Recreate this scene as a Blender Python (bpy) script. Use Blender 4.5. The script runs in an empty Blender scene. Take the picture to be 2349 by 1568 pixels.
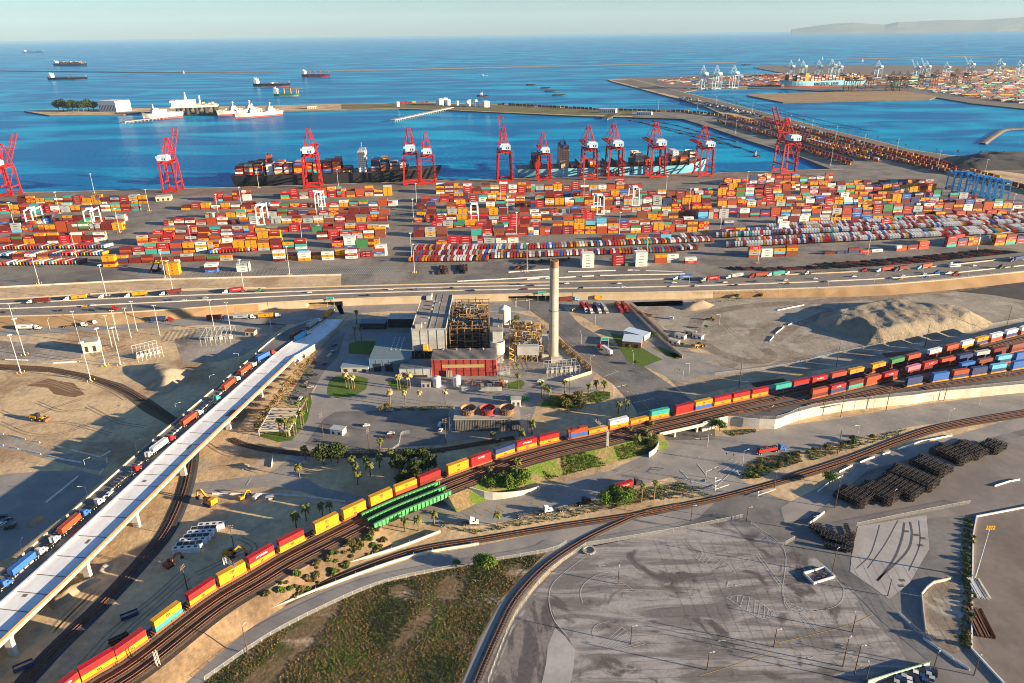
import bpy, math, random
from mathutils import Vector, Matrix, geometry
R = math.radians
rnd = random.Random(7)
SC = bpy.context.scene
COL = SC.collection
# ------------------------------------------------------------------ camera
FPX, VH, ROLL, HC = 1660.0, 76.0, 0.012, 220.0      # measured on a 2349 x 1568 view of the photograph
_p = math.atan((784 - VH) / FPX)
_U0 = Vector((0, math.sin(_p), math.cos(_p)))
CF = Vector((0, math.cos(_p), -math.sin(_p)))
CR = (math.cos(ROLL) * Vector((1, 0, 0)) - math.sin(ROLL) * _U0)
CU = (math.sin(ROLL) * Vector((1, 0, 0)) + math.cos(ROLL) * _U0)
CP = Vector((0, 0, HC))
cd = bpy.data.cameras.new("camera")
cd.lens = 36 * FPX / 2349.0
cd.sensor_width = 36
cd.clip_start = 1
cd.clip_end = 200000
cam = bpy.data.objects.new("camera", cd)
COL.objects.link(cam)
cam.matrix_world = Matrix(((CR.x, CU.x, -CF.x, CP.x), (CR.y, CU.y, -CF.y, CP.y), (CR.z, CU.z, -CF.z, CP.z), (0, 0, 0, 1)))
SC.camera = cam
# ------------------------------------------------------------------ sky, sun, exposure
SUN_EL, SHADOW_AZ = 10.5, 163.0            # shadows run to the left and slightly away
world = bpy.data.worlds.new("World")
SC.world = world
world.use_nodes = True
wn = world.node_tree.nodes
sky = wn.new('ShaderNodeTexSky')
sky.sky_type = 'NISHITA'
sky.sun_disc = False
sky.sun_elevation = R(SUN_EL)
sky.sun_rotation = R(90 + (180 - SHADOW_AZ))
sky.air_density = 1.0
sky.dust_density = 0.45
sky.ozone_density = 4.0
wn['Background'].inputs['Strength'].default_value = 0.06
tint = wn.new('ShaderNodeMix')
tint.data_type = 'RGBA'
tint.blend_type = 'MULTIPLY'
tint.inputs['Factor'].default_value = 1
tint.inputs[7].default_value = (.90, .985, 1.10, 1)       # cool white balance of the open sky
world.node_tree.links.new(sky.outputs[0], tint.inputs[6])
world.node_tree.links.new(tint.outputs[2], wn['Background'].inputs['Color'])
sl = bpy.data.lights.new("sun", 'SUN')
sl.energy = 5.0
sl.angle = R(0.5)
sl.color = (1.0, 0.80, 0.53)
sun = bpy.data.objects.new("sun", sl)
COL.objects.link(sun)
_d = Vector((math.cos(R(SHADOW_AZ)) * math.cos(R(SUN_EL)), math.sin(R(SHADOW_AZ)) * math.cos(R(SUN_EL)), -math.sin(R(SUN_EL))))
sun.rotation_euler = _d.to_track_quat('-Z', 'Y').to_euler()
SC.view_settings.view_transform = 'Standard'
SC.view_settings.look = 'None'
SC.view_settings.exposure = 1.72
SC.view_settings.gamma = 1.0
SC.cycles.filter_width = 1.0


# ------------------------------------------------------------------ helpers
def G(u, v, z=0.0):
    """photo point (2349 wide view) -> world point at height z"""
    d = CR * ((u - 1174.5) / FPX) - CU * ((v - 784) / FPX) + CF
    t = (z - HC) / d.z
    q = CP + d * t
    return Vector((q.x, q.y, z))


def GP(pts, z=0.0):
    return [G(u, v, z) for u, v in pts]


def smooth(pts, n=6):
    out = []
    P = [pts[0] * 2 - pts[1]] + list(pts) + [pts[-1] * 2 - pts[-2]]
    for i in range(1, len(P) - 2):
        a, b, c, d = P[i - 1:i + 3]
        for k in range(n):
            t = k / n
            out.append(.5 * ((2 * b) + (c - a) * t + (2 * a - 5 * b + 4 * c - d) * t * t + (3 * b - a - 3 * c + d) * t ** 3))
    out.append(P[-2].copy())
    return out


def resample(pts, step):
    out = []
    acc = 0.0
    nxt = 0.0
    for a, b in zip(pts, pts[1:]):
        L = (b - a).length
        if L < 1e-6:
            continue
        dr = (b - a) / L
        while nxt <= acc + L:
            out.append((a + dr * (nxt - acc), math.atan2(dr.y, dr.x)))
            nxt += step
        acc += L
    return out


def offset(pts, d):
    out = []
    for i, q in enumerate(pts):
        a = pts[max(0, i - 1)]
        b = pts[min(len(pts) - 1, i + 1)]
        t = (b - a)
        n = Vector((-t.y, t.x, 0)).normalized()
        out.append(q + n * d)
    return out


class MB:
    def __init__(s):
        s.v, s.f, s.m = [], [], []

    def add(s, vs, fs, m=0):
        o = len(s.v)
        s.v += [tuple(x) for x in vs]
        s.f += [tuple(i + o for i in f) for f in fs]
        s.m += [m] * len(fs)

    def box(s, x, y, z, sx, sy, sz, rz=0.0, m=0):
        c, n = math.cos(rz), math.sin(rz)
        vs = []
        for dz in (0, sz):
            for dx, dy in ((-1, -1), (1, -1), (1, 1), (-1, 1)):
                a, b = dx * sx / 2, dy * sy / 2
                vs.append((x + a * c - b * n, y + a * n + b * c, z + dz))
        s.add(vs, [(3, 2, 1, 0), (4, 5, 6, 7), (0, 1, 5, 4), (1, 2, 6, 5), (2, 3, 7, 6), (3, 0, 4, 7)], m)

    def bar(s, a, b, w, h=None, m=0):
        a, b = Vector(a), Vector(b)
        h = h or w
        d = (b - a)
        if d.length < 1e-6:
            return
        d.normalize()
        up = Vector((0, 0, 1)) if abs(d.z) < .95 else Vector((0, 1, 0))
        r = d.cross(up).normalized() * (w / 2)
        u = r.cross(d).normalized() * (h / 2)
        vs = [a - r - u, a + r - u, a + r + u, a - r + u, b - r - u, b + r - u, b + r + u, b - r + u]
        s.add(vs, [(3, 2, 1, 0), (4, 5, 6, 7), (0, 1, 5, 4), (1, 2, 6, 5), (2, 3, 7, 6), (3, 0, 4, 7)], m)

    def cyl(s, x, y, z0, z1, r0, r1=None, n=10, m=0, cap=True, bottom=False):
        r1 = r0 if r1 is None else r1
        vs = [(x + r * math.cos(6.28318 * i / n), y + r * math.sin(6.28318 * i / n), z) for z, r in ((z0, r0), (z1, r1)) for i in range(n)]
        fs = [(i, (i + 1) % n, n + (i + 1) % n, n + i) for i in range(n)]
        if cap:
            fs.append(tuple(range(n, 2 * n)))
        if bottom:
            fs.append(tuple(range(n - 1, -1, -1)))
        s.add(vs, fs, m)

    def hcyl(s, a, b, r, n=8, m=0):
        a, b = Vector(a), Vector(b)
        d = (b - a).normalized()
        up = Vector((0, 0, 1)) if abs(d.z) < .9 else Vector((1, 0, 0))
        e1 = d.cross(up).normalized()
        e2 = e1.cross(d)
        vs = [q + (e1 * math.cos(6.28318 * i / n) + e2 * math.sin(6.28318 * i / n)) * r for q in (a, b) for i in range(n)]
        s.add(vs, [(i, (i + 1) % n, n + (i + 1) % n, n + i) for i in range(n)] + [tuple(range(n, 2 * n)), tuple(range(n - 1, -1, -1))], m)

    def sheet(s, pts, z, m=0):
        vs = [(q[0], q[1], z) for q in pts]
        tri = geometry.tessellate_polygon([[Vector((q[0], q[1], 0)) for q in pts]])
        fs = []
        for t in tri:
            a, b, c = (Vector(vs[i]) for i in t)
            fs.append(tuple(t) if (b - a).cross(c - a).z > 0 else tuple(reversed(t)))
        s.add(vs, fs, m)

    def prism(s, pts, z0, z1, m=0, mtop=None):
        s.sheet(pts, z1, m if mtop is None else mtop)
        n = len(pts)
        ar = sum(pts[i][0] * pts[(i + 1) % n][1] - pts[(i + 1) % n][0] * pts[i][1] for i in range(n))
        P = list(pts) if ar > 0 else list(reversed(pts))
        vs = [(q[0], q[1], z0) for q in P] + [(q[0], q[1], z1) for q in P]
        s.add(vs, [(i, (i + 1) % n, n + (i + 1) % n, n + i) for i in range(n)], m)

    def strip(s, A, B, m=0):
        n = len(A)
        vs = [tuple(q) for q in A] + [tuple(q) for q in B]
        s.add(vs, [(i, i + 1, n + i + 1, n + i) for i in range(n - 1)], m)

    def wall(s, pts, h, t, m=0, z=None):
        """vertical wall along a polyline (with z)"""
        A, B = offset(pts, t / 2), offset(pts, -t / 2)
        up = Vector((0, 0, h))
        if z is not None:
            A = [Vector((q.x, q.y, z)) for q in A]
            B = [Vector((q.x, q.y, z)) for q in B]
        A2, B2 = [q + up for q in A], [q + up for q in B]
        s.strip(A2, A, m)
        s.strip(B, B2, m)
        s.strip(B2, A2, m)
        for i in (0, -1):
            s.add([A[i], B[i], B2[i], A2[i]], [(0, 1, 2, 3)], m)

    def mesh(s, name, mats):
        me = bpy.data.meshes.new(name)
        me.from_pydata(s.v, [], s.f)
        for x in (mats if isinstance(mats, (list, tuple)) else [mats]):
            me.materials.append(x)
        if s.m:
            me.polygons.foreach_set("material_index", s.m)
        me.update()
        return me

    def build(s, name, mats, parent=None, smooth_=False):
        me = s.mesh(name, mats)
        if smooth_:
            me.polygons.foreach_set("use_smooth", [True] * len(me.polygons))
        return put(name, me, parent)


def put(name, me, parent=None, loc=None, rz=None, sc=None):
    o = bpy.data.objects.new(name, me)
    COL.objects.link(o)
    if parent is not None:
        o.parent = parent
    if loc is not None:
        o.location = loc
    if rz is not None:
        o.rotation_euler = (0, 0, rz)
    if sc is not None:
        o.scale = (sc, sc, sc) if isinstance(sc, (int, float)) else sc
    return o


def tag(o, label=None, cat=None, group=None, kind=None):
    if label:
        o['label'] = label
    if cat:
        o['category'] = cat
    if group:
        o['group'] = group
    if kind:
        o['kind'] = kind
    return o


def thing(name, label, cat, loc=(0, 0, 0), rz=0.0, group=None, sc=None):
    return tag(put(name, None, None, loc, rz, sc), label, cat, group)


def struct(name, mb, mats):
    return tag(mb.build(name, mats), kind='structure')


def copy_tree(o, parent=None):
    c = o.copy()
    COL.objects.link(c)
    if parent is not None:
        c.parent = parent
    for ch in KIDS.get(o.name, []):
        copy_tree(ch, c)
    return c


KIDS = {}


def proto(o):
    """remember children so that copies can be made cheaply"""
    for x in bpy.data.objects:
        pass
    return o


def kids_of(root):
    ch = [x for x in COL.objects if x.parent is root]
    KIDS[root.name] = ch
    for c in ch:
        kids_of(c)


class Kind:
    """one kind of repeated thing: the first placement uses the original, later ones copy it with its parts"""

    def __init__(s, maker):
        s.root = maker()
        kids_of(s.root)
        s.used = False

    def place(s, loc, rz, label, group=None, sc=None):
        o = s.root if not s.used else copy_tree(s.root)
        s.used = True
        o.location = loc
        o.rotation_euler = (0, 0, rz)
        if sc is not None:
            o.scale = (sc, sc, sc) if isinstance(sc, (int, float)) else sc
        o['label'] = label
        if group:
            o['group'] = group
        return o


_ones = "zeroth first second third fourth fifth sixth seventh eighth ninth tenth eleventh twelfth thirteenth fourteenth fifteenth sixteenth seventeenth eighteenth nineteenth".split()
_card = "zero one two three four five six seven eight nine".split()
_tens = {2: "twent", 3: "thirt", 4: "fort", 5: "fift", 6: "sixt", 7: "sevent", 8: "eight", 9: "ninet"}


def nth(i):
    if i < 20:
        return _ones[i]
    if i >= 100:
        return "hundred-and-" + nth(i - 100) if i > 100 else "hundredth"
    a, b = divmod(i, 10)
    return _tens[a] + ("ieth" if b == 0 else "y-" + _ones[b])


# ------------------------------------------------------------------ materials
MATS = {}


def mat(name, col, rough=.8, metal=0.0, spec=.3, var=.12, scale=.6, var2=0.0, scale2=.02, col2=None, bump=0.0, bscale=2.0, stretch=None, rot=0.0, thr=(.35, .65), emit=None, obj=False, col3=None, scale3=.2, thr3=(.5, .6), dist=0.0):
    """procedural paint / ground: base colour, a second colour in large patches, fine grain"""
    if name in MATS:
        return MATS[name]
    m = bpy.data.materials.new(name)
    m.use_nodes = True
    nt = m.node_tree
    N, L = nt.nodes, nt.links
    b = N['Principled BSDF']
    b.inputs['Roughness'].default_value = rough
    b.inputs['Metallic'].default_value = metal
    b.inputs['Specular IOR Level'].default_value = spec
    if obj:
        tc = N.new('ShaderNodeTexCoord')
        P = tc.outputs['Object']
    else:
        gm = N.new('ShaderNodeNewGeometry')
        P = gm.outputs['Position']
    mp = N.new('ShaderNodeMapping')
    L.new(P, mp.inputs[0])
    Q = mp.outputs[0]
    mp.inputs['Rotation'].default_value = (0, 0, rot)
    if stretch:
        mp.inputs['Scale'].default_value = stretch

    def noise(sc, det, src):
        n = N.new('ShaderNodeTexNoise')
        n.inputs['Scale'].default_value = sc
        n.inputs['Detail'].default_value = det
        n.inputs['Roughness'].default_value = .62
        n.inputs['Distortion'].default_value = dist
        L.new(src, n.inputs['Vector'])
        return n.outputs['Fac']

    def mixc(fac, a, c):
        x = N.new('ShaderNodeMix')
        x.data_type = 'RGBA'
        L.new(fac, x.inputs['Factor'])
        for s_, q in ((6, a), (7, c)):
            if isinstance(q, tuple):
                x.inputs[s_].default_value = (*q, 1)
            else:
                L.new(q, x.inputs[s_])
        return x.outputs[2]

    def rng(src, lo, hi):
        r_ = N.new('ShaderNodeMapRange')
        r_.interpolation_type = 'SMOOTHSTEP'
        r_.inputs['From Min'].default_value = lo
        r_.inputs['From Max'].default_value = hi
        L.new(src, r_.inputs['Value'])
        return r_.outputs[0]
    cur = col
    if col2:
        cur = mixc(rng(noise(scale2, 8, Q), *thr), col, col2)
    if col3:
        cur = mixc(rng(noise(scale3, 6, P), *thr3), cur, col3)
    if var:
        n1 = noise(scale, 6, P)
        mr = N.new('ShaderNodeMapRange')
        mr.inputs['From Min'].default_value = .25
        mr.inputs['From Max'].default_value = .75
        mr.inputs['To Min'].default_value = 1 - var
        mr.inputs['To Max'].default_value = 1 + var
        L.new(n1, mr.inputs['Value'])
        vm = N.new('ShaderNodeVectorMath')
        vm.operation = 'SCALE'
        if isinstance(cur, tuple):
            vm.inputs[0].default_value = cur
        else:
            L.new(cur, vm.inputs[0])
        L.new(mr.outputs[0], vm.inputs['Scale'])
        cur = vm.outputs[0]
    if isinstance(cur, tuple):
        b.inputs['Base Color'].default_value = (*cur, 1)
    else:
        L.new(cur, b.inputs['Base Color'])
    if bump:
        bn = N.new('ShaderNodeBump')
        bn.inputs['Strength'].default_value = 1.0
        bn.inputs['Distance'].default_value = bump
        L.new(noise(bscale, 5, P), bn.inputs['Height'])
        L.new(bn.outputs[0], b.inputs['Normal'])
    if emit:
        b.inputs['Emission Color'].default_value = (*emit, 1)
        b.inputs['Emission Strength'].default_value = 1
    MATS[name] = m
    return m


def paint(name, c, var=.22):
    return mat(name, c, rough=.55, spec=.35, var=var, scale=.9, col2=tuple(x * .62 + .02 for x in c), scale2=.35, thr=(.52, .85))


PC = {'red': (.33, .013, .012), 'bright red': (.46, .012, .014), 'maroon': (.14, .018, .014), 'orange': (.36, .06, .018), 'yellow': (.58, .26, .007), 'white': (.66, .65, .61),
      'grey': (.36, .37, .36), 'teal': (.04, .33, .27), 'blue': (.03, .12, .38), 'navy': (.03, .05, .14), 'green': (.05, .20, .07), 'light blue': (.12, .42, .62), 'brown': (.20, .06, .03), 'black': (.02, .02, .022), 'pink': (.6, .16, .22)}
PM = {k: paint(k.replace(' ', '_') + '_paint', v) for k, v in PC.items()}
M_dark = mat('dark_steel', (.035, .033, .033), rough=.6, var=.3)
M_steel = mat('grey_steel', (.28, .28, .27), rough=.5, metal=.3, var=.2)
M_rust = mat('rusty_steel', (.19, .085, .045), rough=.8, var=.4)
M_white = mat('white_paint', (.74, .72, .68), rough=.6, var=.10, scale=.3)
M_conc = mat('concrete', (.42, .38, .32), rough=.9, var=.14, scale=.35, col2=(.33, .29, .23), scale2=.06)
M_pale = mat('pale_concrete', (.56, .52, .45), rough=.9, var=.12, scale=.3, col2=(.44, .39, .32), scale2=.08)
M_glass = mat('dark_glass', (.02, .025, .03), rough=.12, spec=.6, var=0)
M_tyre = mat('tyre_rubber', (.015, .015, .015), rough=.9, var=0)
M_line = mat('road_paint', (.46, .45, .42), rough=.8, var=.35, scale=.9)
M_yline = mat('yellow_road_paint', (.55, .34, .06), rough=.8, var=.3, scale=.9)
M_ink = mat('black_lettering', (.02, .02, .03), rough=.7, var=0)
M_letter = mat('white_lettering', (.75, .75, .72), rough=.7, var=0)
M_sign = mat('green_sign', (.015, .26, .17), rough=.5, var=.05)
M_galv = mat('galvanised_pole', (.52, .52, .50), rough=.5, metal=.2, var=.1)
M_wood = mat('creosoted_wood', (.10, .055, .035), rough=.9, var=.3)
M_safety = mat('safety_yellow', (.70, .40, .03), rough=.6, var=.15)
from mathutils import noise as mnoise
# ================================================================== SETTING
# ---- ground materials
SCRA = 62.0
D_dirt = mat('dirt', (.60, .43, .24), rough=1, var=.26, scale=.25, col2=(.34, .215, .115), scale2=.018, thr=(.42, .66), col3=(.40, .31, .21), scale3=.05, thr3=(.52, .66), bump=.25, bscale=.35)
D_grey = mat('grey_dirt', (.32, .27, .21), rough=1, var=.24, scale=.3, col2=(.19, .15, .115), scale2=.02, thr=(.45, .65), col3=(.37, .33, .27), scale3=.05, thr3=(.5, .64), bump=.2, bscale=.4)
D_yard = mat('yard_asphalt', (.22, .193, .155), rough=.95, var=.22, scale=.3, col2=(.145, .125, .11), scale2=.03, thr=(.42, .62), col3=(.27, .23, .19), scale3=.012, thr3=(.5, .62))
D_apron = mat('quay_apron', (.17, .115, .085), rough=.95, var=.2, scale=.15, col2=(.22, .17, .13), scale2=.03)
D_road = mat('road_asphalt', (.18, .162, .145), rough=.9, var=.18, scale=.4, col2=(.125, .118, .112), scale2=.05, thr=(.42, .6), col3=(.20, .185, .17), scale3=.02)
D_light = mat('worn_road', (.30, .27, .235), rough=.9, var=.16, scale=.4, col2=(.235, .215, .195), scale2=.05, thr=(.42, .6))
D_hwy = mat('highway_concrete', (.19, .16, .132), rough=.9, var=.14, scale=.3, col2=(.22, .19, .16), scale2=.02)
D_lot = mat('worn_lot', (.165, .148, .138), rough=.95, var=.22, scale=.5, col2=(.34, .31, .285), scale2=.024, thr=(.40, .62), stretch=(1, 5.5, 1), rot=R(-16), dist=1.2, col3=(.105, .09, .085), scale3=.05, thr3=(.54, .64))
D_pad = mat('concrete_pad', (.40, .375, .35), rough=.9, var=.1, scale=.5, col2=(.32, .29, .27), scale2=.06)
D_sand = mat('sand', (.40, .315, .215), rough=1, var=.10, scale=.4, col2=(.30, .225, .145), scale2=.05, bump=.25, bscale=.5)
D_bal = mat('ballast', (.105, .072, .052), rough=1, var=.35, scale=1.2, col2=(.075, .05, .036), scale2=.08)
D_gbal = mat('grey_ballast', (.11, .10, .095), rough=1, var=.35, scale=1.2, col2=(.16, .14, .12), scale2=.05)
D_scrub = mat('scrub_soil', (.16, .11, .055), rough=1, var=.35, scale=.6, col2=(.42, .31, .21), scale2=.07, thr=(.55, .70), stretch=(.22, 1.6, 1), rot=-R(SCRA), col3=(.07, .07, .02), scale3=.06, thr3=(.52, .66), bump=.4, bscale=.5)
D_grass = mat('lawn_grass', (.06, .14, .010), rough=1, var=.3, scale=.8, col2=(.11, .135, .02), scale2=.12, bump=.2, bscale=2)
D_rock = mat('rock_slope', (.15, .12, .095), rough=1, var=.4, scale=.15, bump=.5, bscale=.3)
D_dark = mat('dark_grey', (.06, .055, .055), rough=1, var=.3, scale=.1)
D_brown = mat('dry_spit', (.38, .24, .12), rough=1, var=.15, scale=.02, col2=(.28, .17, .08), scale2=.006, stretch=(1, 5, 1))
# ---- sea
WZ = -3.5
ms = bpy.data.materials.new('sea_water')
ms.use_nodes = True
nt = ms.node_tree
b = nt.nodes['Principled BSDF']
b.inputs['Roughness'].default_value = .22
b.inputs['IOR'].default_value = 1.33
b.inputs['Specular IOR Level'].default_value = .004
gm = nt.nodes.new('ShaderNodeNewGeometry')
mp = nt.nodes.new('ShaderNodeMapping')
mp.inputs['Scale'].default_value = (1, 2.6, 1)
mp.inputs['Rotation'].default_value = (0, 0, R(12))
nt.links.new(gm.outputs['Position'], mp.inputs[0])
n1 = nt.nodes.new('ShaderNodeTexNoise')
n1.inputs['Scale'].default_value = .0026
n1.inputs['Detail'].default_value = 7
n1.inputs['Distortion'].default_value = .8
nt.links.new(mp.outputs[0], n1.inputs['Vector'])
cr = nt.nodes.new('ShaderNodeValToRGB')
cr.color_ramp.elements[0].position = .44
cr.color_ramp.elements[0].color = (.000, .145, .36, 1)
cr.color_ramp.elements[1].position = .64
cr.color_ramp.elements[1].color = (.000, .37, .58, 1)
nt.links.new(n1.outputs['Fac'], cr.inputs[0])
nt.links.new(cr.outputs[0], b.inputs['Base Color'])
n2 = nt.nodes.new('ShaderNodeTexNoise')
n2.inputs['Scale'].default_value = .12
n2.inputs['Detail'].default_value = 6
nt.links.new(gm.outputs['Position'], n2.inputs['Vector'])
bp = nt.nodes.new('ShaderNodeBump')
bp.inputs['Distance'].default_value = .9
nt.links.new(n2.outputs['Fac'], bp.inputs['Height'])
nt.links.new(bp.outputs[0], b.inputs['Normal'])
mb = MB()
mb.sheet([(-60000, 300), (60000, 300), (60000, 90000), (-60000, 90000)], WZ)
struct('sea', mb, ms)

# ---- land (one ground slab with rock sides)
quay = [(-60, 446), (0, 443), (530, 430), (1020, 414), (1640, 397), (1905, 388)]
ZL = 0.0
land_mole_front = [(1819, 353), (1726, 325), (1633, 293), (1566, 272), (1346, 267), (1116, 257), (1033, 253), (916, 250), (783, 252), (650, 255), (500, 262), (327, 257), (283, 263), (113, 265), (55, 255)]
land_mole_back = [(123, 252), (230, 250), (350, 248), (640, 242), (783, 239), (910, 237), (983, 235), (1126, 239), (1283, 247), (1383, 252), (1566, 257), (1656, 262)]
land_dike = [(1616, 245), (1566, 230), (1483, 208), (1403, 187), (1393, 183), (1450, 181), (1566, 211), (1643, 230), (1773, 263), (1900, 297), (2033, 328), (2086, 343), (2183, 357), (2349, 363), (2700, 375)]
pts = [Vector((-1700, 1050, 0)), Vector((-1700, 30, 0)), Vector((2200, 30, 0)), G(2900, 380)]
pts = [Vector((-1700, 40, 0)), Vector((-1700, 1075, 0))] + GP(quay) + GP(land_mole_front) + GP(land_mole_back) + GP(land_dike) + [Vector((2400, 1500, 0)), Vector((2400, 40, 0))]
mb = MB()
mb.prism(pts, -9, ZL, 1, 0)
struct('ground', mb, [D_dirt, D_rock])


def sheet(name, ptsO, z, m, zz=0.0):
    mb = MB()
    mb.sheet(GP(ptsO, zz) if not isinstance(ptsO[0], Vector) else ptsO, z)
    return struct(name, mb, m)


# quay apron and yard
hwt = [(-300, 693), (0, 688), (300, 671), (610, 663), (783, 658), (1036, 652), (1260, 648), (1566, 640), (2033, 621), (2253, 601), (2349, 590), (2600, 565)]
hwb = [(-300, 733), (0, 728), (267, 720), (563, 700), (783, 688), (1036, 680), (1260, 675), (1566, 671), (2033, 655), (2349, 625), (2600, 600)]
yl = [(-200, 452)] + [(u, v + 1.0) for u, v in quay[1:]]
sheet('quay_pavement', [(-300, 460), (0, 444), (530, 431), (1020, 415), (1640, 398), (1904, 389), (1960, 392), (1640, 411), (1020, 429), (530, 447), (0, 465), (-300, 480)], .03, D_apron)
sheet('yard_pavement', [(-300, 480), (0, 465), (530, 447), (1020, 429), (1640, 411), (1960, 392), (2150, 398), (2349, 440), (2700, 470), (2700, 560), (2349, 600), (2033, 625), (1566, 645), (783, 655), (783, 632), (333, 644), (0, 661), (-300, 675)], .03, D_yard)
sheet('rail_yard_pavement', [(1905, 388), (1819, 354), (1726, 326), (1633, 294), (1566, 273), (1450, 270), (1450, 256), (1566, 258), (1660, 262), (1770, 296), (1900, 330), (2033, 362), (2349, 430), (2349, 440), (2150, 398), (1960, 392)], .06, D_yard)
sheet('pier_road', [(1403, 185), (1450, 182), (1566, 212), (1643, 231), (1773, 264), (1900, 298), (2033, 329), (2086, 344), (2183, 358), (2500, 368), (2500, 400), (2349, 400), (2100, 366), (1900, 318), (1770, 285), (1650, 250), (1566, 225)], .09, mat('pier_gravel', (.20, .16, .12), rough=1, var=.2, scale=.05, col2=(.13, .105, .08), scale2=.02))
sheet('mole_scrub', [(783, 251), (783, 240), (910, 238), (983, 237), (1126, 240), (1283, 248), (1383, 253), (1500, 258), (1500, 267), (1346, 265), (1116, 256), (1033, 252), (916, 249)], .05, mat('mole_grass', (.20, .15, .06), rough=1, var=.3, scale=.03, col2=(.12, .11, .04), scale2=.012))
mb = MB()
mb.prism(GP([(1393, 183), (1450, 178), (1566, 176), (1800, 169), (1728, 155), (1755, 150), (1820, 149), (1950, 149), (2349, 150), (2700, 152), (2900, 275), (2349, 250), (2233, 238), (2166, 227), (2150, 224), (1930, 212), (1790, 204), (1715, 203), (1600, 206), (1560, 213)], -.4), -9, -.4, 1, 0)
struct('island_terminal_ground', mb, [mat('far_yard', (.17, .14, .12), rough=1, var=.2, scale=.01), D_rock])
mb = MB()
mb.prism(GP([(1714, 218), (1752, 215), (1933, 211), (2075, 210), (2153, 222), (2133, 228), (1796, 235), (1714, 219)], .2), -9, .2, 1, 0)
struct('sand_spit', mb, [D_brown, D_rock])
# the offshore breakwaters and small rock groyne
for nm, q in (('breakwater', [(-200, 166), (0, 164), (420, 168), (783, 164), (1174, 155), (1566, 147), (1690, 144)]), ('breakwater', [(1893, 138), (2349, 128), (2700, 122)]), ('rock_groyne', [(2254, 332), (2285, 310), (2305, 300), (2349, 297), (2420, 296)])):
    mb = MB()
    P = smooth(GP(q, WZ), 4)
    w = 5 if nm == 'breakwater' else 7
    h = 5 if nm == 'breakwater' else 3.2
    C = [x + Vector((0, 0, h)) for x in P]
    mb.strip(offset(C, w / 2), offset(C, -w / 2)[::1], 0)
    mb.f = [tuple(reversed(f)) for f in mb.f]
    mb.strip([x + Vector((0, 0, -h - 1)) for x in offset(C, w / 2 + 5)], offset(C, w / 2))
    mb.strip(offset(C, -w / 2), [x + Vector((0, 0, -h - 1)) for x in offset(C, -w / 2 - 5)])
    o = mb.build(nm, D_rock)
    tag(o, 'low rocky arm reaching into the basin at the right edge' if nm != 'breakwater' else ('long dark breakwater line across the open sea behind the anchored ships' if q[0][0] < 0 else 'thin distant breakwater line beyond the far island terminal'), 'breakwater')
# hills
mb = MB()
H0 = 42000.0
prof = [(1815, 68), (1835, 65.5), (1850, 63), (1880, 58.5), (1910, 55), (1960, 52), (2000, 56), (2030, 57), (2060, 51), (2100, 50), (2150, 47), (2200, 46), (2240, 47), (2290, 44), (2349, 40), (2420, 36), (2520, 42), (2600, 38)]
fr, bk, tp = [], [], []
for i, (u, v) in enumerate(prof):
    dv = CR * ((u - 1174.5) / FPX) - CU * ((v - 784) / FPX) + CF
    t = H0 / dv.y
    q = CP + dv * t
    tp.append(q)
    fr.append(Vector((q.x * .93, q.y * .93 + 300 * mnoise.noise((u * .03, 0, 0)), WZ)))
    bk.append(Vector((q.x * 1.1, q.y * 1.1, WZ)))
n = 8
rows = []
for k in range(n + 1):
    t = k / n
    rows.append([fr[i].lerp(tp[i], t) + (Vector((0, 0, 1)) * (tp[i].z * .12 * mnoise.noise((i * 1.3, k * .8, 2)) if 0 < k < n else 0)) for i in range(len(tp))])
rows.append(bk)
for a, b_ in zip(rows, rows[1:]):
    mb.strip(a, b_)
struct('hills', mb, mat('hill_scrub', (.16, .14, .10), rough=1, var=.2, scale=.002))

# ---- ground sheets near the camera
sheet('left_lot_pavement', [(-60, 655), (0, 645), (240, 615), (330, 640), (0, 657)], .05, mat('stained_yard', (.12, .105, .09), rough=.95, var=.25, scale=.06, col2=(.2, .175, .15), scale2=.02))
sheet('frontage_road', [(-300, 765), (0, 754), (250, 741), (470, 731), (640, 722), (735, 706), (783, 700), (790, 720), (745, 740), (660, 745), (470, 746), (250, 758), (0, 772), (-300, 785)], .03, D_light)
sheet('lower_highway_road', [(770, 700), (900, 694), (1036, 690), (1170, 688), (1262, 684), (1420, 690), (1566, 688), (1566, 702), (1440, 704), (1300, 706), (1190, 715), (1036, 712), (900, 714), (780, 722)], .03, D_light)
sheet('cross_road', [(1168, 676), (1255, 676), (1300, 712), (1330, 745), (1440, 810), (1482, 845), (1570, 905), (1640, 960), (1640, 1010), (1490, 1010), (1480, 985), (1452, 930), (1405, 880), (1360, 850), (1300, 790), (1262, 745), (1215, 712), (1180, 700)], .06, D_road)
sheet('plant_yard_pavement', [(800, 735), (900, 722), (1040, 715), (1180, 716), (1230, 730), (1300, 800), (1370, 855), (1350, 885), (1400, 890), (1350, 900), (1240, 905), (1210, 990), (1225, 1000), (980, 1015), (690, 1030), (640, 1025), (700, 950), (730, 880), (690, 850), (760, 770)], .03, D_light)
sheet('parking_lot_pavement', [(700, 1020), (745, 960), (770, 945), (1030, 940), (1022, 1020), (830, 1032), (760, 1035)], .06, D_road)
sheet('staff_parking_pavement', [(655, 925), (700, 850), (770, 775), (792, 765), (775, 820), (745, 850), (715, 900), (690, 935)], .06, D_road)
sheet('truck_lot_pavement', [(1310, 712), (1450, 695), (1566, 790), (1600, 820), (1520, 810), (1420, 775)], .05, mat('gravel_lot', (.30, .26, .21), rough=1, var=.12, scale=.2, col2=(.23, .20, .165), scale2=.04))
sheet('corner_pavement', [(1420, 760), (1520, 800), (1640, 815), (1600, 830), (1700, 850), (1560, 880), (1482, 842), (1440, 806)], .04, D_light)
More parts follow.
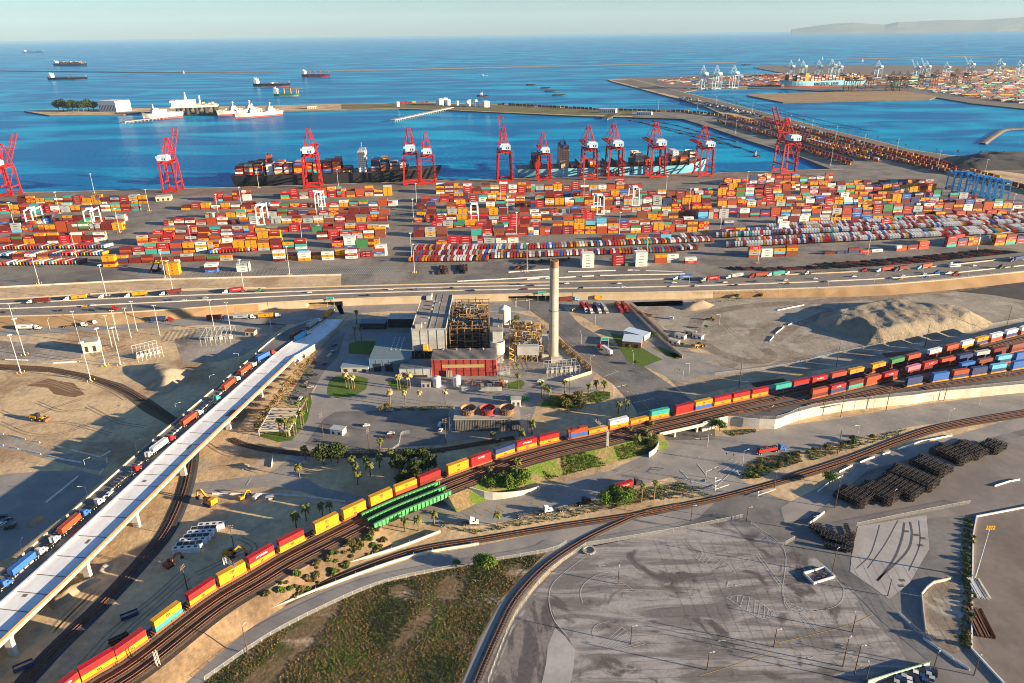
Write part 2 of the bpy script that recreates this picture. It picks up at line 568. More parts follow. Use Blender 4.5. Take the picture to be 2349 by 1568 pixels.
# grey earth of the sand lot
sheet('sand_lot_ground', [(1450, 694), (1566, 690), (1780, 672), (2033, 664), (2349, 636), (2700, 610), (2700, 800), (2349, 770), (2000, 830), (1800, 862), (1640, 890), (1570, 903), (1500, 840), (1640, 815), (1560, 780)], .03, D_grey)
sheet('gravel_patch', [(1560, 878), (1610, 862), (1700, 858), (1790, 848), (1800, 862), (1700, 885), (1600, 905)], .06, D_sand)
# green verge and lawns
LAWN = [[(752, 890), (757, 872), (775, 862), (815, 862), (845, 870), (840, 893), (815, 908), (775, 914), (752, 905)], [(800, 790), (820, 783), (862, 783), (860, 815), (800, 812)], [(1400, 765), (1425, 770), (1500, 815), (1520, 825), (1475, 842), (1440, 830)], [(1495, 797), (1515, 797), (1562, 816), (1545, 824)], [(1530, 800 + 10), (1560, 800 + 12), (1570, 820), (1550, 825)], [(1243, 925), (1262, 908), (1330, 905), (1350, 915), (1310, 938), (1240, 935)], [(1348, 905), (1370, 896), (1400, 900), (1398, 915), (1372, 925), (1350, 920)], [(890, 878), (905, 870), (940, 885), (930, 897), (905, 897)], [(1165, 880), (1195, 872), (1205, 880), (1195, 892), (1168, 893)], [(592, 1000), (650, 985), (690, 950), (712, 905), (715, 925), (705, 965), (670, 1010), (640, 1015)]]
for q in LAWN:
    sheet('lawn', q, .10, D_grass)
# lower roads
sheet('underpass_road', [(420, 1112), (480, 1105), (620, 1088), (680, 1040), (735, 1010), (780, 1015), (740, 1040), (690, 1070), (690, 1090), (735, 1118), (830, 1140), (905, 1128), (1060, 1128), (1200, 1128), (1400, 1080), (1480, 1045), (1500, 1005), (1640, 1000), (1673, 1003), (1806, 976), (1933, 960), (2099, 930), (2349, 900), (2600, 870), (2600, 915), (2349, 945), (2099, 978), (1979, 1002), (1843, 1032), (1709, 1066), (1697, 1098), (1728, 1122), (1640, 1150), (1610, 1135), (1540, 1095), (1480, 1110), (1300, 1170), (1100, 1207), (1010, 1205), (940, 1195), (830, 1168), (690, 1128), (610, 1118), (470, 1132), (410, 1135)], .04, D_light)
sheet('right_lot_pavement', [(1640, 1150), (1728, 1122), (1826, 1156), (1883, 1128), (1933, 1092), (1976, 1062), (2176, 1012), (2349, 968), (2700, 930), (2700, 1700), (1000, 1700), (1100, 1560), (1200, 1380), (1290, 1290), (1340, 1255), (1566, 1165)], .03, D_road)
sheet('right_access_road', [(2349, 955), (2176, 1004), (1980, 1052), (1933, 1082), (1883, 1116), (1790, 1165), (1800, 1200), (1850, 1190), (1930, 1130), (1990, 1080), (2176, 1030), (2349, 985)], .06, D_light)
sheet('worn_lot_pavement', [(1360, 1252), (1566, 1216), (1703, 1190), (1790, 1255), (1870, 1280), (2000, 1390), (2080, 1450), (2200, 1575), (2200, 1640), (1100, 1640), (1125, 1566), (1173, 1440), (1216, 1374), (1266, 1313)], .06, D_lot)
cl0 = lambda pts: [(783 + x / 3, 1174.5 + y / 3) for x, y in pts]
sheet('patched_pavement', cl0([(1040, 1174), (1090, 1040), (1180, 810), (1330, 605), (1440, 640), (1480, 770), (1570, 880), (1610, 960), (1560, 1100), (1590, 1180), (1040, 1180)]), .08, mat('patched_asphalt', (.10, .088, .084), rough=.95, var=.3, scale=.5, col2=(.21, .18, .165), scale2=.06, thr=(.46, .56), stretch=(3.2, .9, 1), rot=R(28)))
sheet('pale_pavement_patch', cl0([(1420, 930), (1470, 800), (1530, 850), (1610, 950), (1600, 1050), (1580, 1180), (1380, 1180), (1410, 1040)]), .10, D_pad)
sheet('concrete_pad', [(1968, 1208), (2125, 1182), (2132, 1260), (2085, 1340), (2040, 1375), (1950, 1312), (1955, 1260)], .09, D_pad)
sheet('chassis_lot_pavement', [(1880, 1190), (1960, 1100), (2100, 1060), (2349, 1000), (2700, 960), (2700, 1110), (2349, 1165), (2230, 1180), (1968, 1206)], .05, mat('chassis_lot', (.245, .215, .19), rough=.95, var=.12, scale=.2, col2=(.17, .145, .13), scale2=.03))
sheet('far_right_pavement', [(2236, 1188), (2349, 1166), (2700, 1120), (2700, 1700), (2360, 1640), (2228, 1492), (2232, 1300)], .07, mat('brown_lot', (.20, .165, .14), rough=.95, var=.14, scale=.3, col2=(.15, .125, .105), scale2=.05))
sheet('dark_drive', [(1990, 1370), (2050, 1420), (2090, 1445), (2210, 1555), (2260, 1640), (2150, 1640), (2060, 1480), (1960, 1385)], .08, D_road)
sheet('pale_service_road', [(300, 1640), (350, 1568), (493, 1484), (617, 1407), (783, 1337), (950, 1280), (1098, 1253), (1300, 1212), (1483, 1182), (1570, 1170), (1640, 1153), (1600, 1190), (1510, 1225), (1350, 1256), (1262, 1264), (1060, 1296), (880, 1332), (740, 1392), (610, 1460), (475, 1555), (390, 1640)], .06, D_light)
sheet('siding_path', [(1262, 1266), (1290, 1262), (1240, 1300), (1180, 1360), (1135, 1440), (1110, 1500), (1083, 1568), (1040, 1640), (1000, 1640), (1060, 1568), (1103, 1465), (1145, 1390), (1200, 1325)], .07, D_light)
sheet('scrub_ground', [(475, 1560), (610, 1463), (740, 1395), (880, 1336), (1060, 1299), (1255, 1267), (1200, 1322), (1143, 1390), (1100, 1465), (1058, 1568), (1000, 1640), (390, 1640)], .05, D_scrub)
sheet('left_paved_road', [(-100, 1110), (0, 1090), (90, 1082), (185, 1080), (240, 1095), (150, 1180), (60, 1250), (0, 1290), (-100, 1340)], .04, D_light)
sheet('left_haul_road', [(-60, 990), (0, 993), (115, 1030), (250, 1062), (235, 1082), (160, 1068), (50, 1038), (-60, 1015)], .03, D_grey)
sheet('upper_left_pavement', [(-60, 775), (30, 785), (190, 800), (185, 822), (75, 830), (-60, 825)], .03, D_grey)
sheet('substation_ground', [(400, 780), (480, 752), (620, 742), (660, 745), (560, 815), (500, 830), (420, 835)], .03, D_grey)
sheet('dirt_track', [(-60, 836), (0, 836), (115, 842), (200, 858), (283, 882), (350, 920), (400, 955), (420, 965), (385, 975), (330, 945), (280, 905), (200, 873), (115, 855), (0, 849), (-60, 849)], .05, mat('dark_dirt', (.12, .075, .045), rough=1, var=.25, scale=.3))
sheet('graded_patch', [(60, 885), (110, 870), (170, 880), (195, 905), (170, 912), (125, 905), (110, 890)], .05, mat('graded_dirt', (.20, .11, .05), rough=1, var=.3, scale=.5, stretch=(1, 6, 1)))

# ---- wheel ruts and haul tracks
D_rut = mat('rut_dirt', (.33, .235, .145), rough=1, var=.4, scale=.4)
D_loop = mat('loop_dirt', (.19, .145, .11), rough=1, var=.35, scale=.3, col2=(.27, .22, .17), scale2=.06)
mb = MB()
mb2 = MB()


def rut(pts, w=.7, gap=2.2, tile=None):
    P = smooth(GP([(783 * tile[0] + x / 3, 391.5 * tile[1] + y / 3) for x, y in pts]), 6)
    for g in (-gap / 2, gap / 2):
        C = [Vector((q.x, q.y, .085)) for q in offset(P, g)]
        mb.strip(offset(C, -w / 2), offset(C, w / 2))


for pts in ([(0, 330), (150, 280), (300, 260), (450, 300), (580, 345)], [(20, 360), (170, 300), (330, 290), (500, 350)], [(600, 450), (700, 500), (820, 560), (1000, 590)], [(100, 600), (300, 560), (500, 570), (760, 640)], [(380, 230), (560, 260), (740, 330), (860, 400)], [(0, 480), (120, 520), (260, 500), (420, 440), (560, 400)], [(250, 420), (420, 480), (600, 470)], [(0, 560), (200, 640), (400, 640), (640, 560)], [(40, 250), (250, 230), (480, 240)], [(560, 700), (760, 720), (900, 690)], [(1440, 880), (1560, 860), (1700, 880)], [(1420, 700), (1560, 780), (1750, 800)]):
    rut(pts, tile=(0, 2))
for pts in ([(1250, 420), (1050, 600), (800, 800), (560, 1050)], [(1300, 450), (1120, 610), (880, 820), (640, 1050), (560, 1174)], [(1700, 260), (1560, 330), (1350, 430)], [(1350, 560), (1150, 700), (1000, 850)], [(1650, 180), (1750, 240), (1700, 330)], [(360, 820), (480, 690), (620, 560)], [(380, 840), (500, 710), (680, 540)]):
    rut(pts, tile=(0, 3))
for pts in ([(260, 1010), (330, 1100), (420, 1174)], [(480, 1120), (560, 1050), (700, 1010)], [(1000, 1090), (900, 1130), (760, 1174)], [(1300, 870), (1700, 850), (2100, 800)], [(200, 900), (600, 880), (1200, 850)]):
    rut(pts, tile=(2, 1))
for pts in ([(560, 180), (700, 140), (760, 100), (700, 60), (620, 40)], [(600, 200), (760, 160), (860, 90)], [(420, 60), (520, 130), (640, 120)], [(560, 30), (600, 0), (640, 20)]):
    rut(pts, tile=(2, 2))
struct('wheel_ruts', mb, D_rut)
for pts, w in (([(120, 1174), (80, 1110), (110, 1020), (250, 965), (500, 930), (900, 905), (1300, 870), (1700, 840), (2349, 770)], 11), ([(120, 1174), (240, 1250), (420, 1310), (560, 1310), (610, 1270), (560, 1225)], 9), ([(800, 935), (1000, 960), (900, 1020), (760, 1080), (640, 1174)], 8)):
    P = smooth(GP([(1566 + x / 3, 391.5 + y / 3) for x, y in pts]), 6)
    C = [Vector((q.x, q.y, .055)) for q in P]
    mb2.strip(offset(C, -w / 2), offset(C, w / 2))
struct('haul_road', mb2, D_loop)
sheet('dark_ground', [(2150, 655), (2240, 662), (2349, 645), (2600, 620), (2600, 690), (2349, 690), (2280, 678), (2200, 670)], .06, D_dark)  # stretch of ground given a darker tone than the lot around it

# ---- heaps of earth
def inside(q, P):
    c = False
    n = len(P)
    for i in range(n):
        a, b_ = P[i], P[i - 1]
        if (a.y > q.y) != (b_.y > q.y) and q.x < (b_.x - a.x) * (q.y - a.y) / (b_.y - a.y) + a.x:
            c = not c
    return c


def segd(q, a, b_):
    d = b_ - a
    t = max(0, min(1, (q - a).dot(d) / max(d.length_squared, 1e-9)))
    return (q - a - d * t).length


def heap(name, ptsO, hmax, slope, m, step, label, cat='earth mound', rough=.35, seed=0, kind=None, ridge=0):
    P = [Vector((q.x, q.y)) for q in GP(ptsO)]
    x0, x1 = min(q.x for q in P), max(q.x for q in P)
    y0, y1 = min(q.y for q in P), max(q.y for q in P)
    nx, ny = int((x1 - x0) / step) + 2, int((y1 - y0) / step) + 2
    idx = {}
    mb = MB()
    vs, fs = [], []
    for j in range(ny):
        for i in range(nx):
            q = Vector((x0 + i * step, y0 + j * step))
            ins = inside(q, P)
            d = min(segd(q, P[k], P[k - 1]) for k in range(len(P)))
            d = d if ins else -d
            if d > -step * 1.6:
                h = d * slope
                cap = hmax * (1 + .38 * mnoise.noise((q.x * .035 + seed, q.y * .035, 1)) + ridge * mnoise.noise((q.x * .09 + seed, q.y * .02, 5)))
                h = min(h, cap) if h > 0 else h * .4
                if h > 0:
                    h += rough * (mnoise.noise((q.x * .18, q.y * .18, seed)) + .5 * mnoise.noise((q.x * .5, q.y * .5, seed)))
                idx[(i, j)] = len(vs)
                vs.append((q.x, q.y, max(h, -.3)))
    for (i, j) in idx:
        if all(k in idx for k in ((i + 1, j), (i, j + 1), (i + 1, j + 1))):
            fs.append((idx[(i, j)], idx[(i + 1, j)], idx[(i + 1, j + 1)], idx[(i, j + 1)]))
    mb.add(vs, fs)
    o = mb.build(name, m, smooth_=True)
    if kind:
        tag(o, kind=kind)
    else:
        tag(o, label, cat)
    return o


heap('sand_pile', [(1868, 745), (1882, 722), (1950, 706), (2015, 694), (2075, 695), (2130, 707), (2200, 712), (2245, 728), (2278, 742), (2262, 754), (2180, 772), (2090, 788), (2030, 796), (1985, 793), (1950, 768), (1900, 762)], 9.0, .58, mat('grey_sand', (.33, .27, .19), rough=1, var=.2, scale=.5, col2=(.24, .19, .13), scale2=.05, bump=.5, bscale=.6), 1.5, 'large pale heap of sand with sharp ridges in the dirt lot', 'sand pile', .6, 3, ridge=.16)
heap('earth_mound', [(312, 862), (335, 842), (375, 832), (410, 845), (440, 850), (420, 880), (385, 905), (355, 900), (330, 885)], 6, .5, D_sand, 1.8, 'flat topped pale dirt mound beside the curved track left of the viaduct', 'earth mound', .4, 8)
heap('gravel_heap', [(2030, 668), (2060, 652), (2110, 648), (2130, 656), (2110, 666)], 5, .6, D_sand, 2, 'low grey gravel heap beside the highway near the right edge', 'gravel heap', .3, 1)
heap('gravel_heap', [(1560, 712), (1580, 698), (1610, 692), (1640, 700), (1625, 708), (1590, 714)], 5, .6, D_sand, 2, 'small sandy heap with grass at the corner of the truck lot', 'gravel heap', .3, 2)
heap('gravel_heap', [(2180, 655), (2210, 644), (2255, 642), (2270, 650), (2230, 657)], 4, .6, D_sand, 2, 'small pale heap by the highway barrier further right', 'gravel heap', .3, 4)
heap('dark_heap', [(2160, 385), (2210, 360), (2260, 352), (2349, 360), (2420, 362), (2420, 392), (2349, 390), (2240, 392)], 11, .4, D_dark, 6, 'broad dark heap of bulk material beside the basin at right', 'bulk heap', 1.0, 5)
heap('rubble_heap', [(95, 1395 - 20), (130, 1362), (165, 1340), (215, 1322), (235, 1330), (190, 1352), (160, 1378), (120, 1400)], 2.2, .6, D_sand, .8, 'line of broken concrete rubble under the edge of the white viaduct', 'rubble', .9, 6)
heap('rubble_heap', [(215, 1300), (240, 1290), (262, 1297), (250, 1312), (225, 1318)], 2.0, .6, M_conc, .8, 'pile of broken concrete slabs at the foot of a viaduct pier', 'rubble', .9, 7)
heap('earth_mound', [(545, 1072), (558, 1062), (572, 1066), (572, 1076), (555, 1080)], 2.4, .6, D_sand, .8, 'small sand heap in the dirt patch beside the curved road', 'earth mound', .3, 9)

# ---- main railway embankment
RZ = 5.5
trainO = [(130, 1625), (200, 1566), (270, 1538 - 10), (347, 1471), (433, 1404), (502, 1356), (570, 1318), (635, 1278), (702, 1244), (783, 1204), (853, 1170), (907, 1146), (963, 1124), (1030, 1097), (1082, 1078), (1135, 1060), (1184, 1043), (1239, 1028), (1304, 1012), (1352, 1003), (1400, 991), (1447, 980), (1494, 969), (1566, 954), (1638, 937), (1723, 919), (1819, 899), (1903, 881), (1982, 864), (2070, 841), (2118, 829), (2240, 797), (2349, 769), (2480, 738), (2650, 705)]
_t = smooth(GP(trainO, RZ), 4)
for _k in range(3):                       # ease the small kinks of the traced line
    _t = [_t[0]] + [(a + b_ * 2 + c) / 4 for a, b_, c in zip(_t, _t[1:], _t[2:])] + [_t[-1]]
TRAIN = offset(_t, 1.35)
PATHLEN = sum((b_ - a).length for a, b_ in zip(TRAIN, TRAIN[1:]))
TS = resample(TRAIN, 1.0)


def s_of(q):
    return min(range(len(TS)), key=lambda i: (TS[i][0] - q).length_squared)


s_g0, s_g1 = s_of(G(838, 1176, RZ)), s_of(G(1000, 1112, RZ))        # green bridge gap (lower street passes under)
s_u0, s_u1 = s_of(G(1490, 968, RZ)), s_of(G(1606, 943, RZ))         # concrete underpass gap


def seg(path_s, i0, i1, d):
    P = [q for q, h in path_s[i0:i1 + 1]]
    return offset(P, d)


D_slope = mat('sandy_slope', (.29, .195, .11), rough=1, var=.3, scale=.5, col2=(.15, .10, .06), scale2=.06, bump=.3, bscale=.6)


def embank(i0, i1, dl, drs, name, zb=0.0, sl_l=9, sl_r=9, last=None, right=None):
    st = max(1, (i1 - i0) // 60)
    ids = list(range(i0, i1, st)) + [i1]
    P = [TS[i][0] for i in ids]
    Lf = offset(P, dl)
    n = len(P)
    dr = [drs if not last else drs + (last - drs) * k / (n - 1) for k in range(n)]
    Rt = [offset(P, -dr[k])[k] for k in range(n)]
    dn = Vector((0, 0, RZ - zb))
    Lb = [q - dn for q in offset(P, dl + sl_l)]
    Rb = [offset(P, -(dr[k] + sl_r))[k] - dn for k in range(n)]
    mb = MB()
    mb.strip(Rt, Lf, 0)
    mb.strip(Lf, Lb, 1)
    mb.strip(Rb, Rt, 3)
    for k in (0, n - 1):
        mb.add([Lb[k], Lf[k], Rt[k], Rb[k]], [(0, 1, 2, 3)], 2)
    mb.v = [(x, y, z - .12) for x, y, z in mb.v]
    return struct(name, mb, [D_bal, D_grey, M_pale, right or D_slope])


embank(0, s_g0, 5, 16, 'railway_embankment')
D_ivy = mat('ivy_slope', (.095, .15, .016), rough=1, var=.5, scale=.9, col2=(.22, .15, .075), scale2=.07, thr=(.45, .58), bump=.3, bscale=1.5)
embank(s_g1, s_u0, 5, 15, 'railway_embankment', right=D_ivy, sl_r=8)
# right part widens into the rail yard
i1 = len(TS) - 1
ids = list(range(s_u1, i1, 6)) + [i1]
P = [TS[i][0] for i in ids]
n = len(P)
wallO = [(1612, 972), (1670, 958), (1705, 962), (1778, 966), (1800, 958), (1866, 938), (1966, 922), (2099, 909), (2160, 900), (2349, 884), (2650, 850)]
WALLP = GP(wallO, RZ)
Lf = offset(P, 7)
mb = MB()
top = [Vector((q.x, q.y, 0)) for q in Lf] + [Vector((q.x, q.y, 0)) for q in reversed(WALLP)]
mb.sheet(top, RZ - .12, 0)
mb.strip([q - Vector((0, 0, .12)) for q in Lf], [q - Vector((0, 0, RZ)) for q in offset(P, 22)], 1)
mb.add([Lf[0], WALLP[0], WALLP[0] - Vector((0, 0, RZ)), Lf[0] - Vector((0, 0, RZ))], [(0, 1, 2, 3)], 2)
struct('rail_yard_embankment', mb, [D_gbal, D_grey, M_pale])
mb = MB()
W0 = [Vector((q.x, q.y, 0)) for q in WALLP]
mb.wall(smooth(W0, 2)[::-1], RZ + 1.0, .5)
o = tag(mb.build('retaining_wall', M_pale), 'long white retaining wall below the rail yard beside the wide road', 'retaining wall')


def track(name, P, label, dbal=True, w=2.6, bm=None, step=1.3, fine=True):
    """ballast bed, sleepers and two rails along a path with z"""
    root = thing(name, label, 'railway track', P[0])
    loc = P[0]
    Q = [q - loc for q in P]
    S = resample(Q, step)
    if dbal:
        mb = MB()
        a, c = offset(Q, w * .62), offset(Q, -w * .62)
        up = Vector((0, 0, .22))
        mb.strip([q + up for q in c], [q + up for q in a])
        mb.strip([q + up for q in a], offset(Q, w * .95))
        mb.strip(offset(Q, -w * .95), [q + up for q in c])
        mb.build('ballast_bed', bm or D_bal, root)
    mb = MB()
    for q, h in S:
        mb.box(q.x, q.y, q.z + .2, .34, 2.5, .16, h)
    mb.build('sleepers', M_wood, root)
    mb = MB()
    for d in (.75, -.75):
        c = offset([q for q, h in S], d)
        up = Vector((0, 0, .52))
        mb.wall([q + Vector((0, 0, .34)) for q in c], .2, .16)
    for k in range(1):
        mb.build('rails', M_rust if fine else M_dark, root)
    return root


NEAR = [q for q, h in TS[::4]]
track('railway_track', NEAR, 'railway track under the long double stack container train')
TR2 = offset(NEAR, -6.2)
TR3 = offset(NEAR, -11.5)
e2 = s_of(G(2100, 905, RZ)) // 4
track('railway_track', TR2, 'empty railway track directly beside the long container train')
track('railway_track', TR3[:s_of(G(1700, 930, RZ)) // 4], 'outer empty railway track along the planted embankment edge')
YARD_TRACKS = {1: [(1690, 949), (1790, 931), (1872, 914), (1955, 894), (2035, 875), (2127, 850), (2205, 834), (2285, 818), (2349, 804), (2480, 776)], 2: [(1850, 932), (1950, 910), (2080, 882), (2212, 852), (2295, 836), (2349, 826), (2480, 800)], 3: [(1880, 934), (1990, 910), (2088, 887), (2195, 870), (2280, 857), (2349, 846), (2480, 822)], 4: [(2120, 892), (2195, 880), (2349, 857), (2480, 836)]}
YT = {}
for k, pts in YARD_TRACKS.items():
    q = smooth(GP(pts, RZ), 5)
    YT[k] = q
    track('railway_track', q, nth(k + 2) + ' track of the rail yard counted from the container train', w=2.4)
r3 = smooth(GP([(300, 1610), (367, 1551), (500, 1461), (633, 1391), (783, 1324), (950, 1264), (1116, 1236), (1283, 1208), (1483, 1178), (1566, 1160), (1649, 1143), (1799, 1103), (1933, 1063), (2066, 1013), (2166, 983), (2349, 953), (2500, 935)], .15), 6)
track('railway_track', r3, 'single curved track between the two low white walls', bm=D_bal)
r3b = smooth(GP([(1799, 1098), (1950, 1050), (2066, 1006), (2166, 976), (2349, 945), (2500, 927)], .15), 6)
track('railway_track', r3b, 'second track joining the curved track along the right road', bm=D_gbal)
r4 = smooth(GP([(1560, 1160), (1483, 1176), (1416, 1203), (1333, 1244), (1250, 1301), (1183, 1374), (1143, 1451), (1093, 1566), (1070, 1640)], .15), 6)
track('railway_track', r4, 'branch track curving down past the scrubland to the bottom edge', bm=D_gbal)
r5 = smooth(GP([(20, 1620), (57, 1566), (133, 1484), (233, 1388), (327, 1288), (377, 1228), (405, 1174), (425, 1120), (436, 1070), (440, 1035), (447, 1010)], .15), 6)
track('railway_track', r5, 'disused track in dark ballast under the white viaduct', bm=mat('dark_ballast', (.05, .05, .055), rough=1, var=.3), w=4.5)
r6 = smooth(GP([(530, 1008), (560, 1020), (617, 1033), (700, 1042), (783, 1046), (900, 1043), (1000, 1034), (1100, 1018), (1180, 1004)], .15), 6)
track('railway_track', r6, 'overgrown track curving below the power plant parking lot', bm=D_bal)
r7 = smooth(GP([(-60, 842), (0, 842), (115, 848), (200, 865), (283, 893), (350, 932), (402, 965)], .15), 6)
track('railway_track', r7, 'dark track curving round the bare dirt field at left', bm=D_bal)

# ---- low white walls of the curved track
for q, h, lab in (([(290, 1590), (320, 1566), (463, 1464), (567, 1404), (783, 1303), (916, 1258), (1010, 1222)], 1.4, 'low white wall on the embankment side of the curved track'), ([(330, 1582), (350, 1566), (493, 1481), (617, 1404), (783, 1334), (950, 1277), (1098, 1250)], 1.3, 'low white wall between the curved track and the pale service road')):
    mb = MB()
    P = smooth(GP(q), 6)
    mb.wall(P, h, .45)
    root = mb.build('low_wall', M_pale)
    tag(root, lab, 'wall')
    m2 = MB()
    for s_, hh in resample(P, 9):
        m2.cyl(s_.x, s_.y, h, h + 1.2, .05, n=5)
    m2.build('posts', M_galv, root)

# ---- highway on its bank, with two underpasses
HZ = 6.0
HT, HB = smooth(GP(hwt, HZ), 3), smooth(GP(hwb, HZ), 3)
xs = lambda u, v: G(u, v, HZ).x
gaps = [(xs(700, 694), xs(785, 688)), (xs(1166, 676), xs(1262, 675))]


def at_x(P, x):
    for a, b_ in zip(P, P[1:]):
        if a.x <= x <= b_.x:
            return a.lerp(b_, (x - a.x) / (b_.x - a.x))
    return P[0] if x < P[0].x else P[-1]


xsn = sorted(set([HT[0].x + 1] + [HB[0].x] + [x for g in gaps for x in g] + [-560 + 20 * k for k in range(70)]))
xsn = [x for x in xsn if max(HT[0].x, HB[0].x) <= x <= min(HT[-1].x, HB[-1].x)]
top = MB()
A = [at_x(HB, x) for x in xsn]
B = [at_x(HT, x) for x in xsn]
top.strip(A, B, 0)
struct('highway_road', top, D_hwy)
body = MB()
Z6 = Vector((0, 0, HZ))
segs = [[]]
for x in xsn:
    if any(a < x < b_ for a, b_ in gaps):
        continue
    segs[-1].append(x)
    if any(abs(x - a) < 1e-6 for a, b_ in gaps):
        segs.append([])
for sg in segs:
    a = [at_x(HB, x) - Vector((0, 0, .05)) for x in sg]
    c = [at_x(HT, x) - Vector((0, 0, .05)) for x in sg]
    xl, xr = xs(563, 700), xs(1640, 668)
    foot = []
    for k, q in enumerate(a):
        w = 0.02
        if q.x < xl:
            w = min(12, (xl - q.x) * .12)
        if q.x > xr:
            w = min(10, (q.x - xr) * .08)
        foot.append(Vector((q.x + .05 * w, q.y - w, 0)))
    for k in range(len(a) - 1):
        mm = 1 if (a[k].x >= xl and a[k + 1].x <= xr) else 2
        body.add([foot[k], foot[k + 1], a[k + 1], a[k]], [(0, 1, 2, 3)], mm)
    body.strip(c, [q - Z6 for q in c], 1)
    for k in (0, -1):
        body.add([a[k], c[k], c[k] - Z6, a[k] - Z6], [(0, 1, 2, 3)], 1)
for g in gaps:                            # bridge slabs over the gaps
    a, c = [at_x(HB, x) for x in g], [at_x(HT, x) for x in g]
    lo = Vector((0, 0, -1.5))
    up = Vector((0, 0, -.05))
    body.add([a[0] + lo, a[1] + lo, a[1] + up, a[0] + up, c[0] + lo, c[1] + lo, c[1] + up, c[0] + up], [(0, 1, 2, 3), (4, 7, 6, 5), (0, 4, 5, 1)], 1)
D_bank = mat('bank_dirt', (.36, .235, .125), rough=1, var=.2, scale=.2, col2=(.27, .165, .08), scale2=.05)
M_beige = mat('beige_retaining_wall', (.50, .40, .27), rough=.95, var=.1, scale=.2, col2=(.42, .33, .22), scale2=.06, obj=False)
struct('highway_embankment', body, [D_bank, M_beige, D_bank])
for nm, fr_, h, lab in (('highway_parapet', 0.0, 1.1, 'beige parapet along the lower edge of the elevated highway'), ('highway_parapet', 1.0, 1.1, 'beige parapet along the terminal side of the elevated highway'), ('median_barrier', .42, .9, 'white concrete median barrier in the middle of the highway'), ('median_barrier', .72, .8, 'second white concrete barrier dividing the upper highway lanes')):
    mb = MB()
    P = []
    for x in xsn:
        a, c = at_x(HB, x), at_x(HT, x)
        P.append(a.lerp(c, fr_))
    if fr_ == 1.0:
        P = offset(P, -.35)
    if fr_ == 0.0:
        P = offset(P, .35)
    mb.wall(P[:len(P) if fr_ != .72 else int(len(P) * .55)], h, .6)
    tag(mb.build(nm, M_pale if fr_ in (.42, .72) else M_beige), lab, 'barrier')
mb = MB()
for fr_ in (.1, .2, .3, .52, .62, .8, .9):
    P = [at_x(HB, x).lerp(at_x(HT, x), fr_) + Vector((0, 0, .05)) for x in xsn]
    for k, (q, h) in enumerate(resample(P, 12)):
        c, s_ = math.cos(h), math.sin(h)
        mb.add([(q.x - c * 2 + s_ * .12, q.y - s_ * 2 - c * .12, q.z), (q.x + c * 2 + s_ * .12, q.y + s_ * 2 - c * .12, q.z), (q.x + c * 2 - s_ * .12, q.y + s_ * 2 + c * .12, q.z), (q.x - c * 2 - s_ * .12, q.y - s_ * 2 + c * .12, q.z)], [(0, 1, 2, 3)])
struct('lane_markings', mb, M_line)

# ---- concrete viaduct at left
vR = [Vector(q) for q in ((-206, 120, 12.6), (-200, 160, 12.4), (-193.3, 206.2, 12), (-187, 248, 11.2), (-180.2, 304.1, 10.2), (-175.6, 345.5, 9.4), (-168, 400, 8.2), (-157.6, 477.2, 6.2))]
VR = smooth(vR, 8)
VM, VL = offset(VR, 15.8), offset(VR, 30.5)
root = thing('viaduct', 'long white concrete viaduct with a new deck beside busy old lanes', 'viaduct', VR[0])
base = VR[0]
rel = lambda P, dz=0.0: [q - base + Vector((0, 0, dz)) for q in P]


def slab(name, A, B, th, mtop, mside, dz=0.0):
    mb = MB()
    a, c = rel(A, dz), rel(B, dz)
    dn = Vector((0, 0, -th))
    mb.strip(a, c, 0)
    mb.strip([q + dn for q in a], a, 1)
    mb.strip(c, [q + dn for q in c], 1)
    mb.strip([q + dn for q in c], [q + dn for q in a], 1)
    for k in (0, -1):
        mb.add([a[k], c[k], c[k] + dn, a[k] + dn], [(0, 1, 2, 3)], 1)
    return mb.build(name, [mtop, mside], root)


M_deck = mat('new_deck_concrete', (.80, .79, .76), rough=.85, var=.08, scale=.3, col2=(.68, .67, .65), scale2=.05, stretch=(4, 1, 1))
slab('new_deck', VR, offset(VR, 15.3), 2.2, M_deck, M_conc)
slab('old_deck', offset(VR, 16.3), offset(VR, 30.5), 1.5, D_road, M_conc, -.25)
jb_ = MB()
for k in range(1, len(VR) - 1, 2):
    a = VR[k] - base
    dd = (VR[k + 1] - VR[k - 1]).normalized()
    nn = Vector((-dd.y, dd.x, 0))
    for w0, w1, ln in ((.4, 15.0, .25), (16.6, 30, .3)):
        zz = Vector((0, 0, .03 if w0 < 5 else -.22))
        jb_.add([a + nn * w0 - dd * ln + zz, a + nn * w0 + dd * ln + zz, a + nn * w1 + dd * ln + zz, a + nn * w1 - dd * ln + zz], [(0, 3, 2, 1)])
for k, t0, w0, wd, ln in ((14, .2, 4, 3, 5), (20, .5, 9, 2, 1.6), (9, .4, 2, 4, 8), (26, .3, 7, 1.5, 3), (33, .6, 10, 2, 2), (40, .2, 5, 1.6, 4), (46, .1, 1.5, 3, 9)):
    a = VR[k].lerp(VR[k + 1], t0) - base
    dd = (VR[k + 1] - VR[k]).normalized()
    nn = Vector((-dd.y, dd.x, 0))
    zz = Vector((0, 0, .035))
    jb_.add([a + nn * w0 + zz, a + nn * w0 + dd * ln + zz, a + nn * (w0 + wd) + dd * ln + zz, a + nn * (w0 + wd) + zz], [(0, 1, 2, 3)])
jb_.build('deck_joints', mat('joint_rust', (.20, .15, .12), rough=.9, var=.4), root)
for nm, d, h, t, m_, dz in (('formwork_edge', -.2, 1.15, .35, mat('formwork_wood', (.30, .13, .05), rough=.9, var=.3, scale=.8), -1.2 + 1.2), ('parapet', 15.8, 1.5, 1.0, M_white, -.6), ('barrier', 30.3, 1.0, .5, mat('beige_barrier', (.48, .41, .30), rough=.9, var=.15), -.25)):
    mb = MB()
    mb.wall(rel(offset(VR, d), dz), h, t)
    mb.build(nm, m_, root)
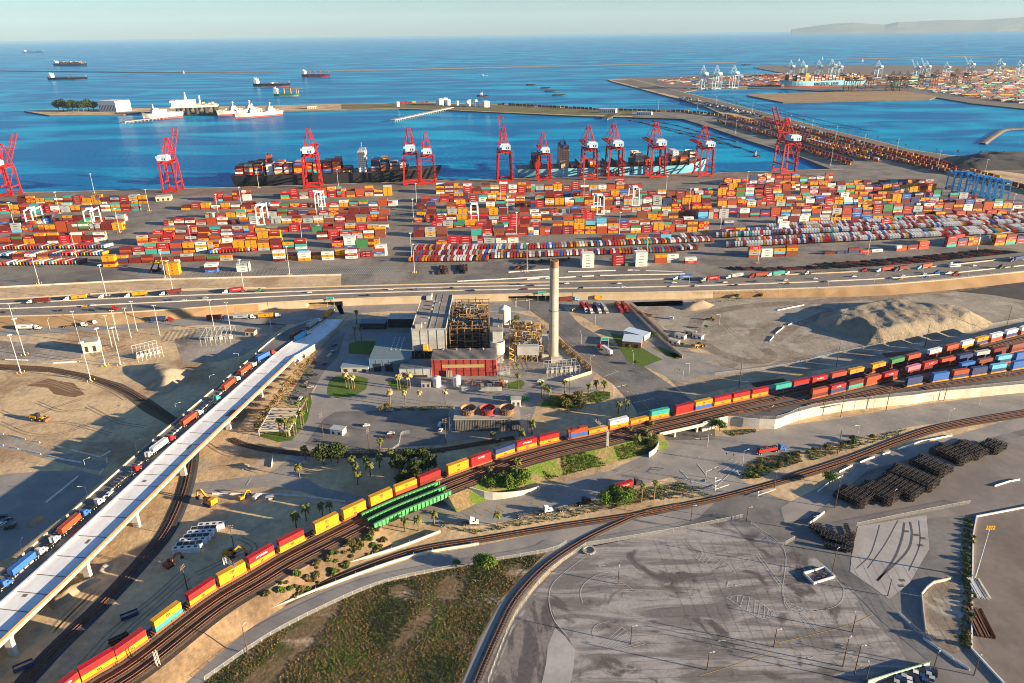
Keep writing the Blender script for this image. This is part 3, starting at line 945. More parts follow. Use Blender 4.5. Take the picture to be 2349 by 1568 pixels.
mb = MB()
for k in range(0, len(VR) - 1, 1):
    P = rel(offset(VR, 22.8))
    for t in (.15, .65):
        q = P[k].lerp(P[k + 1], t)
        d = (P[k + 1] - P[k])
        mb.box(q.x, q.y, q.z - .22, .5, d.length * .33, .75, math.atan2(d.y, d.x) - math.pi / 2)
mb.build('lane_barrier', M_pale, root)
for k, (uu, vv) in enumerate(((10, 1508), (-130, 1640), (208, 1318), (318, 1208), (447, 1088), (542, 985), (605, 905))):
    q0 = G(uu, vv, 0)
    q = min(VR, key=lambda r_: abs(r_.y - q0.y))
    i = VR.index(q)
    d = (VR[min(i + 1, len(VR) - 1)] - VR[max(i - 1, 0)]).normalized()
    nrm = Vector((-d.y, d.x, 0))
    for off_ in (2.6, 12.0, 20, 28):
        mb = MB()
        c = q - base + nrm * off_
        ang = math.atan2(d.y, d.x)
        zb, zt = -q.z + base.z - base.z, 0
        hgt = q.z - 1.2
        n0 = 8
        for (za, zc, wa, wc) in ((0, .72, 1.0, 1.05), (.72, 1, 1.05, 1.7)):
            vs = []
            for z_, w_ in ((za, wa), (zc, wc)):
                for dx, dy in ((-1, -1), (1, -1), (1, 1), (-1, 1)):
                    o_ = d * (dx * .9) + nrm * (dy * 1.5 * w_)
                    vs.append((c.x + o_.x, c.y + o_.y, -q.z + (q.z - base.z) + z_ * hgt - .3 + (base.z * 0)))
            mb.add([(x, y, z - 0) for x, y, z in vs], [(0, 1, 5, 4), (1, 2, 6, 5), (2, 3, 7, 6), (3, 0, 4, 7), (4, 5, 6, 7)])
        mb.build('pier', M_pale, root)
# ramp beyond the viaduct end
endR, endM, endL = VR[-1], VM[-1], VL[-1]
rr = smooth([endR, G(700, 806, 5), G(740, 780, 3.6), G(772, 752, 1.6), G(790, 732, .2)], 5)
rl = smooth([endL, G(625, 780, 4.8), G(660, 757, 3.0), G(690, 744, 1.4), G(716, 735, .2)], 5)
mb = MB()
rm = [a.lerp(c, .5) for a, c in zip(rr, rl)]
mb.strip(rr, rm, 3)
mb.strip(rm, rl, 0)
mb.strip([Vector((q.x, q.y, -.1)) for q in rr], rr, 1)
mb.strip(rl, [Vector((q.x - 4, q.y, -.1)) for q in rl], 2)
mb.add([rr[0], rl[0], Vector((rl[0].x, rl[0].y, 0)), Vector((rr[0].x, rr[0].y, 0))], [(0, 1, 2, 3)], 1)
struct('ramp_road', mb, [D_road, M_conc, D_dirt, M_deck])
for P, lab in ((rr, 'concrete parapet on the plant side of the ramp below the highway'), (rl, 'concrete barrier on the outer side of the ramp below the highway'), ([a.lerp(c, .52) for a, c in zip(rr, rl)], 'white median barrier on the ramp leading down to the underpass')):
    mb = MB()
    mb.wall([q for q in P], .9, .5)
    tag(mb.build('ramp_barrier', M_pale), lab, 'barrier')
# ================================================================== CONTAINERS, RAIL CARS, VEHICLES
_txt = {}


def text2d(s, size):
    """flat lettering outline, centred, as (verts2d, faces)"""
    k = (s, size)
    if k in _txt:
        return _txt[k]
    cu = bpy.data.curves.new('lettering', 'FONT')
    cu.body = s
    cu.size = size
    cu.resolution_u = 1
    cu.align_x = 'CENTER'
    cu.align_y = 'CENTER'
    cu.offset = size * .018
    ob = bpy.data.objects.new('lettering', cu)
    COL.objects.link(ob)
    dg = bpy.context.evaluated_depsgraph_get()
    dg.update()
    me = ob.evaluated_get(dg).to_mesh()
    r = ([(v.co.x, v.co.y) for v in me.vertices], [tuple(p.vertices) for p in me.polygons])
    ob.evaluated_get(dg).to_mesh_clear()
    bpy.data.objects.remove(ob)
    bpy.data.curves.remove(cu)
    _txt[k] = r
    return r


def put_text(mb, s, size, origin, ex, ey, m):
    vs, fs = text2d(s, size)
    o, ex, ey = Vector(origin), Vector(ex), Vector(ey)
    mb.add([o + ex * a + ey * c for a, c in vs], fs, m)


LOGO = {'white': ('MAERSK', 0), 'grey': ('MAERSK', 0), 'yellow': ('msc', 0), 'red': ('HAMBURG SÜD', 1), 'bright red': ('HYUNDAI', 1), 'maroon': (None, 1), 'navy': (None, 1), 'blue': ('Hamburg Süd', 1)}


def cont_geo(mb, color, L=12.19, H=2.9, logo=None, x=0, y=0, z=0, rz=0, mp=0, mi=1, ml=2, md=3, simple=False):
    """one shipping container: panelled box, corner posts, door bars and lettering"""
    W = 2.44
    n0 = len(mb.v)
    sub = MB()
    sub.box(0, 0, 0, L - .06, W - .06, H - .04, 0, mp)
    if not simple:
        for sx in (-1, 1):
            for sy in (-1, 1):
                sub.box(sx * (L / 2 - .09), sy * (W / 2 - .09), 0, .18, .18, H, 0, mp)
        for sy in (-1, 1):
            sub.box(0, sy * (W / 2 - .05), 0, L - .36, .1, .16, 0, mp)
            sub.box(0, sy * (W / 2 - .05), H - .12, L - .36, .1, .12, 0, mp)
        for k in range(4):
            sub.bar((L / 2 + .02, -.9 + .6 * k, .2), (L / 2 + .02, -.9 + .6 * k, H - .2), .05, None, md)
        n = int(L / .55)
        for k in range(n):                # corrugation ribs on the long sides
            xx = -L / 2 + .4 + k * (L - .8) / (n - 1)
            for sy in (-1, 1):
                sub.box(xx, sy * (W / 2 - .02), .18, .2, .05, H - .32, 0, mp)
    if logo:
        t, white = logo
        mm = ml if white else mi
        for sy in (-1, 1):
            ex = (1, 0, 0) if sy < 0 else (-1, 0, 0)
            yy = sy * (W / 2 + .03)
            if t == 'msc':
                put_text(sub, 'm', 2.3, (0, yy, H * .58), ex, (0, 0, 1), mm)
                put_text(sub, 'sc', 1.1, (0, yy, H * .20), ex, (0, 0, 1), mm)
            else:
                put_text(sub, t, (1.25 if len(t) < 8 else 1.0) * L / 12.2, (0, yy, H * .52), ex, (0, 0, 1), mm)
    c, s_ = math.cos(rz), math.sin(rz)
    mb.add([(x + a * c - b_ * s_, y + a * s_ + b_ * c, z + e) for a, b_, e in sub.v], sub.f)
    mb.m[-len(sub.f):] = sub.m


_cm = {}


def cont_mesh(color, L=12.19, logo='auto'):
    if logo == 'auto':
        logo = LOGO.get(color)
        if logo and not logo[0]:
            logo = None
    k = (color, L, logo)
    if k not in _cm:
        mb = MB()
        cont_geo(mb, color, L, 2.9, logo)
        _cm[k] = mb.mesh('shipping_container', [PM[color], M_ink, M_letter, M_galv])
    return _cm[k]


PAL = ['maroon'] * 21 + ['red'] * 12 + ['bright red'] * 8 + ['orange'] * 11 + ['yellow'] * 20 + ['white'] * 9 + ['grey'] * 8 + ['teal'] * 3 + ['navy'] * 4 + ['blue'] * 3 + ['green'] * 2 + ['brown'] * 6 + ['light blue']
CN = {'maroon': 'dark maroon', 'bright red': 'bright red', 'brown': 'rusty brown', 'white': 'white', 'grey': 'pale grey'}
BOXES = []           # (dist, x, y, z, ang, L, color, front, rowname, stackno, tier)


def yard_row(rowname, u0, v0, u1, v1, depth, hmin, hmax, fill, pitch=13.5):
    a, b_ = G(u0, v0), G(u1, v1)
    d = b_ - a
    L = d.length
    d.normalize()
    ang = math.atan2(d.y, d.x)
    nrm = Vector((-d.y, d.x, 0))
    n = int(L / pitch)
    no = 0
    run = True
    left = rnd.randint(2, 5)
    for k in range(n):
        left -= 1
        if left <= 0:
            run = rnd.random() < fill
            left = rnd.randint(2, 6) if run else rnd.randint(1, 2)
        if not run:
            continue
        twenty = rnd.random() < .13
        dd = max(1, min(depth, rnd.choice((1, 2, depth, depth, depth - 1))))
        hh = rnd.randint(hmin, hmax)
        cc = rnd.choice(PAL)
        for sub in ((-3.1, 3.1) if twenty else (0,)):
            no += 1
            for r_ in range(dd):
                h = max(1, min(hmax, hh + rnd.choice((-1, 0, 0, 0, 1)) if r_ else hh))
                for t in range(h):
                    col = cc if rnd.random() < .5 else rnd.choice(PAL)
                    q = a + d * (k * pitch + pitch / 2 + sub) + nrm * (1.25 + r_ * 2.62)
                    BOXES.append([(q - CP).length, q.x, q.y, .05 + t * 2.9, ang, 6.06 if twenty else 12.19, col, r_ == 0, rowname, no, t, h])


YR = [
    # left yard
    ('back row of left yard', 40, 470, 345, 467, 4, 3, 4, 0.86), ('sixth row of left yard', 0, 491, 345, 483, 4, 3, 4, 0.91), ('fifth row of left yard', 0, 513, 310, 508, 3, 2, 3, 0.91), ('fourth row of left yard', 0, 535, 285, 528, 4, 3, 4, 0.91), ('third row of left yard', 0, 561, 262, 556, 4, 3, 4, 0.96), ('second row of left yard', 28, 596, 150, 595, 2, 2, 2, 1.0),
    # middle yard
    ('back row of middle yard', 490, 463, 905, 449, 4, 3, 5, 0.81), ('eighth row of middle yard', 415, 483, 912, 472, 4, 2, 3, 0.81), ('seventh row of middle yard', 470, 500, 912, 490, 3, 2, 3, 0.86), ('sixth row of middle yard', 375, 518, 908, 508, 3, 2, 3, 0.81), ('fifth row of middle yard', 350, 541, 905, 527, 3, 2, 3, 0.86), ('fourth row of middle yard', 315, 564, 895, 545, 4, 3, 4, 0.86), ('third row of middle yard', 275, 586, 890, 566, 4, 3, 4, 0.81), ('second row of middle yard', 265, 606, 895, 588, 2, 2, 3, 0.76),
    # central yard
    ('back row of central yard', 1000, 446, 1480, 436, 5, 3, 5, 0.81), ('ninth row of central yard', 965, 466, 1640, 452, 4, 3, 4, 0.81), ('eighth row of central yard', 955, 481, 1640, 468, 4, 3, 4, 0.86), ('seventh row of central yard', 955, 497, 1640, 483, 3, 2, 3, 0.86), ('sixth row of central yard', 950, 511, 1640, 499, 3, 2, 3, 0.86), ('fifth row of central yard', 990, 524, 1640, 514, 2, 2, 3, 0.76), ('fourth row of central yard', 948, 545, 1640, 531, 3, 3, 4, 0.91), ('third row of central yard', 1000, 561, 1560, 549, 2, 2, 3, 0.46),
    # right yard
    ('back row of right yard', 1660, 426, 1910, 418, 5, 3, 5, 0.91), ('tenth row of right yard', 1650, 440, 2140, 430, 4, 3, 4, 0.86), ('ninth row of right yard', 1645, 452, 2160, 440, 4, 3, 4, 0.86), ('eighth row of right yard', 1645, 464, 2170, 451, 3, 2, 3, 0.86), ('seventh row of right yard', 1645, 477, 2250, 461, 3, 2, 4, 0.86), ('sixth row of right yard', 1645, 490, 2349, 470, 3, 2, 3, 0.86), ('fifth row of right yard', 1600, 503, 2400, 480, 3, 3, 4, 0.86), ('fourth row of right yard', 1660, 518, 2400, 495, 3, 2, 3, 0.71), ('third row of right yard', 1660, 536, 1735, 533, 2, 2, 2, 1.0),
    ('front row of right yard', 1716, 592, 1880, 586, 2, 3, 4, 0.81), ('front middle row of right yard', 1890, 585, 2030, 578, 1, 1, 2, 1.0), ('second front row of right yard', 2055, 577, 2150, 570, 2, 2, 3, 1.0), ('tall front row at the right edge', 2170, 568, 2270, 560, 4, 3, 4, 1.0), ('last front row at the right edge', 2280, 564, 2400, 556, 4, 3, 4, 1.0),
]
for r_ in YR:
    yard_row(*r_)


def stack_at(rowname, u, v, n, cols, L=12.19, depth=1, ang=5.0):
    q = G(u, v)
    a = R(ang)
    nr = Vector((-math.sin(a), math.cos(a), 0))
    for r_ in range(depth):
        for t in range(n):
            w = q + nr * (1.25 + r_ * 2.62)
            BOXES.append([(w - CP).length, w.x, w.y, .05 + t * 2.9, a, L, cols[t % len(cols)], r_ == 0, rowname, 1, t, n])


for a in (('yellow and maroon front stack beside the long shadow', 251, 613, 4, ['yellow', 'maroon', 'yellow', 'yellow'], 12.19, 3), ('lone yellow front stack at left', 397, 631, 4, ['yellow'], 12.19, 3), ('lone white and blue front stack', 485, 626, 3, ['blue', 'maroon', 'white'], 12.19, 3), ('lone white front stack', 558, 624, 3, ['white', 'white', 'grey'], 12.19, 3), ('front stack of mixed colours', 641, 600, 4, ['maroon', 'white', 'yellow', 'white'], 12.19, 2), ('white topped front stack', 698, 599, 3, ['yellow', 'white', 'white'], 12.19, 3), ('front stack with yellow band', 752, 597, 3, ['white', 'yellow', 'white'], 12.19, 2), ('front stack with red band', 806, 594, 3, ['white', 'red', 'white'], 12.19, 3), ('pale stack at the aisle', 875, 588, 4, ['white'], 12.19, 3),
          ('tall white stack behind the chimney', 1349, 615, 5, ['white'], 12.19, 4), ('red stack between two white stacks', 1420, 611, 4, ['red'], 12.19, 3), ('tall white stack right of the red stack', 1471, 612, 5, ['white'], 12.19, 4), ('orange and yellow pair of boxes', 1516, 604, 3, ['orange', 'orange', 'yellow'], 12.19, 2), ('white and teal pair of boxes', 1543, 603, 3, ['grey', 'white', 'white'], 12.19, 1), ('low green box row', 1447, 611, 1, ['green'], 12.19, 1), ('pale stack by the light mast', 1585, 605, 2, ['bright red', 'white'], 12.19, 2), ('lone tall white stack in the trailer rows', 1797, 531, 4, ['white'], 12.19, 1), ('lone red stack in the trailer rows', 2032, 520, 3, ['bright red'], 12.19, 1)):
    stack_at(*a)
fr = sorted([b_ for b_ in BOXES if b_[7]], key=lambda b_: b_[0])
IND = {id(b_) for b_ in fr[:135]}


def tier(t, h):
    return 'only box' if h == 1 else 'bottom box' if t == 0 else 'top box' if t == h - 1 else nth(t + 1) + ' box up'


for b_ in BOXES:
    if id(b_) in IND:
        o = put('shipping_container', cont_mesh(b_[6], b_[5]), None, (b_[1], b_[2], b_[3]), b_[4])
        tag(o, f"{CN.get(b_[6], b_[6])} container, {tier(b_[10], b_[11])}, " + ((nth(b_[9]) + ' stack from left, ') if 'row' in b_[8] and 'stack' not in b_[8] else '') + b_[8], 'shipping container', 'containers stacked in the yard')
SCOL = list(PC)
SM = [PM[c] for c in SCOL] + [M_ink, M_letter, M_galv, M_dark]
NC = len(SCOL)


def mass(name, boxes, label, wheels=False, kind=True):
    mb = MB()
    for (x, y, z, ang, L, col, lg) in boxes:
        lo = LOGO.get(col) if lg else None
        cont_geo(mb, col, L, 2.9, lo if lo and lo[0] else None, x, y, z, ang, SCOL.index(col), NC, NC + 1, NC + 2, True)
        if wheels:
            mb.box(x, y, z - .5, L, 1.1, .45, ang, NC + 3)
            c, s_ = math.cos(ang), math.sin(ang)
            for t in (-.38, .3):
                mb.box(x + c * L * t, y + s_ * L * t, .05, 2.2, 2.3, .9, ang, NC + 3)
    o = mb.build(name, SM)
    tag(o, label, 'container' if not kind else None, kind='stuff')
    return o


mass('stacked_containers', [(b_[1], b_[2], b_[3], b_[4], b_[5], b_[6], b_[7]) for b_ in BOXES if id(b_) not in IND], 'many more containers stacked further back in the yard')
# containers parked on chassis, side by side
WR = [(0, 575, 250, 572, 25), (0, 592, 245, 588, 25), (0, 612, 190, 608, 25), (945, 577, 1215, 574, 6), (1215, 574, 1640, 556, 6), (940, 603, 1130, 601, 6), (1130, 596, 1560, 580, 7), (950, 590, 1200, 588, 6), (480, 585, 590, 577, 30), (1645, 548, 2400, 512, 24), (1655, 540, 2400, 504, 24), (1760, 527, 2400, 496, 24), (1668, 570, 2400, 533, 24), (1690, 561, 2400, 524, 24), (1566, 577, 1610, 574, 8), (1566, 550, 1600, 548, 10)]
PALW = ['white'] * 6 + ['grey'] * 3 + ['maroon'] * 5 + ['red'] * 4 + ['orange'] * 5 + ['yellow'] * 4 + ['teal'] + ['blue'] * 2 + ['navy'] * 2 + ['bright red'] * 3
wb = []
for (u0, v0, u1, v1, sk) in WR:
    a, b_ = G(u0, v0), G(u1, v1)
    d = b_ - a
    n = int(d.length / 3.35)
    d.normalize()
    ang = math.atan2(d.y, d.x) + math.pi / 2 - R(sk) * .9
    for k in range(n):
        if rnd.random() < .05:
            continue
        q = a + d * (k * 3.35) + Vector((math.cos(ang), math.sin(ang), 0)) * 6.5
        wb.append((q.x, q.y, 1.45, ang, 12.19, rnd.choice(PALW + (['white'] * 26 + ['grey'] * 6 if u0 > 1600 else ['white'] * 4)), False))
mass('parked_container_trailers', wb, 'long rows of container trailers parked side by side', True)


# ---- rail cars
def make_well_car(color):
    def f():
        root = thing('well_car', 'x', 'rail car')
        mb = MB()
        mb.box(0, 0, .75, 12.9, .5, .35, 0, 0)
        for sy in (-1, 1):
            mb.box(0, sy * 1.38, .55, 12.6, .16, .95, 0, 0)
            for k in range(9):
                mb.box(-5.6 + 1.4 * k, sy * 1.48, .6, .1, .08, .8, 0, 0)
        for sx in (-1, 1):
            mb.box(sx * 6.3, 0, .95, 1.3, 2.7, .35, 0, 0)
        mb.build('frame', paint('rail_car_' + color, {'yellow': (.50, .24, .03), 'red': (.34, .09, .04)}[color]), root)
        for sx in (-1, 1):
            b2 = MB()
            b2.box(sx * 6.6, 0, .55, 1.1, 2.2, .3)
            for dx in (-.8, .8):
                for sy in (-.75, .75):
                    b2.hcyl((sx * 6.6 + dx, sy - .07, .5), (sx * 6.6 + dx, sy + .07, .5), .42, 10)
            b2.build('bogie', M_dark, root)
        return root
    return f


WC = {c: Kind(make_well_car(c)) for c in ('yellow', 'red')}


def rail_unit(path_s, s_, d, bot, top_, where, car='red', logo_top='auto', logo_bot='auto'):
    q, h = path_s[s_]
    nrm = Vector((-math.sin(h), math.cos(h), 0))
    q = q + nrm * d
    a = path_s[max(0, s_ - 7)][0]
    b_ = path_s[min(len(path_s) - 1, s_ + 7)][0]
    h = math.atan2((b_ - a).y, (b_ - a).x)
    z = RZ + .35
    WC[car].place((q.x, q.y, z), h, 'low well car, ' + where, 'well cars in the container trains')
    if bot:
        o = put('shipping_container', cont_mesh(bot, 12.19, logo_bot), None, (q.x, q.y, z + .75), h)
        tag(o, f"{CN.get(bot, bot)} lower box on car {where}", 'shipping container', 'containers on the freight trains')
    if top_:
        o = put('shipping_container', cont_mesh(top_, 12.19, logo_top), None, (q.x, q.y, z + .75 + (2.9 if bot else 0)), h)
        tag(o, f"{CN.get(top_, top_)} upper box on car {where}", 'shipping container', 'containers on the freight trains')


cars = [(160, 1606), (235, 1550), (308, 1500), (397, 1438), (468, 1379), (539, 1336), (606, 1297), (672, 1259), (753, 1217), (816, 1187), (876, 1160), (932, 1136), (987, 1114), (1053, 1088), (1104, 1069), (1157, 1050), (1209, 1036), (1261, 1022), (1325, 1007), (1374, 1000), (1421, 986), (1468, 977), (1514, 964), (1568, 951), (1615, 942), (1657, 932), (1699, 924), (1743, 915), (1797, 904), (1839, 896), (1881, 887), (1922, 877), (1962, 868), (2013, 855), (2052, 842), (2090, 832), (2135, 818), (2172, 808), (2206, 798), (2240, 790), (2275, 782), (2310, 773), (2345, 765)]
load = [('yellow', 'red'), ('yellow', 'bright red:'), ('yellow', 'red:'), ('teal:', 'yellow'), ('yellow', 'red:'), ('yellow', 'yellow'), ('yellow', 'bright red'), ('yellow', 'red:'), ('yellow', 'yellow'), ('yellow', 'yellow'), ('yellow:', 'yellow'), ('orange', 'yellow'), ('maroon', 'red:'), ('yellow', 'yellow'), ('red:', 'red:K LINE'), ('yellow', 'navy'), ('yellow', 'bright red'), ('yellow', 'red:'), ('blue:', 'orange'), ('yellow', ''), ('yellow', 'white'), ('yellow', ''), ('yellow', 'teal'), ('red:', 'red:'), ('blue:', 'yellow'), ('yellow', 'red:'), ('yellow', 'red:'), ('yellow', 'red:'), ('navy', 'teal'), ('navy', 'red:'), ('maroon', 'bright red'), ('navy', 'orange'), ('navy', 'yellow'), ('maroon', 'yellow'), ('maroon', 'green'), ('maroon', 'orange'), ('maroon', 'white:HYUNDAI'), ('maroon', 'orange'), ('yellow:', 'white:'), ('navy', 'yellow'), ('orange', 'white'), ('navy', 'white:'), ('orange', 'white')]


def lgo(s_):
    c, _, t = s_.partition(':')
    if ':' in s_:
        return c, ((t, 0 if c in ('white', 'yellow') else 1) if t else None)
    return c, 'auto'


for k, ((u, v), (bt, tp_)) in enumerate(zip(cars, load)):
    bc, bl = lgo(bt)
    tc, tl = lgo(tp_)
    rail_unit(TS, s_of(G(u, v, RZ)), 0, bc, tc, f"{nth(k + 1)} from left in the long train", 'yellow' if k in (7, 8) else 'red', tl, bl)
L2 = [(1, -11.5, 1872, 913, 'maroon', 'orange'), (1, -11.5, 1914, 903, 'navy', 'red:K LINE'), (1, -11.5, 1955, 894, 'teal', 'maroon'), (1, -11.5, 1995, 884, 'orange', 'orange'), (1, -11.5, 2035, 875, 'maroon', 'red:K LINE'), (1, -11.5, 2088, 860, 'maroon', 'pink'), (1, -11.5, 2127, 850, 'maroon', 'red:K LINE'), (1, -11.5, 2165, 842, 'maroon', 'orange'), (1, -11.5, 2205, 834, 'navy', 'navy'), (1, -11.5, 2245, 826, 'navy', 'grey:'), (1, -11.5, 2285, 818, 'maroon', 'maroon'), (1, -11.5, 2325, 809, 'maroon', 'brown'),
      (2, -19, 2212, 852, 'navy', 'blue:'), (2, -19, 2255, 845, 'maroon', 'brown'), (2, -19, 2295, 836, 'navy', 'light blue'), (2, -19, 2335, 828, 'blue:', 'blue:'), (3, -25, 2088, 886, 'navy', 'navy'), (3, -25, 2152, 878, 'blue:', 'blue:'), (3, -25, 2195, 870, 'navy', 'orange'), (3, -25, 2240, 864, 'navy', 'navy'), (3, -25, 2280, 856, 'navy', 'light blue'), (3, -25, 2325, 846, 'blue:', 'blue:')]
cnt = {1: 0, 2: 0, 3: 0}
YTS = {k_: resample(q_, 1.0) for k_, q_ in YT.items()}
for (ln, d, u, v, bt, tp_) in L2:
    cnt[ln] += 1
    bc, bl = lgo(bt)
    tc, tl = lgo(tp_)
    yt = YTS[ln]
    g_ = G(u, v - 2, RZ)
    rail_unit(yt, min(range(len(yt)), key=lambda i: (yt[i][0] - g_).length_squared), 0, bc, tc, f"{nth(cnt[ln])} from left on the {['', 'second', 'third', 'fourth'][ln]} yard track", 'yellow' if ln == 3 else 'red', tl, bl)


# ---- road vehicles
def wheel(parent, x, y, r=.52, w=.55):
    mb = MB()
    mb.hcyl((x, y - w / 2, r), (x, y + w / 2, r), r, 10, 0)
    mb.hcyl((x, y - w / 2 - .01, r), (x, y + w / 2 + .01, r), r * .5, 8, 1)
    return mb.build('wheel', [M_tyre, M_galv], parent)


def make_truck(cabcol, trailer, box=False):
    def f():
        root = thing('semi_truck' if trailer else 'road_tractor', 'x', 'truck')
        x0 = 6.2 if trailer else 0.0          # tractor sits at the front (+x)
        mb = MB()
        pr = [(x0 + 3.2, .9), (x0 + 3.25, 1.75), (x0 + 1.9, 1.95), (x0 + 1.35, 2.9), (x0 + .9, 3.35), (x0 - .9, 3.75), (x0 - 1.2, 3.7), (x0 - 1.2, .9)]
        n = len(pr)
        vs = [(x, -1.2, z) for x, z in pr] + [(x, 1.2, z) for x, z in pr]
        mb.add(vs, [tuple(range(n)), tuple(range(2 * n - 1, n - 1, -1))] + [(i, n + i, n + (i + 1) % n, (i + 1) % n) for i in range(n)])
        mb.build('cab', PM[cabcol], root)
        mb = MB()
        mb.add([(x0 + 1.95, -1.1, 2.0), (x0 + 1.95, 1.1, 2.0), (x0 + 1.42, 1.1, 2.85), (x0 + 1.42, -1.1, 2.85)], [(0, 1, 2, 3)])
        for sy in (-1, 1):
            mb.box(x0 + .75, sy * 1.19, 2.0, 1.0, .06, .75)
        mb.build('windows', M_glass, root)
        mb = MB()
        mb.box(x0 - 1.2, 0, .75, 7.6 if not trailer else 8.2, .9, .3)
        for sy in (-1, 1):
            mb.cyl(x0 - 1.35, sy * 1.0, .9, 4.0, .09, n=6)
            mb.box(x0 + .2, sy * 1.0, .45, 1.4, .5, .55)
        mb.build('frame', M_dark, root)
        for x in (x0 + 2.2, x0 - 2.6, x0 - 3.9):
            for sy in (-1, 1):
                wheel(root, x, sy * 1.0)
        if trailer:
            mb = MB()
            for sy in (-.45, .45):
                mb.box(-3.0, sy, 1.1, 12.6, .18, .32)
            for x in (-9, -6, -3, 0, 2.9):
                mb.box(x, 0, 1.12, .25, 2.4, .24)
            mb.build('chassis', M_dark, root)
            for x in (-7.4, -8.7):
                for sy in (-1, 1):
                    wheel(root, x, sy * 1.0)
        return root
    return f


TK = {}


def truck(rear, front, z, cab, cont, where, trailer=True, logo='auto', box='container'):
    a, b_ = (G(*rear, z) if not callable(z) else G(*rear, z(rear[1]))), (G(*front, z) if not callable(z) else G(*front, z(front[1])))
    h = math.atan2((b_ - a).y, (b_ - a).x)
    q = (a + b_) / 2
    k = (cab, trailer)
    if k not in TK:
        TK[k] = Kind(make_truck(cab, trailer))
    cn = CN.get(cab, cab)
    what = 'bobtail tractor' if not trailer else ('truck with ' + CN.get(cont, cont) + ' container' if cont else 'chassis truck')
    TK[k].place((q.x, q.y, q.z + .03), h, f"{cn} cab {what} {where}", 'trucks on the roads')
    if cont and trailer:
        c = Vector((math.cos(h), math.sin(h), 0)) * -3.0
        o = put('shipping_container', cont_mesh(cont, 12.19, logo), None, (q.x + c.x, q.y + c.y, q.z + 1.46), h)
        tag(o, f"{CN.get(cont, cont)} box on the {cn} truck {where}", 'shipping container', 'containers on trucks')


def vz(v):
    return 0


zvia = lambda d: None
TL = [((113, 694), (65, 697), 'white', 'maroon', 'at the far left of the highway'), ((198, 686), (150, 690), 'white', 'yellow', 'second in line on the left highway'), ((275, 682), (230, 685), 'white', None, 'on the left highway between two yellow boxes'), ((338, 678), (288, 683), 'white', 'yellow', 'fourth in line on the left highway'), ((415, 673), (370, 679), 'white', 'maroon', 'fifth in line on the left highway'), ((557, 669), (515, 674), 'white', 'red', 'on the highway above the ramp'), ((222, 714), (270, 711), 'red', None, 'in the lower highway lanes at left'),
      ((1645, 643), (1612, 646), 'grey', 'red', 'on the highway right of the chimney'), ((1766, 634), (1712, 638), 'red', 'orange', 'on the highway beside the teal box'), ((1800, 631), (1757, 635), 'white', 'teal', 'on the highway in front of the chassis field'), ((1840, 627), (1797, 632), 'white', None, 'following the teal box on the highway'), ((1883, 626), (1843, 631), 'grey', None, 'on the highway under the sand lot corner'), ((2047, 621), (2009, 625), 'white', 'orange', 'on the highway below the chassis field'), ((2083, 618), (2050, 623), 'navy', 'maroon', 'just behind the orange box on the highway'), ((2138, 613), (2100, 619), 'light blue', 'orange', 'with pale blue cab on the right highway'), ((2328, 612), (2285, 618), 'black', None, 'at the right end of the highway'), ((2349, 596), (2312, 602), 'navy', 'navy', 'on the far right highway lanes'), ((1583, 640), (1546, 643), 'white', 'blue', 'in the queue left of the red box'), ((1700, 636), (1668, 640), 'white', 'grey', 'in the queue right of the red box')]
for r_, f_, c_, b_, w_ in TL:
    truck(r_, f_, HZ, c_, b_, w_)
for (u, v, c_, w_) in ((595, 671, 'green', 'near the end of the highway queue'), (1983, 624, 'red', 'alone on the right highway'), (2150, 629, 'blue', 'in the lower highway lanes at right'), (2192, 632, 'red', 'on the lower highway lanes beside the verge'), (2180, 609, 'white', 'near the white bus on the highway')):
    truck((u + 8, v), (u - 8, v + .4), HZ, c_, None, w_, False)
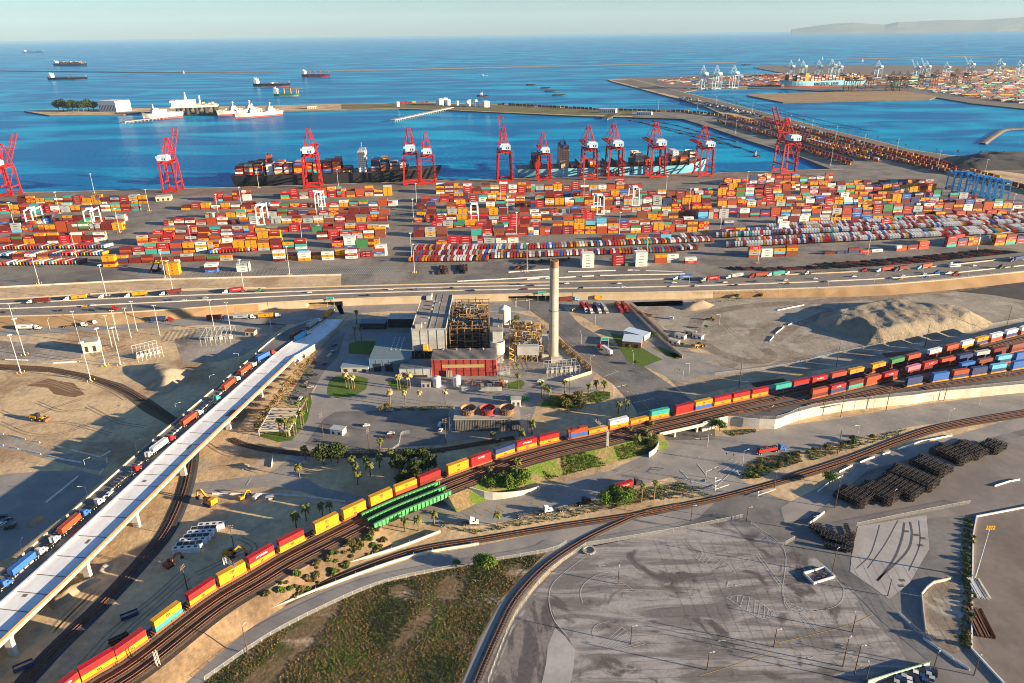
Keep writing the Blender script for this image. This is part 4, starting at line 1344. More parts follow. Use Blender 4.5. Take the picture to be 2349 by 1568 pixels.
for r_, f_, c_, b_, w_ in [((38, 757), (97, 756), 'white', 'white', 'on the frontage road at left'), ((147, 752), (200, 749), 'white', None, 'on the frontage road behind a bobtail'), ((348, 739), (398, 737), 'red', 'navy', 'on the frontage road in the middle'), ((475, 735), (527, 733), 'navy', 'maroon', 'on the frontage road before the ramp'), ((533, 733), (590, 731), 'white', 'grey', 'on the frontage road below the beige wall'), ((595, 731), (642, 728), 'white', 'yellow', 'turning at the end of the frontage road'), ((1283, 694), (1327, 690), 'light blue', 'maroon', 'on the lower road beside the chimney'), ((1362, 689), (1408, 685), 'white', 'yellow', 'on the lower road right of the chimney'), ((1425, 681), (1466, 677), 'white', 'white', 'leading on the lower road beside the highway wall'), ((1402, 817), (1373, 797), 'red', 'white', 'coming along the cross road'), ((1737, 1043), (1801, 1031), 'blue', None, 'carrying an open red box on the wide road'), ((1409, 1130), (1467, 1112), 'black', 'red', 'on the lower street beside the round tree'), ((1022, 1206), (1086, 1203), 'white', None, 'parked beside the green bridge street'), ((1282, 1174), (1352, 1152), 'black', None, 'on the lower street near the tree clump'), ((1190, 1188), (1262, 1174), 'white', None, 'following the dark truck on the lower street'), ((742, 735), (768, 712), 'grey', 'yellow', 'turning under the highway bridge')]:
    if 'open red' in w_:
        truck(r_, f_, .03, c_, b_, w_)
        a, e_ = G(*r_), G(*f_)
        h = math.atan2((e_ - a).y, (e_ - a).x)
        q = (a + e_) / 2 - Vector((math.cos(h), math.sin(h), 0)) * 3
        mb = MB()
        mb.box(0, 0, 0, 12, .1, 2.0, 0, 0)
        mb.v = [(x, y - 1.2, z) for x, y, z in mb.v]
        mb.box(0, 1.2, 0, 12, .1, 2.0)
        mb.box(-6, 0, 0, .1, 2.4, 2.0)
        mb.box(6, 0, 0, .1, 2.4, 2.0)
        mb.box(0, 0, 0, 11.8, 2.3, 1.5, 0, 1)
        for k in range(9):
            mb.cyl(-5 + 1.25 * k, rnd.uniform(-.3, .3), 1.4, 2.2 + rnd.uniform(0, .3), 1.0, .25, 7, 1)
        o = mb.build('open_load_box', [PM['red'], M_dark])
        o.location = (q.x, q.y, 1.46)
        o.rotation_euler = (0, 0, h)
        tag(o, 'open red dump body full of dark scrap on the blue truck', 'dump body')
        continue
    truck(r_, f_, .03, c_, b_, w_, logo=('MAERSK', 0) if b_ == 'white' else 'auto')
truck((212, 746), (224, 744), .03, 'white', None, 'leading the pair on the frontage road', False)


def via(u, v):
    """point on the old viaduct lanes seen at (u, v)"""
    z = 9.0
    for _ in range(6):
        q = G(u, v, z)
        i = min(range(len(VR)), key=lambda k: abs(VR[k].y - q.y))
        z = VR[i].z - .25
    return z


for r_, f_, c_, b_, w_ in [((553, 863), (583, 841), 'white', 'orange', 'nearest the far end of the viaduct'), ((513, 899), (549, 871), 'white', 'orange', 'second down from the far end of the viaduct'), ((420, 981), (463, 949), 'white', 'orange', 'halfway along the viaduct'), ((352, 1043), (398, 1008), 'red', 'white', 'above the curved road on the viaduct'), ((270, 1117), (318, 1078), 'red', None, 'behind the white car on the viaduct'), ((138, 1234), (207, 1174), 'blue', 'orange', 'near the low end of the viaduct'), ((27, 1328), (107, 1262), 'white', 'blue', 'in the lower left of the viaduct'), ((470, 944), (499, 918), 'teal', None, 'in the gap between two orange boxes')]:
    z = via(*r_)
    truck(r_, f_, z, c_, b_, w_, logo=None if b_ == 'blue' else 'auto')
truck((593, 831), (628, 812), 6.2, 'red', 'blue', 'leaving the far end of the viaduct', logo=None)
for r_, f_, c_, w_ in (((331, 1060), (350, 1041), 'white', 'ahead of the red truck on the viaduct'), ((213, 1169), (240, 1149), 'white', 'behind the white car on the viaduct'), ((112, 1260), (138, 1233), 'white', 'between the orange and blue boxes on the viaduct'), ((-8, 1362), (34, 1332), 'blue', 'at the bottom left edge of the viaduct')):
    truck(r_, f_, via(*r_), c_, None, w_, False)
for r_, f_, c_, b_, w_ in (((703, 757), (738, 735), 'white', 'grey', 'on the ramp just below the highway'), ((668, 782), (700, 762), 'blue', 'maroon', 'climbing the ramp in the dark red lead'), ((678, 786), (710, 766), 'white', 'light blue', 'on the ramp beside the maroon box')):
    truck(r_, f_, 2.8, c_, b_, w_, logo=None)
for k, (u, v, c_) in enumerate(((1340, 709, 'red'), (1352, 711, 'red'), (1371, 711, 'navy'), (1387, 711, 'grey'), (1420, 709, 'red'), (1434, 708, 'red'))):
    truck((u - 6, v - 4), (u + 4, v + 8), .06, ['white', 'white', 'white', 'grey', 'red', 'maroon'][k], c_, nth(k + 1) + ' in the fenced truck lot', logo=None)


def make_car(color, van=False):
    def f():
        root = thing('van' if van else 'car', 'x', 'van' if van else 'car')
        mb = MB()
        pr = [(2.2, .35), (2.25, .75), (1.2, .95), (.5, 1.45), (-1.2, 1.5), (-2.1, 1.0), (-2.25, .9), (-2.2, .35)] if not van else [(2.6, .4), (2.6, 1.1), (1.9, 1.3), (1.4, 2.1), (-2.6, 2.15), (-2.6, .4)]
        n = len(pr)
        vs = [(x, -.92, z) for x, z in pr] + [(x, .92, z) for x, z in pr]
        mb.add(vs, [tuple(range(n)), tuple(range(2 * n - 1, n - 1, -1))] + [(i, n + i, n + (i + 1) % n, (i + 1) % n) for i in range(n)])
        mb.build('body', mat('car_' + color.replace(' ', '_'), PC[color], rough=.3, spec=.5, var=0), root)
        mb = MB()
        zt = 1.42 if not van else 1.95
        for sy in (-1, 1):
            mb.box(-.35, sy * .925, zt - .42, 1.9 if not van else 3.2, .03, .38)
        if van:
            mb.add([(1.86, -.8, 1.35), (1.86, .8, 1.35), (1.45, .8, 2.05), (1.45, -.8, 2.05)], [(0, 1, 2, 3)])
        else:
            mb.add([(1.17, -.8, 1.0), (1.17, .8, 1.0), (.58, .8, 1.42), (.58, -.8, 1.42)], [(0, 1, 2, 3)])
            mb.add([(-1.27, -.8, 1.49), (-1.27, .8, 1.49), (-2.05, .8, 1.06), (-2.05, -.8, 1.06)], [(0, 1, 2, 3)])
        mb.build('windows', M_glass, root)
        for x in (1.4, -1.4):
            for sy in (-1, 1):
                wheel(root, x, sy * .85, .33, .22)
        return root
    return f


CK = {}


def car(u, v, z, h, color, where, van=False):
    q = G(u, v, z)
    k = (color, van)
    if k not in CK:
        CK[k] = Kind(make_car(color, van))
    CK[k].place((q.x, q.y, q.z + .05), h, f"{CN.get(color, color)} {'van' if van else 'car'} {where}", 'cars and vans')


T11 = [(340, 822, 'white'), (180, 862, 'black'), (510, 822, 'blue'), (760, 812, 'black'), (905, 830, 'black'), (1220, 788, 'navy'), (1313, 795, 'maroon'), (1270, 820, 'red'), (1550, 780, 'white'), (1910, 780, 'white'), (1648, 810, 'black'), (1938, 805, 'white'), (2290, 775, 'white'), (2270, 800, 'white')]
T21 = [(95, 797, 'white'), (290, 772, 'white'), (120, 775, 'black'), (365, 793, 'black'), (500, 767, 'navy'), (708, 757, 'white'), (720, 782, 'maroon'), (912, 748, 'white'), (983, 768, 'navy'), (1178, 732, 'white'), (1430, 745, 'navy'), (1512, 728, 'white'), (1497, 750, 'yellow'), (1683, 735, 'blue'), (1665, 715, 'white'), (1830, 703, 'white'), (2005, 658, 'white')]
T01 = [(1170, 895, 'navy'), (1415, 880, 'white'), (580, 940, 'yellow'), (640, 930, 'white'), (410, 968, 'black'), (620, 962, 'black'), (20, 980, 'black'), (2130, 843, 'white'), (1265, 897, 'white')]
hw = [(783 + x / 3, 391.5 + y / 3, c) for x, y, c in T11] + [(1566 + x / 3, 391.5 + y / 3, c) for x, y, c in T21] + [(x / 3, 391.5 + y / 3, c) for x, y, c in T01]
hw.sort()
for k, (u, v, c) in enumerate(hw):
    q = G(u, v, HZ)
    a, b_ = at_x(HT, q.x - 5), at_x(HT, q.x + 5)
    car(u, v + .5, HZ, math.atan2((b_ - a).y, (b_ - a).x) + (math.pi if rnd.random() < .5 else 0), c, f"on the highway, {nth(k + 1)} vehicle from the left")
car(252, 1135, via(252, 1135), R(83), 'white', 'on the viaduct between two trucks')
q = G(2189, 613, HZ)
mb = MB()
mb.box(0, 0, .5, 11.5, 2.5, 2.6, 0, 0)
mb.box(0, 0, 1.7, 11.2, 2.56, .8, 0, 1)
o = mb.build('bus', [M_white, M_glass])
o.location = (q.x, q.y, q.z)
o.rotation_euler = (0, 0, R(12))
for x in (-3.6, 3.6):
    for sy in (-1, 1):
        wheel(o, x, sy * 1.1, .5, .3)
tag(o, 'white bus with dark window band on the right highway', 'bus')
PK = [(690, 524, 'white', 80, 'at the bend of the staff parking'), (713, 498, 'grey', 10, 'on the paved strip beside the lawn'), (671, 493, 'maroon', 10, 'in the staff parking next to the viaduct'), (745, 445, 'navy', 75, 'topmost dark one in the shaded parking'), (723, 471, 'black', 15, 'in shade left of the parking lane'), (756, 425, 'white', 60, 'topmost pale one in the shaded parking'), (762, 417, 'grey', 60, 'in the shaded parking behind a white one'), (768, 402, 'navy', 60, 'at the top of the shaded parking row')]
for u, v, c, h, w_ in PK:
    car(u, 391.5 + 391.5 + (v - 391.5), .1, R(h), c, w_) if v < 400 else car(u, v + 391.5, .1, R(h), c, w_)
for u, v, c, h, w_, vn in [(894, 943, 'grey', 5, 'alone near the shrubs in the lower lot', 0), (841, 978, 'white', 10, 'beside the small shed near the gate', 0), (897, 996, 'white', 5, 'at the small fenced cage in the lower lot', 0), (892, 1005, 'maroon', 0, 'beside the white one at the fenced cage', 0), (1011, 989, 'white', 75, 'near the utility pole by the cooling tower', 0), (1240, 876, 'white', 5, 'parked outside the substation fence', 0), (1010, 977, 'white', 80, 'camper parked by the cooling tower', 1), (1690, 1087, 'white', 125, 'crossing at the level crossing', 0), (1538, 732, 'white', 150, 'in the dirt lot above the yellow loader', 1), (590, 1143, 'white', 70, 'in the works yard beside the yellow excavator', 1), (622, 1146, 'grey', 20, 'with trailer in the works yard', 1)]:
    car(u, v, .12, R(h), c, w_, bool(vn))
# ================================================================== CRANES AND SHIPS
def make_crane(up, col, house, gauge=28.0):
    def f():
        root = thing('container_crane', 'x', 'crane')
        g = gauge / 2
        mb = MB()
        for sx in (-1, 1):
            for sy in (-1, 1):
                mb.bar((sx * 11.5, sy * g, 3.5), (sx * 9.5, sy * g, 48), 2.3, 2.0)
            mb.bar((sx * 11, -g, 15), (sx * 11, g, 15), 1.5, 2.2)
            mb.bar((sx * 9.6, -g, 47), (sx * 9.6, g, 47), 1.4, 2.2)
            mb.bar((sx * 10.8, -g, 16), (sx * 9.7, g, 46), 1.0)
        for sy in (-1, 1):
            mb.box(0, sy * g, 2.2, 25, 2.0, 2.2)
            mb.bar((-9.6, sy * g, 47), (9.6, sy * g, 47), 1.6, 2.6)
        mb.build('portal_frame', col, root)
        for sx in (-1, 1):
            for sy in (-1, 1):
                b2 = MB()
                b2.box(sx * 9.5, sy * g, .5, 7.6, 1.4, 1.8)
                for k in range(4):
                    b2.hcyl((sx * 9.5 - 2.7 + 1.8 * k, sy * g - .5, .5), (sx * 9.5 - 2.7 + 1.8 * k, sy * g + .5, .5), .5, 7)
                b2.build('bogie', col, root)
        b2 = MB()                              # trolley girder and back reach
        for sx in (-1, 1):
            b2.bar((sx * 3.6, -g - 20, 50), (sx * 3.6, g + 4, 50), 1.2, 2.6)
        for k in range(8):
            b2.bar((-3.6, -g - 20 + 7 * k, 50), (3.6, -g - 20 + 7 * k, 50), .7)
        b2.build('trolley_girder', col, root)
        b3 = MB()
        h0 = Vector((0, g + 4, 50))
        Lb = 60
        ang = R(47) if up else R(1)
        dv = Vector((0, math.cos(ang), math.sin(ang)))
        for sx in (-1, 1):
            o_ = Vector((sx * 3.6, 0, 0))
            b3.bar(h0 + o_, h0 + o_ + dv * Lb, 1.2, 2.4)
        for k in range(9):
            b3.bar(h0 + Vector((-3.6, 0, 0)) + dv * (Lb * k / 8), h0 + Vector((3.6, 0, 0)) + dv * (Lb * k / 8), 1.1 if k % 2 == 0 else .6)
        b3.build('boom', col, root)
        b4 = MB()                              # A frame with apex
        ap = Vector((0, g - 3, 82))
        for sx in (-1, 1):
            t = ap + Vector((sx * 2.2, 0, 0))
            b4.bar((sx * 9.5, g, 48), t, 1.3)
            b4.bar((sx * 8.5, -g, 48), t + Vector((0, -1, -1)), 1.0)
            b4.bar((sx * 3.6, -g - 14, 51), t, .45)
            if up:
                b4.bar(t, h0 + Vector((sx * 3.6, 0, 0)) + dv * 26, .4)
            else:
                b4.bar(t, h0 + Vector((sx * 3.6, 0, 0)) + dv * 22, .45)
                b4.bar(t, h0 + Vector((sx * 3.6, 0, 0)) + dv * 48, .45)
        for k in (.35, .65, .85):
            z = 48 + 34 * k
            w = 9.5 + (2.2 - 9.5) * k
            y = g + (-3) * k
            b4.bar((-w, y, z), (w, y, z), .8)
        b4.box(0, g - 3, 81.5, 6.5, 3.2, 1.6)
        b4.build('apex_frame', col, root)
        b5 = MB()
        b5.box(0, -g - 3, 52.2, 17, 18, 7.5, 0, 0)
        b5.box(0, -g - 3, 59.7, 12, 14, 1.2, 0, 1)
        b5.box(-3, -g - 13.5, 53, 5, 4, 3.5, 0, 1)
        for k in range(4):
            b5.box(-5 + 3.4 * k, -g - 12.05, 53.5, 1.6, .1, 3.0, 0, 2)
        b5.build('machinery_house', [house, M_white, M_dark], root)
        b6 = MB()
        b6.box(0, -2 if up else 6, 45.5, 7, 6, 2.5, 0, 0)
        b6.box(2.2, -5 if up else 2.5, 42.3, 2.6, 2.6, 2.8, 0, 1)
        b6.box(0, -2 if up else 6, 30 if up else 36, 12.5, 1.8, .8, 0, 0)
        for sx in (-1, 1):
            b6.bar((sx * 2, -2 if up else 6, 46), (sx * 4, -2 if up else 6, 30.5 if up else 36.5), .12)
        b6.build('trolley', [col, M_glass], root)
        b7 = MB()                              # stair tower on one landside leg
        for k in range(11):
            z = 5 + 4 * k
            s_ = 1 if k % 2 else -1
            b7.box(12.6, -g - 1.4, z, 3.4, 2.6, .3)
            b7.bar((12.6 - 1.4 * s_, -g - 2.0, z + .2), (12.6 + 1.4 * s_, -g - 2.0, z + 4), .7, .3)
        for dx in (-1.6, 1.6):
            b7.bar((12.6 + dx, -g - 2.6, 4), (12.0 + dx, -g - 2.6, 49), .25)
        b7.build('stair_tower', col, root)
        return root
    return f


M_cred = paint('crane_red', (.40, .013, .011), .12)
M_cblue = paint('crane_pale_blue', (.42, .55, .62), .1)
M_house = paint('house_pale_blue', (.33, .46, .58), .1)
M_cbrown = paint('crane_brown', (.17, .11, .06), .15)
QP = GP(quay)


def quay_at(u):
    for (ua, va), (ub, vb) in zip(quay, quay[1:]):
        if ua <= u <= ub:
            t = (u - ua) / (ub - ua)
            q = G(u, va + (vb - va) * t)
            d = G(ub, vb) - G(ua, va)
            return q, math.atan2(d.y, d.x)
    return None


CRK = {True: Kind(make_crane(True, M_cred, M_house)), False: Kind(make_crane(False, M_cred, M_house))}
CW = [(40, 1, .9, 'with raised boom at the left edge of the quay'), (408, 1, .94, 'with raised boom left of the black ship'), (723, 0, 1.05, 'over the middle of the black ship'), (945, 0, 1.03, 'left of the pair at the black bow'), (982, 0, .93, 'right of the pair at the black bow'), (1155, 1, 1.0, 'with raised boom at the stern of the blue ship'), (1243, 0, .88, 'low one over the stern of the blue ship'), (1345, 0, 1.0, 'just right of the beige ship tower'), (1401, 0, 1.02, 'over the hull lettering of the blue ship'), (1495, 0, 1.02, 'over the forward stacks of the blue ship'), (1603, 0, .94, 'over the bow of the blue ship'), (1785, 1, 1.05, 'with raised boom at the far right end of the quay')]
for u, up, sc, w_ in CW:
    q, h = quay_at(u)
    n = Vector((-math.sin(h), math.cos(h), 0))
    q = q - n * 19
    CRK[bool(up)].place((q.x, q.y, .05), h, 'red ship-to-shore crane ' + w_, 'red quay cranes', sc)


def hull(root, L, B, D, mh, mboot, mdeck, sheer=4.0, boot=2.0):
    mb = MB()
    n = 26
    rowsL = []
    for i in range(n + 1):
        t = i / n
        bd = min(1, .80 + t * 1.6) * (1 if t < .80 else max(.0, 1 - ((t - .80) / .20) ** 1.9))
        bw = min(1, .55 + t * 2.0) * (1 if t < .70 else max(.0, 1 - ((t - .70) / .28) ** 1.7)) if t < .98 else 0
        z = D + sheer * max(0, (t - .78) / .22) ** 2
        xd = -L / 2 + t * L
        xw = -L / 2 + .01 * L + t * L * .965
        rowsL.append((xd, xw, bd * B / 2, bw * B / 2, z))
    for sy in (-1, 1):
        P0 = [(xw, sy * bw * .9, -3) for xd, xw, bd, bw, z in rowsL]
        P1 = [(xw, sy * bw, boot) for xd, xw, bd, bw, z in rowsL]
        P2 = [(xw + (xd - xw) * .5, sy * (bw + (bd - bw) * .62), boot + (z - boot) * .55) for xd, xw, bd, bw, z in rowsL]
        P3 = [(xd, sy * bd, z) for xd, xw, bd, bw, z in rowsL]
        for a, c, m in ((P0, P1, 1), (P1, P2, 0), (P2, P3, 0)):
            if sy < 0:
                mb.strip(a, c, m)
                mb.f[-n:] = [tuple(reversed(f_)) for f_ in mb.f[-n:]][:]
                mb.f[-n:] = [tuple(reversed(f_)) for f_ in mb.f[-n:]]
            else:
                mb.strip(c, a, m)
    mb.strip([(xd, -bd, z - .6) for xd, xw, bd, bw, z in rowsL], [(xd, bd, z - .6) for xd, xw, bd, bw, z in rowsL], 2)
    r = rowsL[0]
    mb.add([(r[1], -r[3], -3), (r[1], r[3], -3), (r[0], r[2], r[4]), (r[0], -r[2], r[4])], [(3, 2, 1, 0)], 0)
    # make every face look outwards
    me_v, out = mb.v, []
    for f_ in mb.f:
        out.append(f_)
    mb.f = out
    return mb.build('hull', [mh, mboot, mdeck], root)


def place_ship(root, u0, u1, v, alongside=True, gap=2.5, B=45):
    pass


M_black = paint('hull_black', (.018, .018, .022), .1)
M_hblue = paint('hull_blue', (.18, .48, .60), .06)
M_boot = paint('boot_red', (.36, .06, .04), .1)
M_hgrey = paint('hull_pale_grey', (.56, .52, .45), .06)
M_deckr = paint('deck_brown', (.20, .08, .06), .2)
M_bei = paint('tower_beige', (.52, .39, .25), .06)


def ship_frame(u0, u1, B, zoff=0.0):
    """middle point and heading of a berth between two photo columns along the quay"""
    a, ha = quay_at(u0)
    b_, hb = quay_at(u1)
    h = math.atan2((b_ - a).y, (b_ - a).x)
    n = Vector((-math.sin(h), math.cos(h), 0))
    m = (a + b_) / 2 + n * (B / 2 + 4)
    return m, h, (b_ - a).length


def deck_cargo(name, m, h, stacks, D, label, flip=1):
    """stacks: (x, tiers, rows, palette)"""
    bx = []
    c, s_ = math.cos(h), math.sin(h)
    for x, tiers, B, pal in stacks:
        nr = int(B / 2.6)
        for r_ in range(nr):
            y = (r_ - (nr - 1) / 2) * 2.55
            tt = max(1, tiers - (1 if rnd.random() < .25 else 0) - (1 if rnd.random() < .12 else 0))
            for t in range(tt):
                if r_ not in (0, 1, nr - 1) and t < tt - 1:
                    continue
                bx.append((m.x + x * c - y * s_, m.y + x * s_ + y * c, WZ + D + 1.2 + t * 2.75, h, 12.19, rnd.choice(pal), r_ == 0))
    return mass(name, bx, label)


def tower(mb, x, y, z, sx, sy, sz, m=0, mw=1, floors=None):
    mb.box(x, y, z, sx, sy, sz, 0, m)
    fl = floors or max(1, int(sz / 3))
    for k in range(fl):
        zz = z + sz * (k + .45) / fl
        for s_ in (-1, 1):
            n = max(2, int(sx / 2.5))
            for i in range(n):
                mb.box(x - sx / 2 + sx * (i + .5) / n, y + s_ * sy / 2, zz, sx / n * .45, .12, .9, 0, mw)


MIX = PAL
B1, D1 = 46, 19.0
m, h, L = ship_frame(530, 1016, B1)
root = thing('container_ship', 'long black hulled container ship loaded with mixed containers at the quay', 'container ship', (m.x, m.y, WZ), h)
hull(root, L, B1, D1, M_black, M_boot, M_deckr, 5)
mb = MB()
xb = -L / 2 + L * (830 - 530) / 486
tower(mb, xb, 0, D1, 12, B1 * .8, 30, 0, 1)
mb.box(xb, 0, D1 + 30, 11, B1 + 2, 3.2, 0, 0)
mb.box(xb, 0, D1 + 31, 11.2, B1 + 2.2, 1.2, 0, 1)
for s_ in (-1, 1):
    mb.bar((xb, s_ * 3, D1 + 33), (xb, 0, D1 + 45), .6, None, 0)
mb.box(xb, 0, D1 + 40, 1, 9, .6, 0, 0)
mb.build('bridge_tower', [M_white, M_glass], root)
mb = MB()
xf = -L / 2 + L * (618 - 530) / 486
mb.box(xf, -6, D1, 10, 20, 18, 0, 1)
mb.box(xf, -6, D1 + 18, 8, 9, 12, 0, 0)
mb.cyl(xf - 1, -6, D1 + 30, D1 + 33, 1.2, n=8, m=2)
mb.build('funnel', [PM['orange'], M_white, M_dark], root)
mb = MB()
mb.cyl(L / 2 - 14, 0, D1 + 3, D1 + 22, .5, .3, 6)
mb.build('mast', M_white, root)
for k in range(18):
    x = -L / 2 + 14 + k * 15.2
    if abs(x + 0 - xb) < 11:
        continue
    b2 = MB()
    b2.box(x + 7.2, 0, D1 - .4, .9, B1 * .9, 7)
    b2.build('lashing_bridge', M_dark, root)
st = []
for k in range(18):
    x = -L / 2 + 14 + k * 15.2
    if abs(x - xb) < 12 or abs(x - xf) < 11 or x > L * .36:
        continue
    pal = MIX if k < 12 else ['navy', 'maroon', 'grey', 'brown', 'blue', 'yellow', 'white']
    st.append((x, [5, 6, 7, 5, 6, 5, 6, 5, 5, 6, 7, 2, 1, 3, 6, 7, 5, 4][k], B1 * .93 if x < L * .25 else B1 * .7, pal))
deck_cargo('deck_containers', m, h, st, D1, 'containers stacked on the deck of the black ship')

B2, D2 = 48, 16.5
m, h, L = ship_frame(1188, 1636, B2)
root = thing('container_ship', 'light blue container ship with large dark lettering half unloaded at the quay', 'container ship', (m.x, m.y, WZ), h)
hull(root, L, B2, D2, M_hblue, M_boot, M_deckr, 8)
mb = MB()
xb = -L / 2 + L * (1295 - 1188) / 448
tower(mb, xb, 0, D2, 15, B2 * .7, 33, 0, 1)
mb.box(xb, 0, D2 + 33, 12, B2 * .86, 3.5, 0, 2)
mb.box(xb - 1, 0, D2 + 36.5, 8, 14, 5, 0, 2)
mb.bar((xb, 0, D2 + 41), (xb, 0, D2 + 49), .7, None, 1)
mb.build('bridge_tower', [M_bei, M_glass, PM['navy']], root)
mb = MB()
xw = -L / 2 + L * (1553 - 1188) / 448
tower(mb, xw, 4, D2, 10, 28, 22, 0, 1)
mb.build('deck_house', [M_white, M_glass], root)
mb = MB()
put_text(mb, 'MAERSK LINE', 11.5, (-L / 2 + L * (1410 - 1188) / 448, -B2 / 2 - .25, 10.5), (1, 0, 0), (0, .1, 1), 0)
mb.build('lettering', M_ink, root)
for k in range(19):
    x = -L / 2 + 18 + k * 15.5
    if abs(x - xb) < 14 or x > L * .4:
        continue
    b2 = MB()
    b2.box(x + 7.4, 0, D2 - .4, 1.0, B2 * .9, 9)
    b2.build('lashing_bridge', M_dark, root)
st = []
for k, tt in enumerate([0, 7, 0, 0, 0, 1, 0, 3, 1, 0, 1, 0, 7, 4, 0, 3, 5, 6, 7]):
    x = -L / 2 + 18 + k * 15.5
    if tt and abs(x - xb) > 14 and x < L * .42:
        st.append((x, tt, B2 * (.93 if x < L * .25 else .72), {1: ['navy', 'maroon'], 7: ['white', 'maroon', 'grey'] if k > 2 else ['maroon', 'maroon', 'navy', 'yellow']}.get(tt, ['maroon', 'orange', 'red', 'yellow', 'white'])))
deck_cargo('deck_containers', m, h, st, D2, 'scattered container stacks on the light blue ship')


def free_ship(name, label, u0, u1, v, B, D, mh, mb_, bow=1, cat='ship', tilt=0.0, dk=None, dv=0.0):
    a, b_ = G(u0, v, WZ), G(u1, v + dv, WZ)
    m = (a + b_) / 2
    h = math.atan2((b_ - a).y, (b_ - a).x) + tilt + (0 if bow > 0 else math.pi)
    L = (b_ - a).length
    root = thing(name, label, cat, (m.x, m.y, WZ), h)
    hull(root, L, B, D, mh, mb_, dk or M_deckr, D * .25, D * .3)
    return root, L, m, h


# far container ship at the island terminal, bow to the left
root, L, m, h = free_ship('container_ship', 'distant pale blue ship with dark lettering at the island terminal', 1786, 1978, 203, 52, 27, M_hblue, M_boot, -1, 'container ship', dv=-5)
mb = MB()
put_text(mb, 'MAERSK LINE', 18, (-8, B2 / 2 + 4.5, 14), (-1, 0, 0), (0, 0, 1), 0)
mb.build('lettering', M_ink, root)
mb = MB()
mb.box(L * .22, 0, 27, 16, 50, 30, 0, 0)
mb.build('bridge_tower', [PM['yellow'], M_glass], root)
st = [(-L / 2 + 25 + k * 16, rnd.choice((5, 7, 8, 9)), 50 if k < 19 else 36, ['maroon', 'orange', 'brown', 'yellow', 'white', 'navy']) for k in range(21)]
deck_cargo('deck_containers', m, h, st, 26, 'containers piled on the distant pale blue ship')
SH = [('tanker', 'black and red tanker anchored left with white stern house', 113, 203, 184, 32, 14, M_black, M_boot, 1), ('tanker', 'black tanker with red bottom anchored behind the grey navy ships', 583, 668, 199, 32, 14, M_black, M_boot, 1), ('bulk_carrier', 'blue and red bulk carrier with orange deck cranes far out', 694, 758, 177, 28, 15, PM['navy'], PM['red'], 1), ('cargo_ship', 'small green cargo ship with two yellow cranes', 630, 688, 221, 20, 9, PM['green'], PM['yellow'], 1), ('container_ship', 'anchored container ship with tan stacks farthest left', 125, 202, 152, 36, 20, PM['navy'], PM['maroon'], 1), ('tanker', 'faint white ship near the horizon at far left', 55, 100, 121, 40, 18, M_hgrey, M_hgrey, 1)]
for k, (nm, lab, u0, u1, v, B, D, c1, c2, bow) in enumerate(SH):
    root, L, m, h = free_ship(nm, lab, u0, u1, v, B, D, c1, c2, bow, 'container ship' if nm == 'container_ship' else 'ship')
    mb = MB()
    tower(mb, -L * .42, 0, D, 15, B * .85, 17, 0, 1)
    mb.box(-L * .42, 0, D + 17, 10, B * .95, 3.5, 0, 0)
    mb.box(-L * .46, 0, D + 17, 5, 6, 9, 0, 0)
    mb.bar((-L * .41, 0, D + 20), (-L * .41, 0, D + 29), .9, None, 0)
    mb.build('stern_house', [M_white, M_glass], root)
    mb = MB()
    mb.cyl(L * .46, 0, D + 2, D + 16, .8, .5, 6)
    mb.build('mast', M_white, root)
    if nm == 'tanker':
        mb = MB()
        mb.bar((-L * .3, 0, D + 1.5), (L * .38, 0, D + 1.5), 3, 1.5)
        mb.box(0, 0, D, 10, B * .6, 4)
        mb.box(L * .05, 0, D + 4, 34, 4, 1.4)
        mb.build('deck_piping', M_white if k else M_rust, root)
    elif nm in ('bulk_carrier', 'cargo_ship'):
        for q in ((-.2, -.02, .16, .32) if nm == 'bulk_carrier' else (-.1, .16, .38)):
            mb = MB()
            c_ = PM['orange'] if nm == 'bulk_carrier' else PM['yellow']
            mb.cyl(L * q, 0, D, D + 21, 2.0 if q < .3 else 1.2, 1.6 if q < .3 else 1, 8)
            mb.bar((L * q, 0, D + 19), (L * (q + .22), 0, D + (20 if nm != 'bulk_carrier' else 8)), 1.8)
            mb.build('deck_crane', c_, root)
    else:
        st = [(-L * .28 + 16 * i, rnd.choice((3, 5, 6)), B * .9, ['orange', 'yellow', 'brown', 'maroon', 'white']) for i in range(int(L * .68 / 16))]
        deck_cargo('deck_containers', m, h, st, D, 'tan containers on the anchored ship')
# tugs, barges, small boats
for lab, u, v, L, c in (('black tug with white wheelhouse outside the long pier', 1107, 222, 46, M_black), ('small white tug trailing a wake far out', 1109, 175, 30, M_white), ('dark work boat by the log booms', 1734, 360, 26, M_dark), ('small boat off the far breakwater gap', 1711, 150, 40, M_dark)):
    root, L_, m, h = free_ship('tug_boat', lab, u - L / 2 / 1.7, u + L / 2 / 1.7, v, L * .3, L * .1, c, M_boot, -1, 'boat')
    mb = MB()
    tower(mb, L_ * .1, 0, L * .1, L_ * .22, L * .2, L * .12, 0, 1, 1)
    mb.box(L_ * .12, 0, L * .22, L_ * .12, L * .16, L * .08, 0, 0)
    mb.cyl(L_ * .02, 0, L * .22, L * .42, .5, .3, 6, 0)
    mb.build('wheelhouse', [M_white, M_glass], root)
for k, (u0, u1, v) in enumerate(((1207, 1230, 196), (1240, 1264, 203.5), (1249, 1277, 211), (1267, 1298, 220))):
    root, L_, m, h = free_ship('barge', 'flat dark barge, ' + nth(k + 1) + ' from the left of the four moored offshore', u0, u1, v, 14, 4, M_dark, M_rust, 1, 'barge', dk=M_rust)
    root['group'] = 'barges moored offshore'
    mb = MB()
    mb.box(0, 0, 3.4, L_ * .8, 9, 1.6)
    mb.build('cargo_deck', M_wood, root)
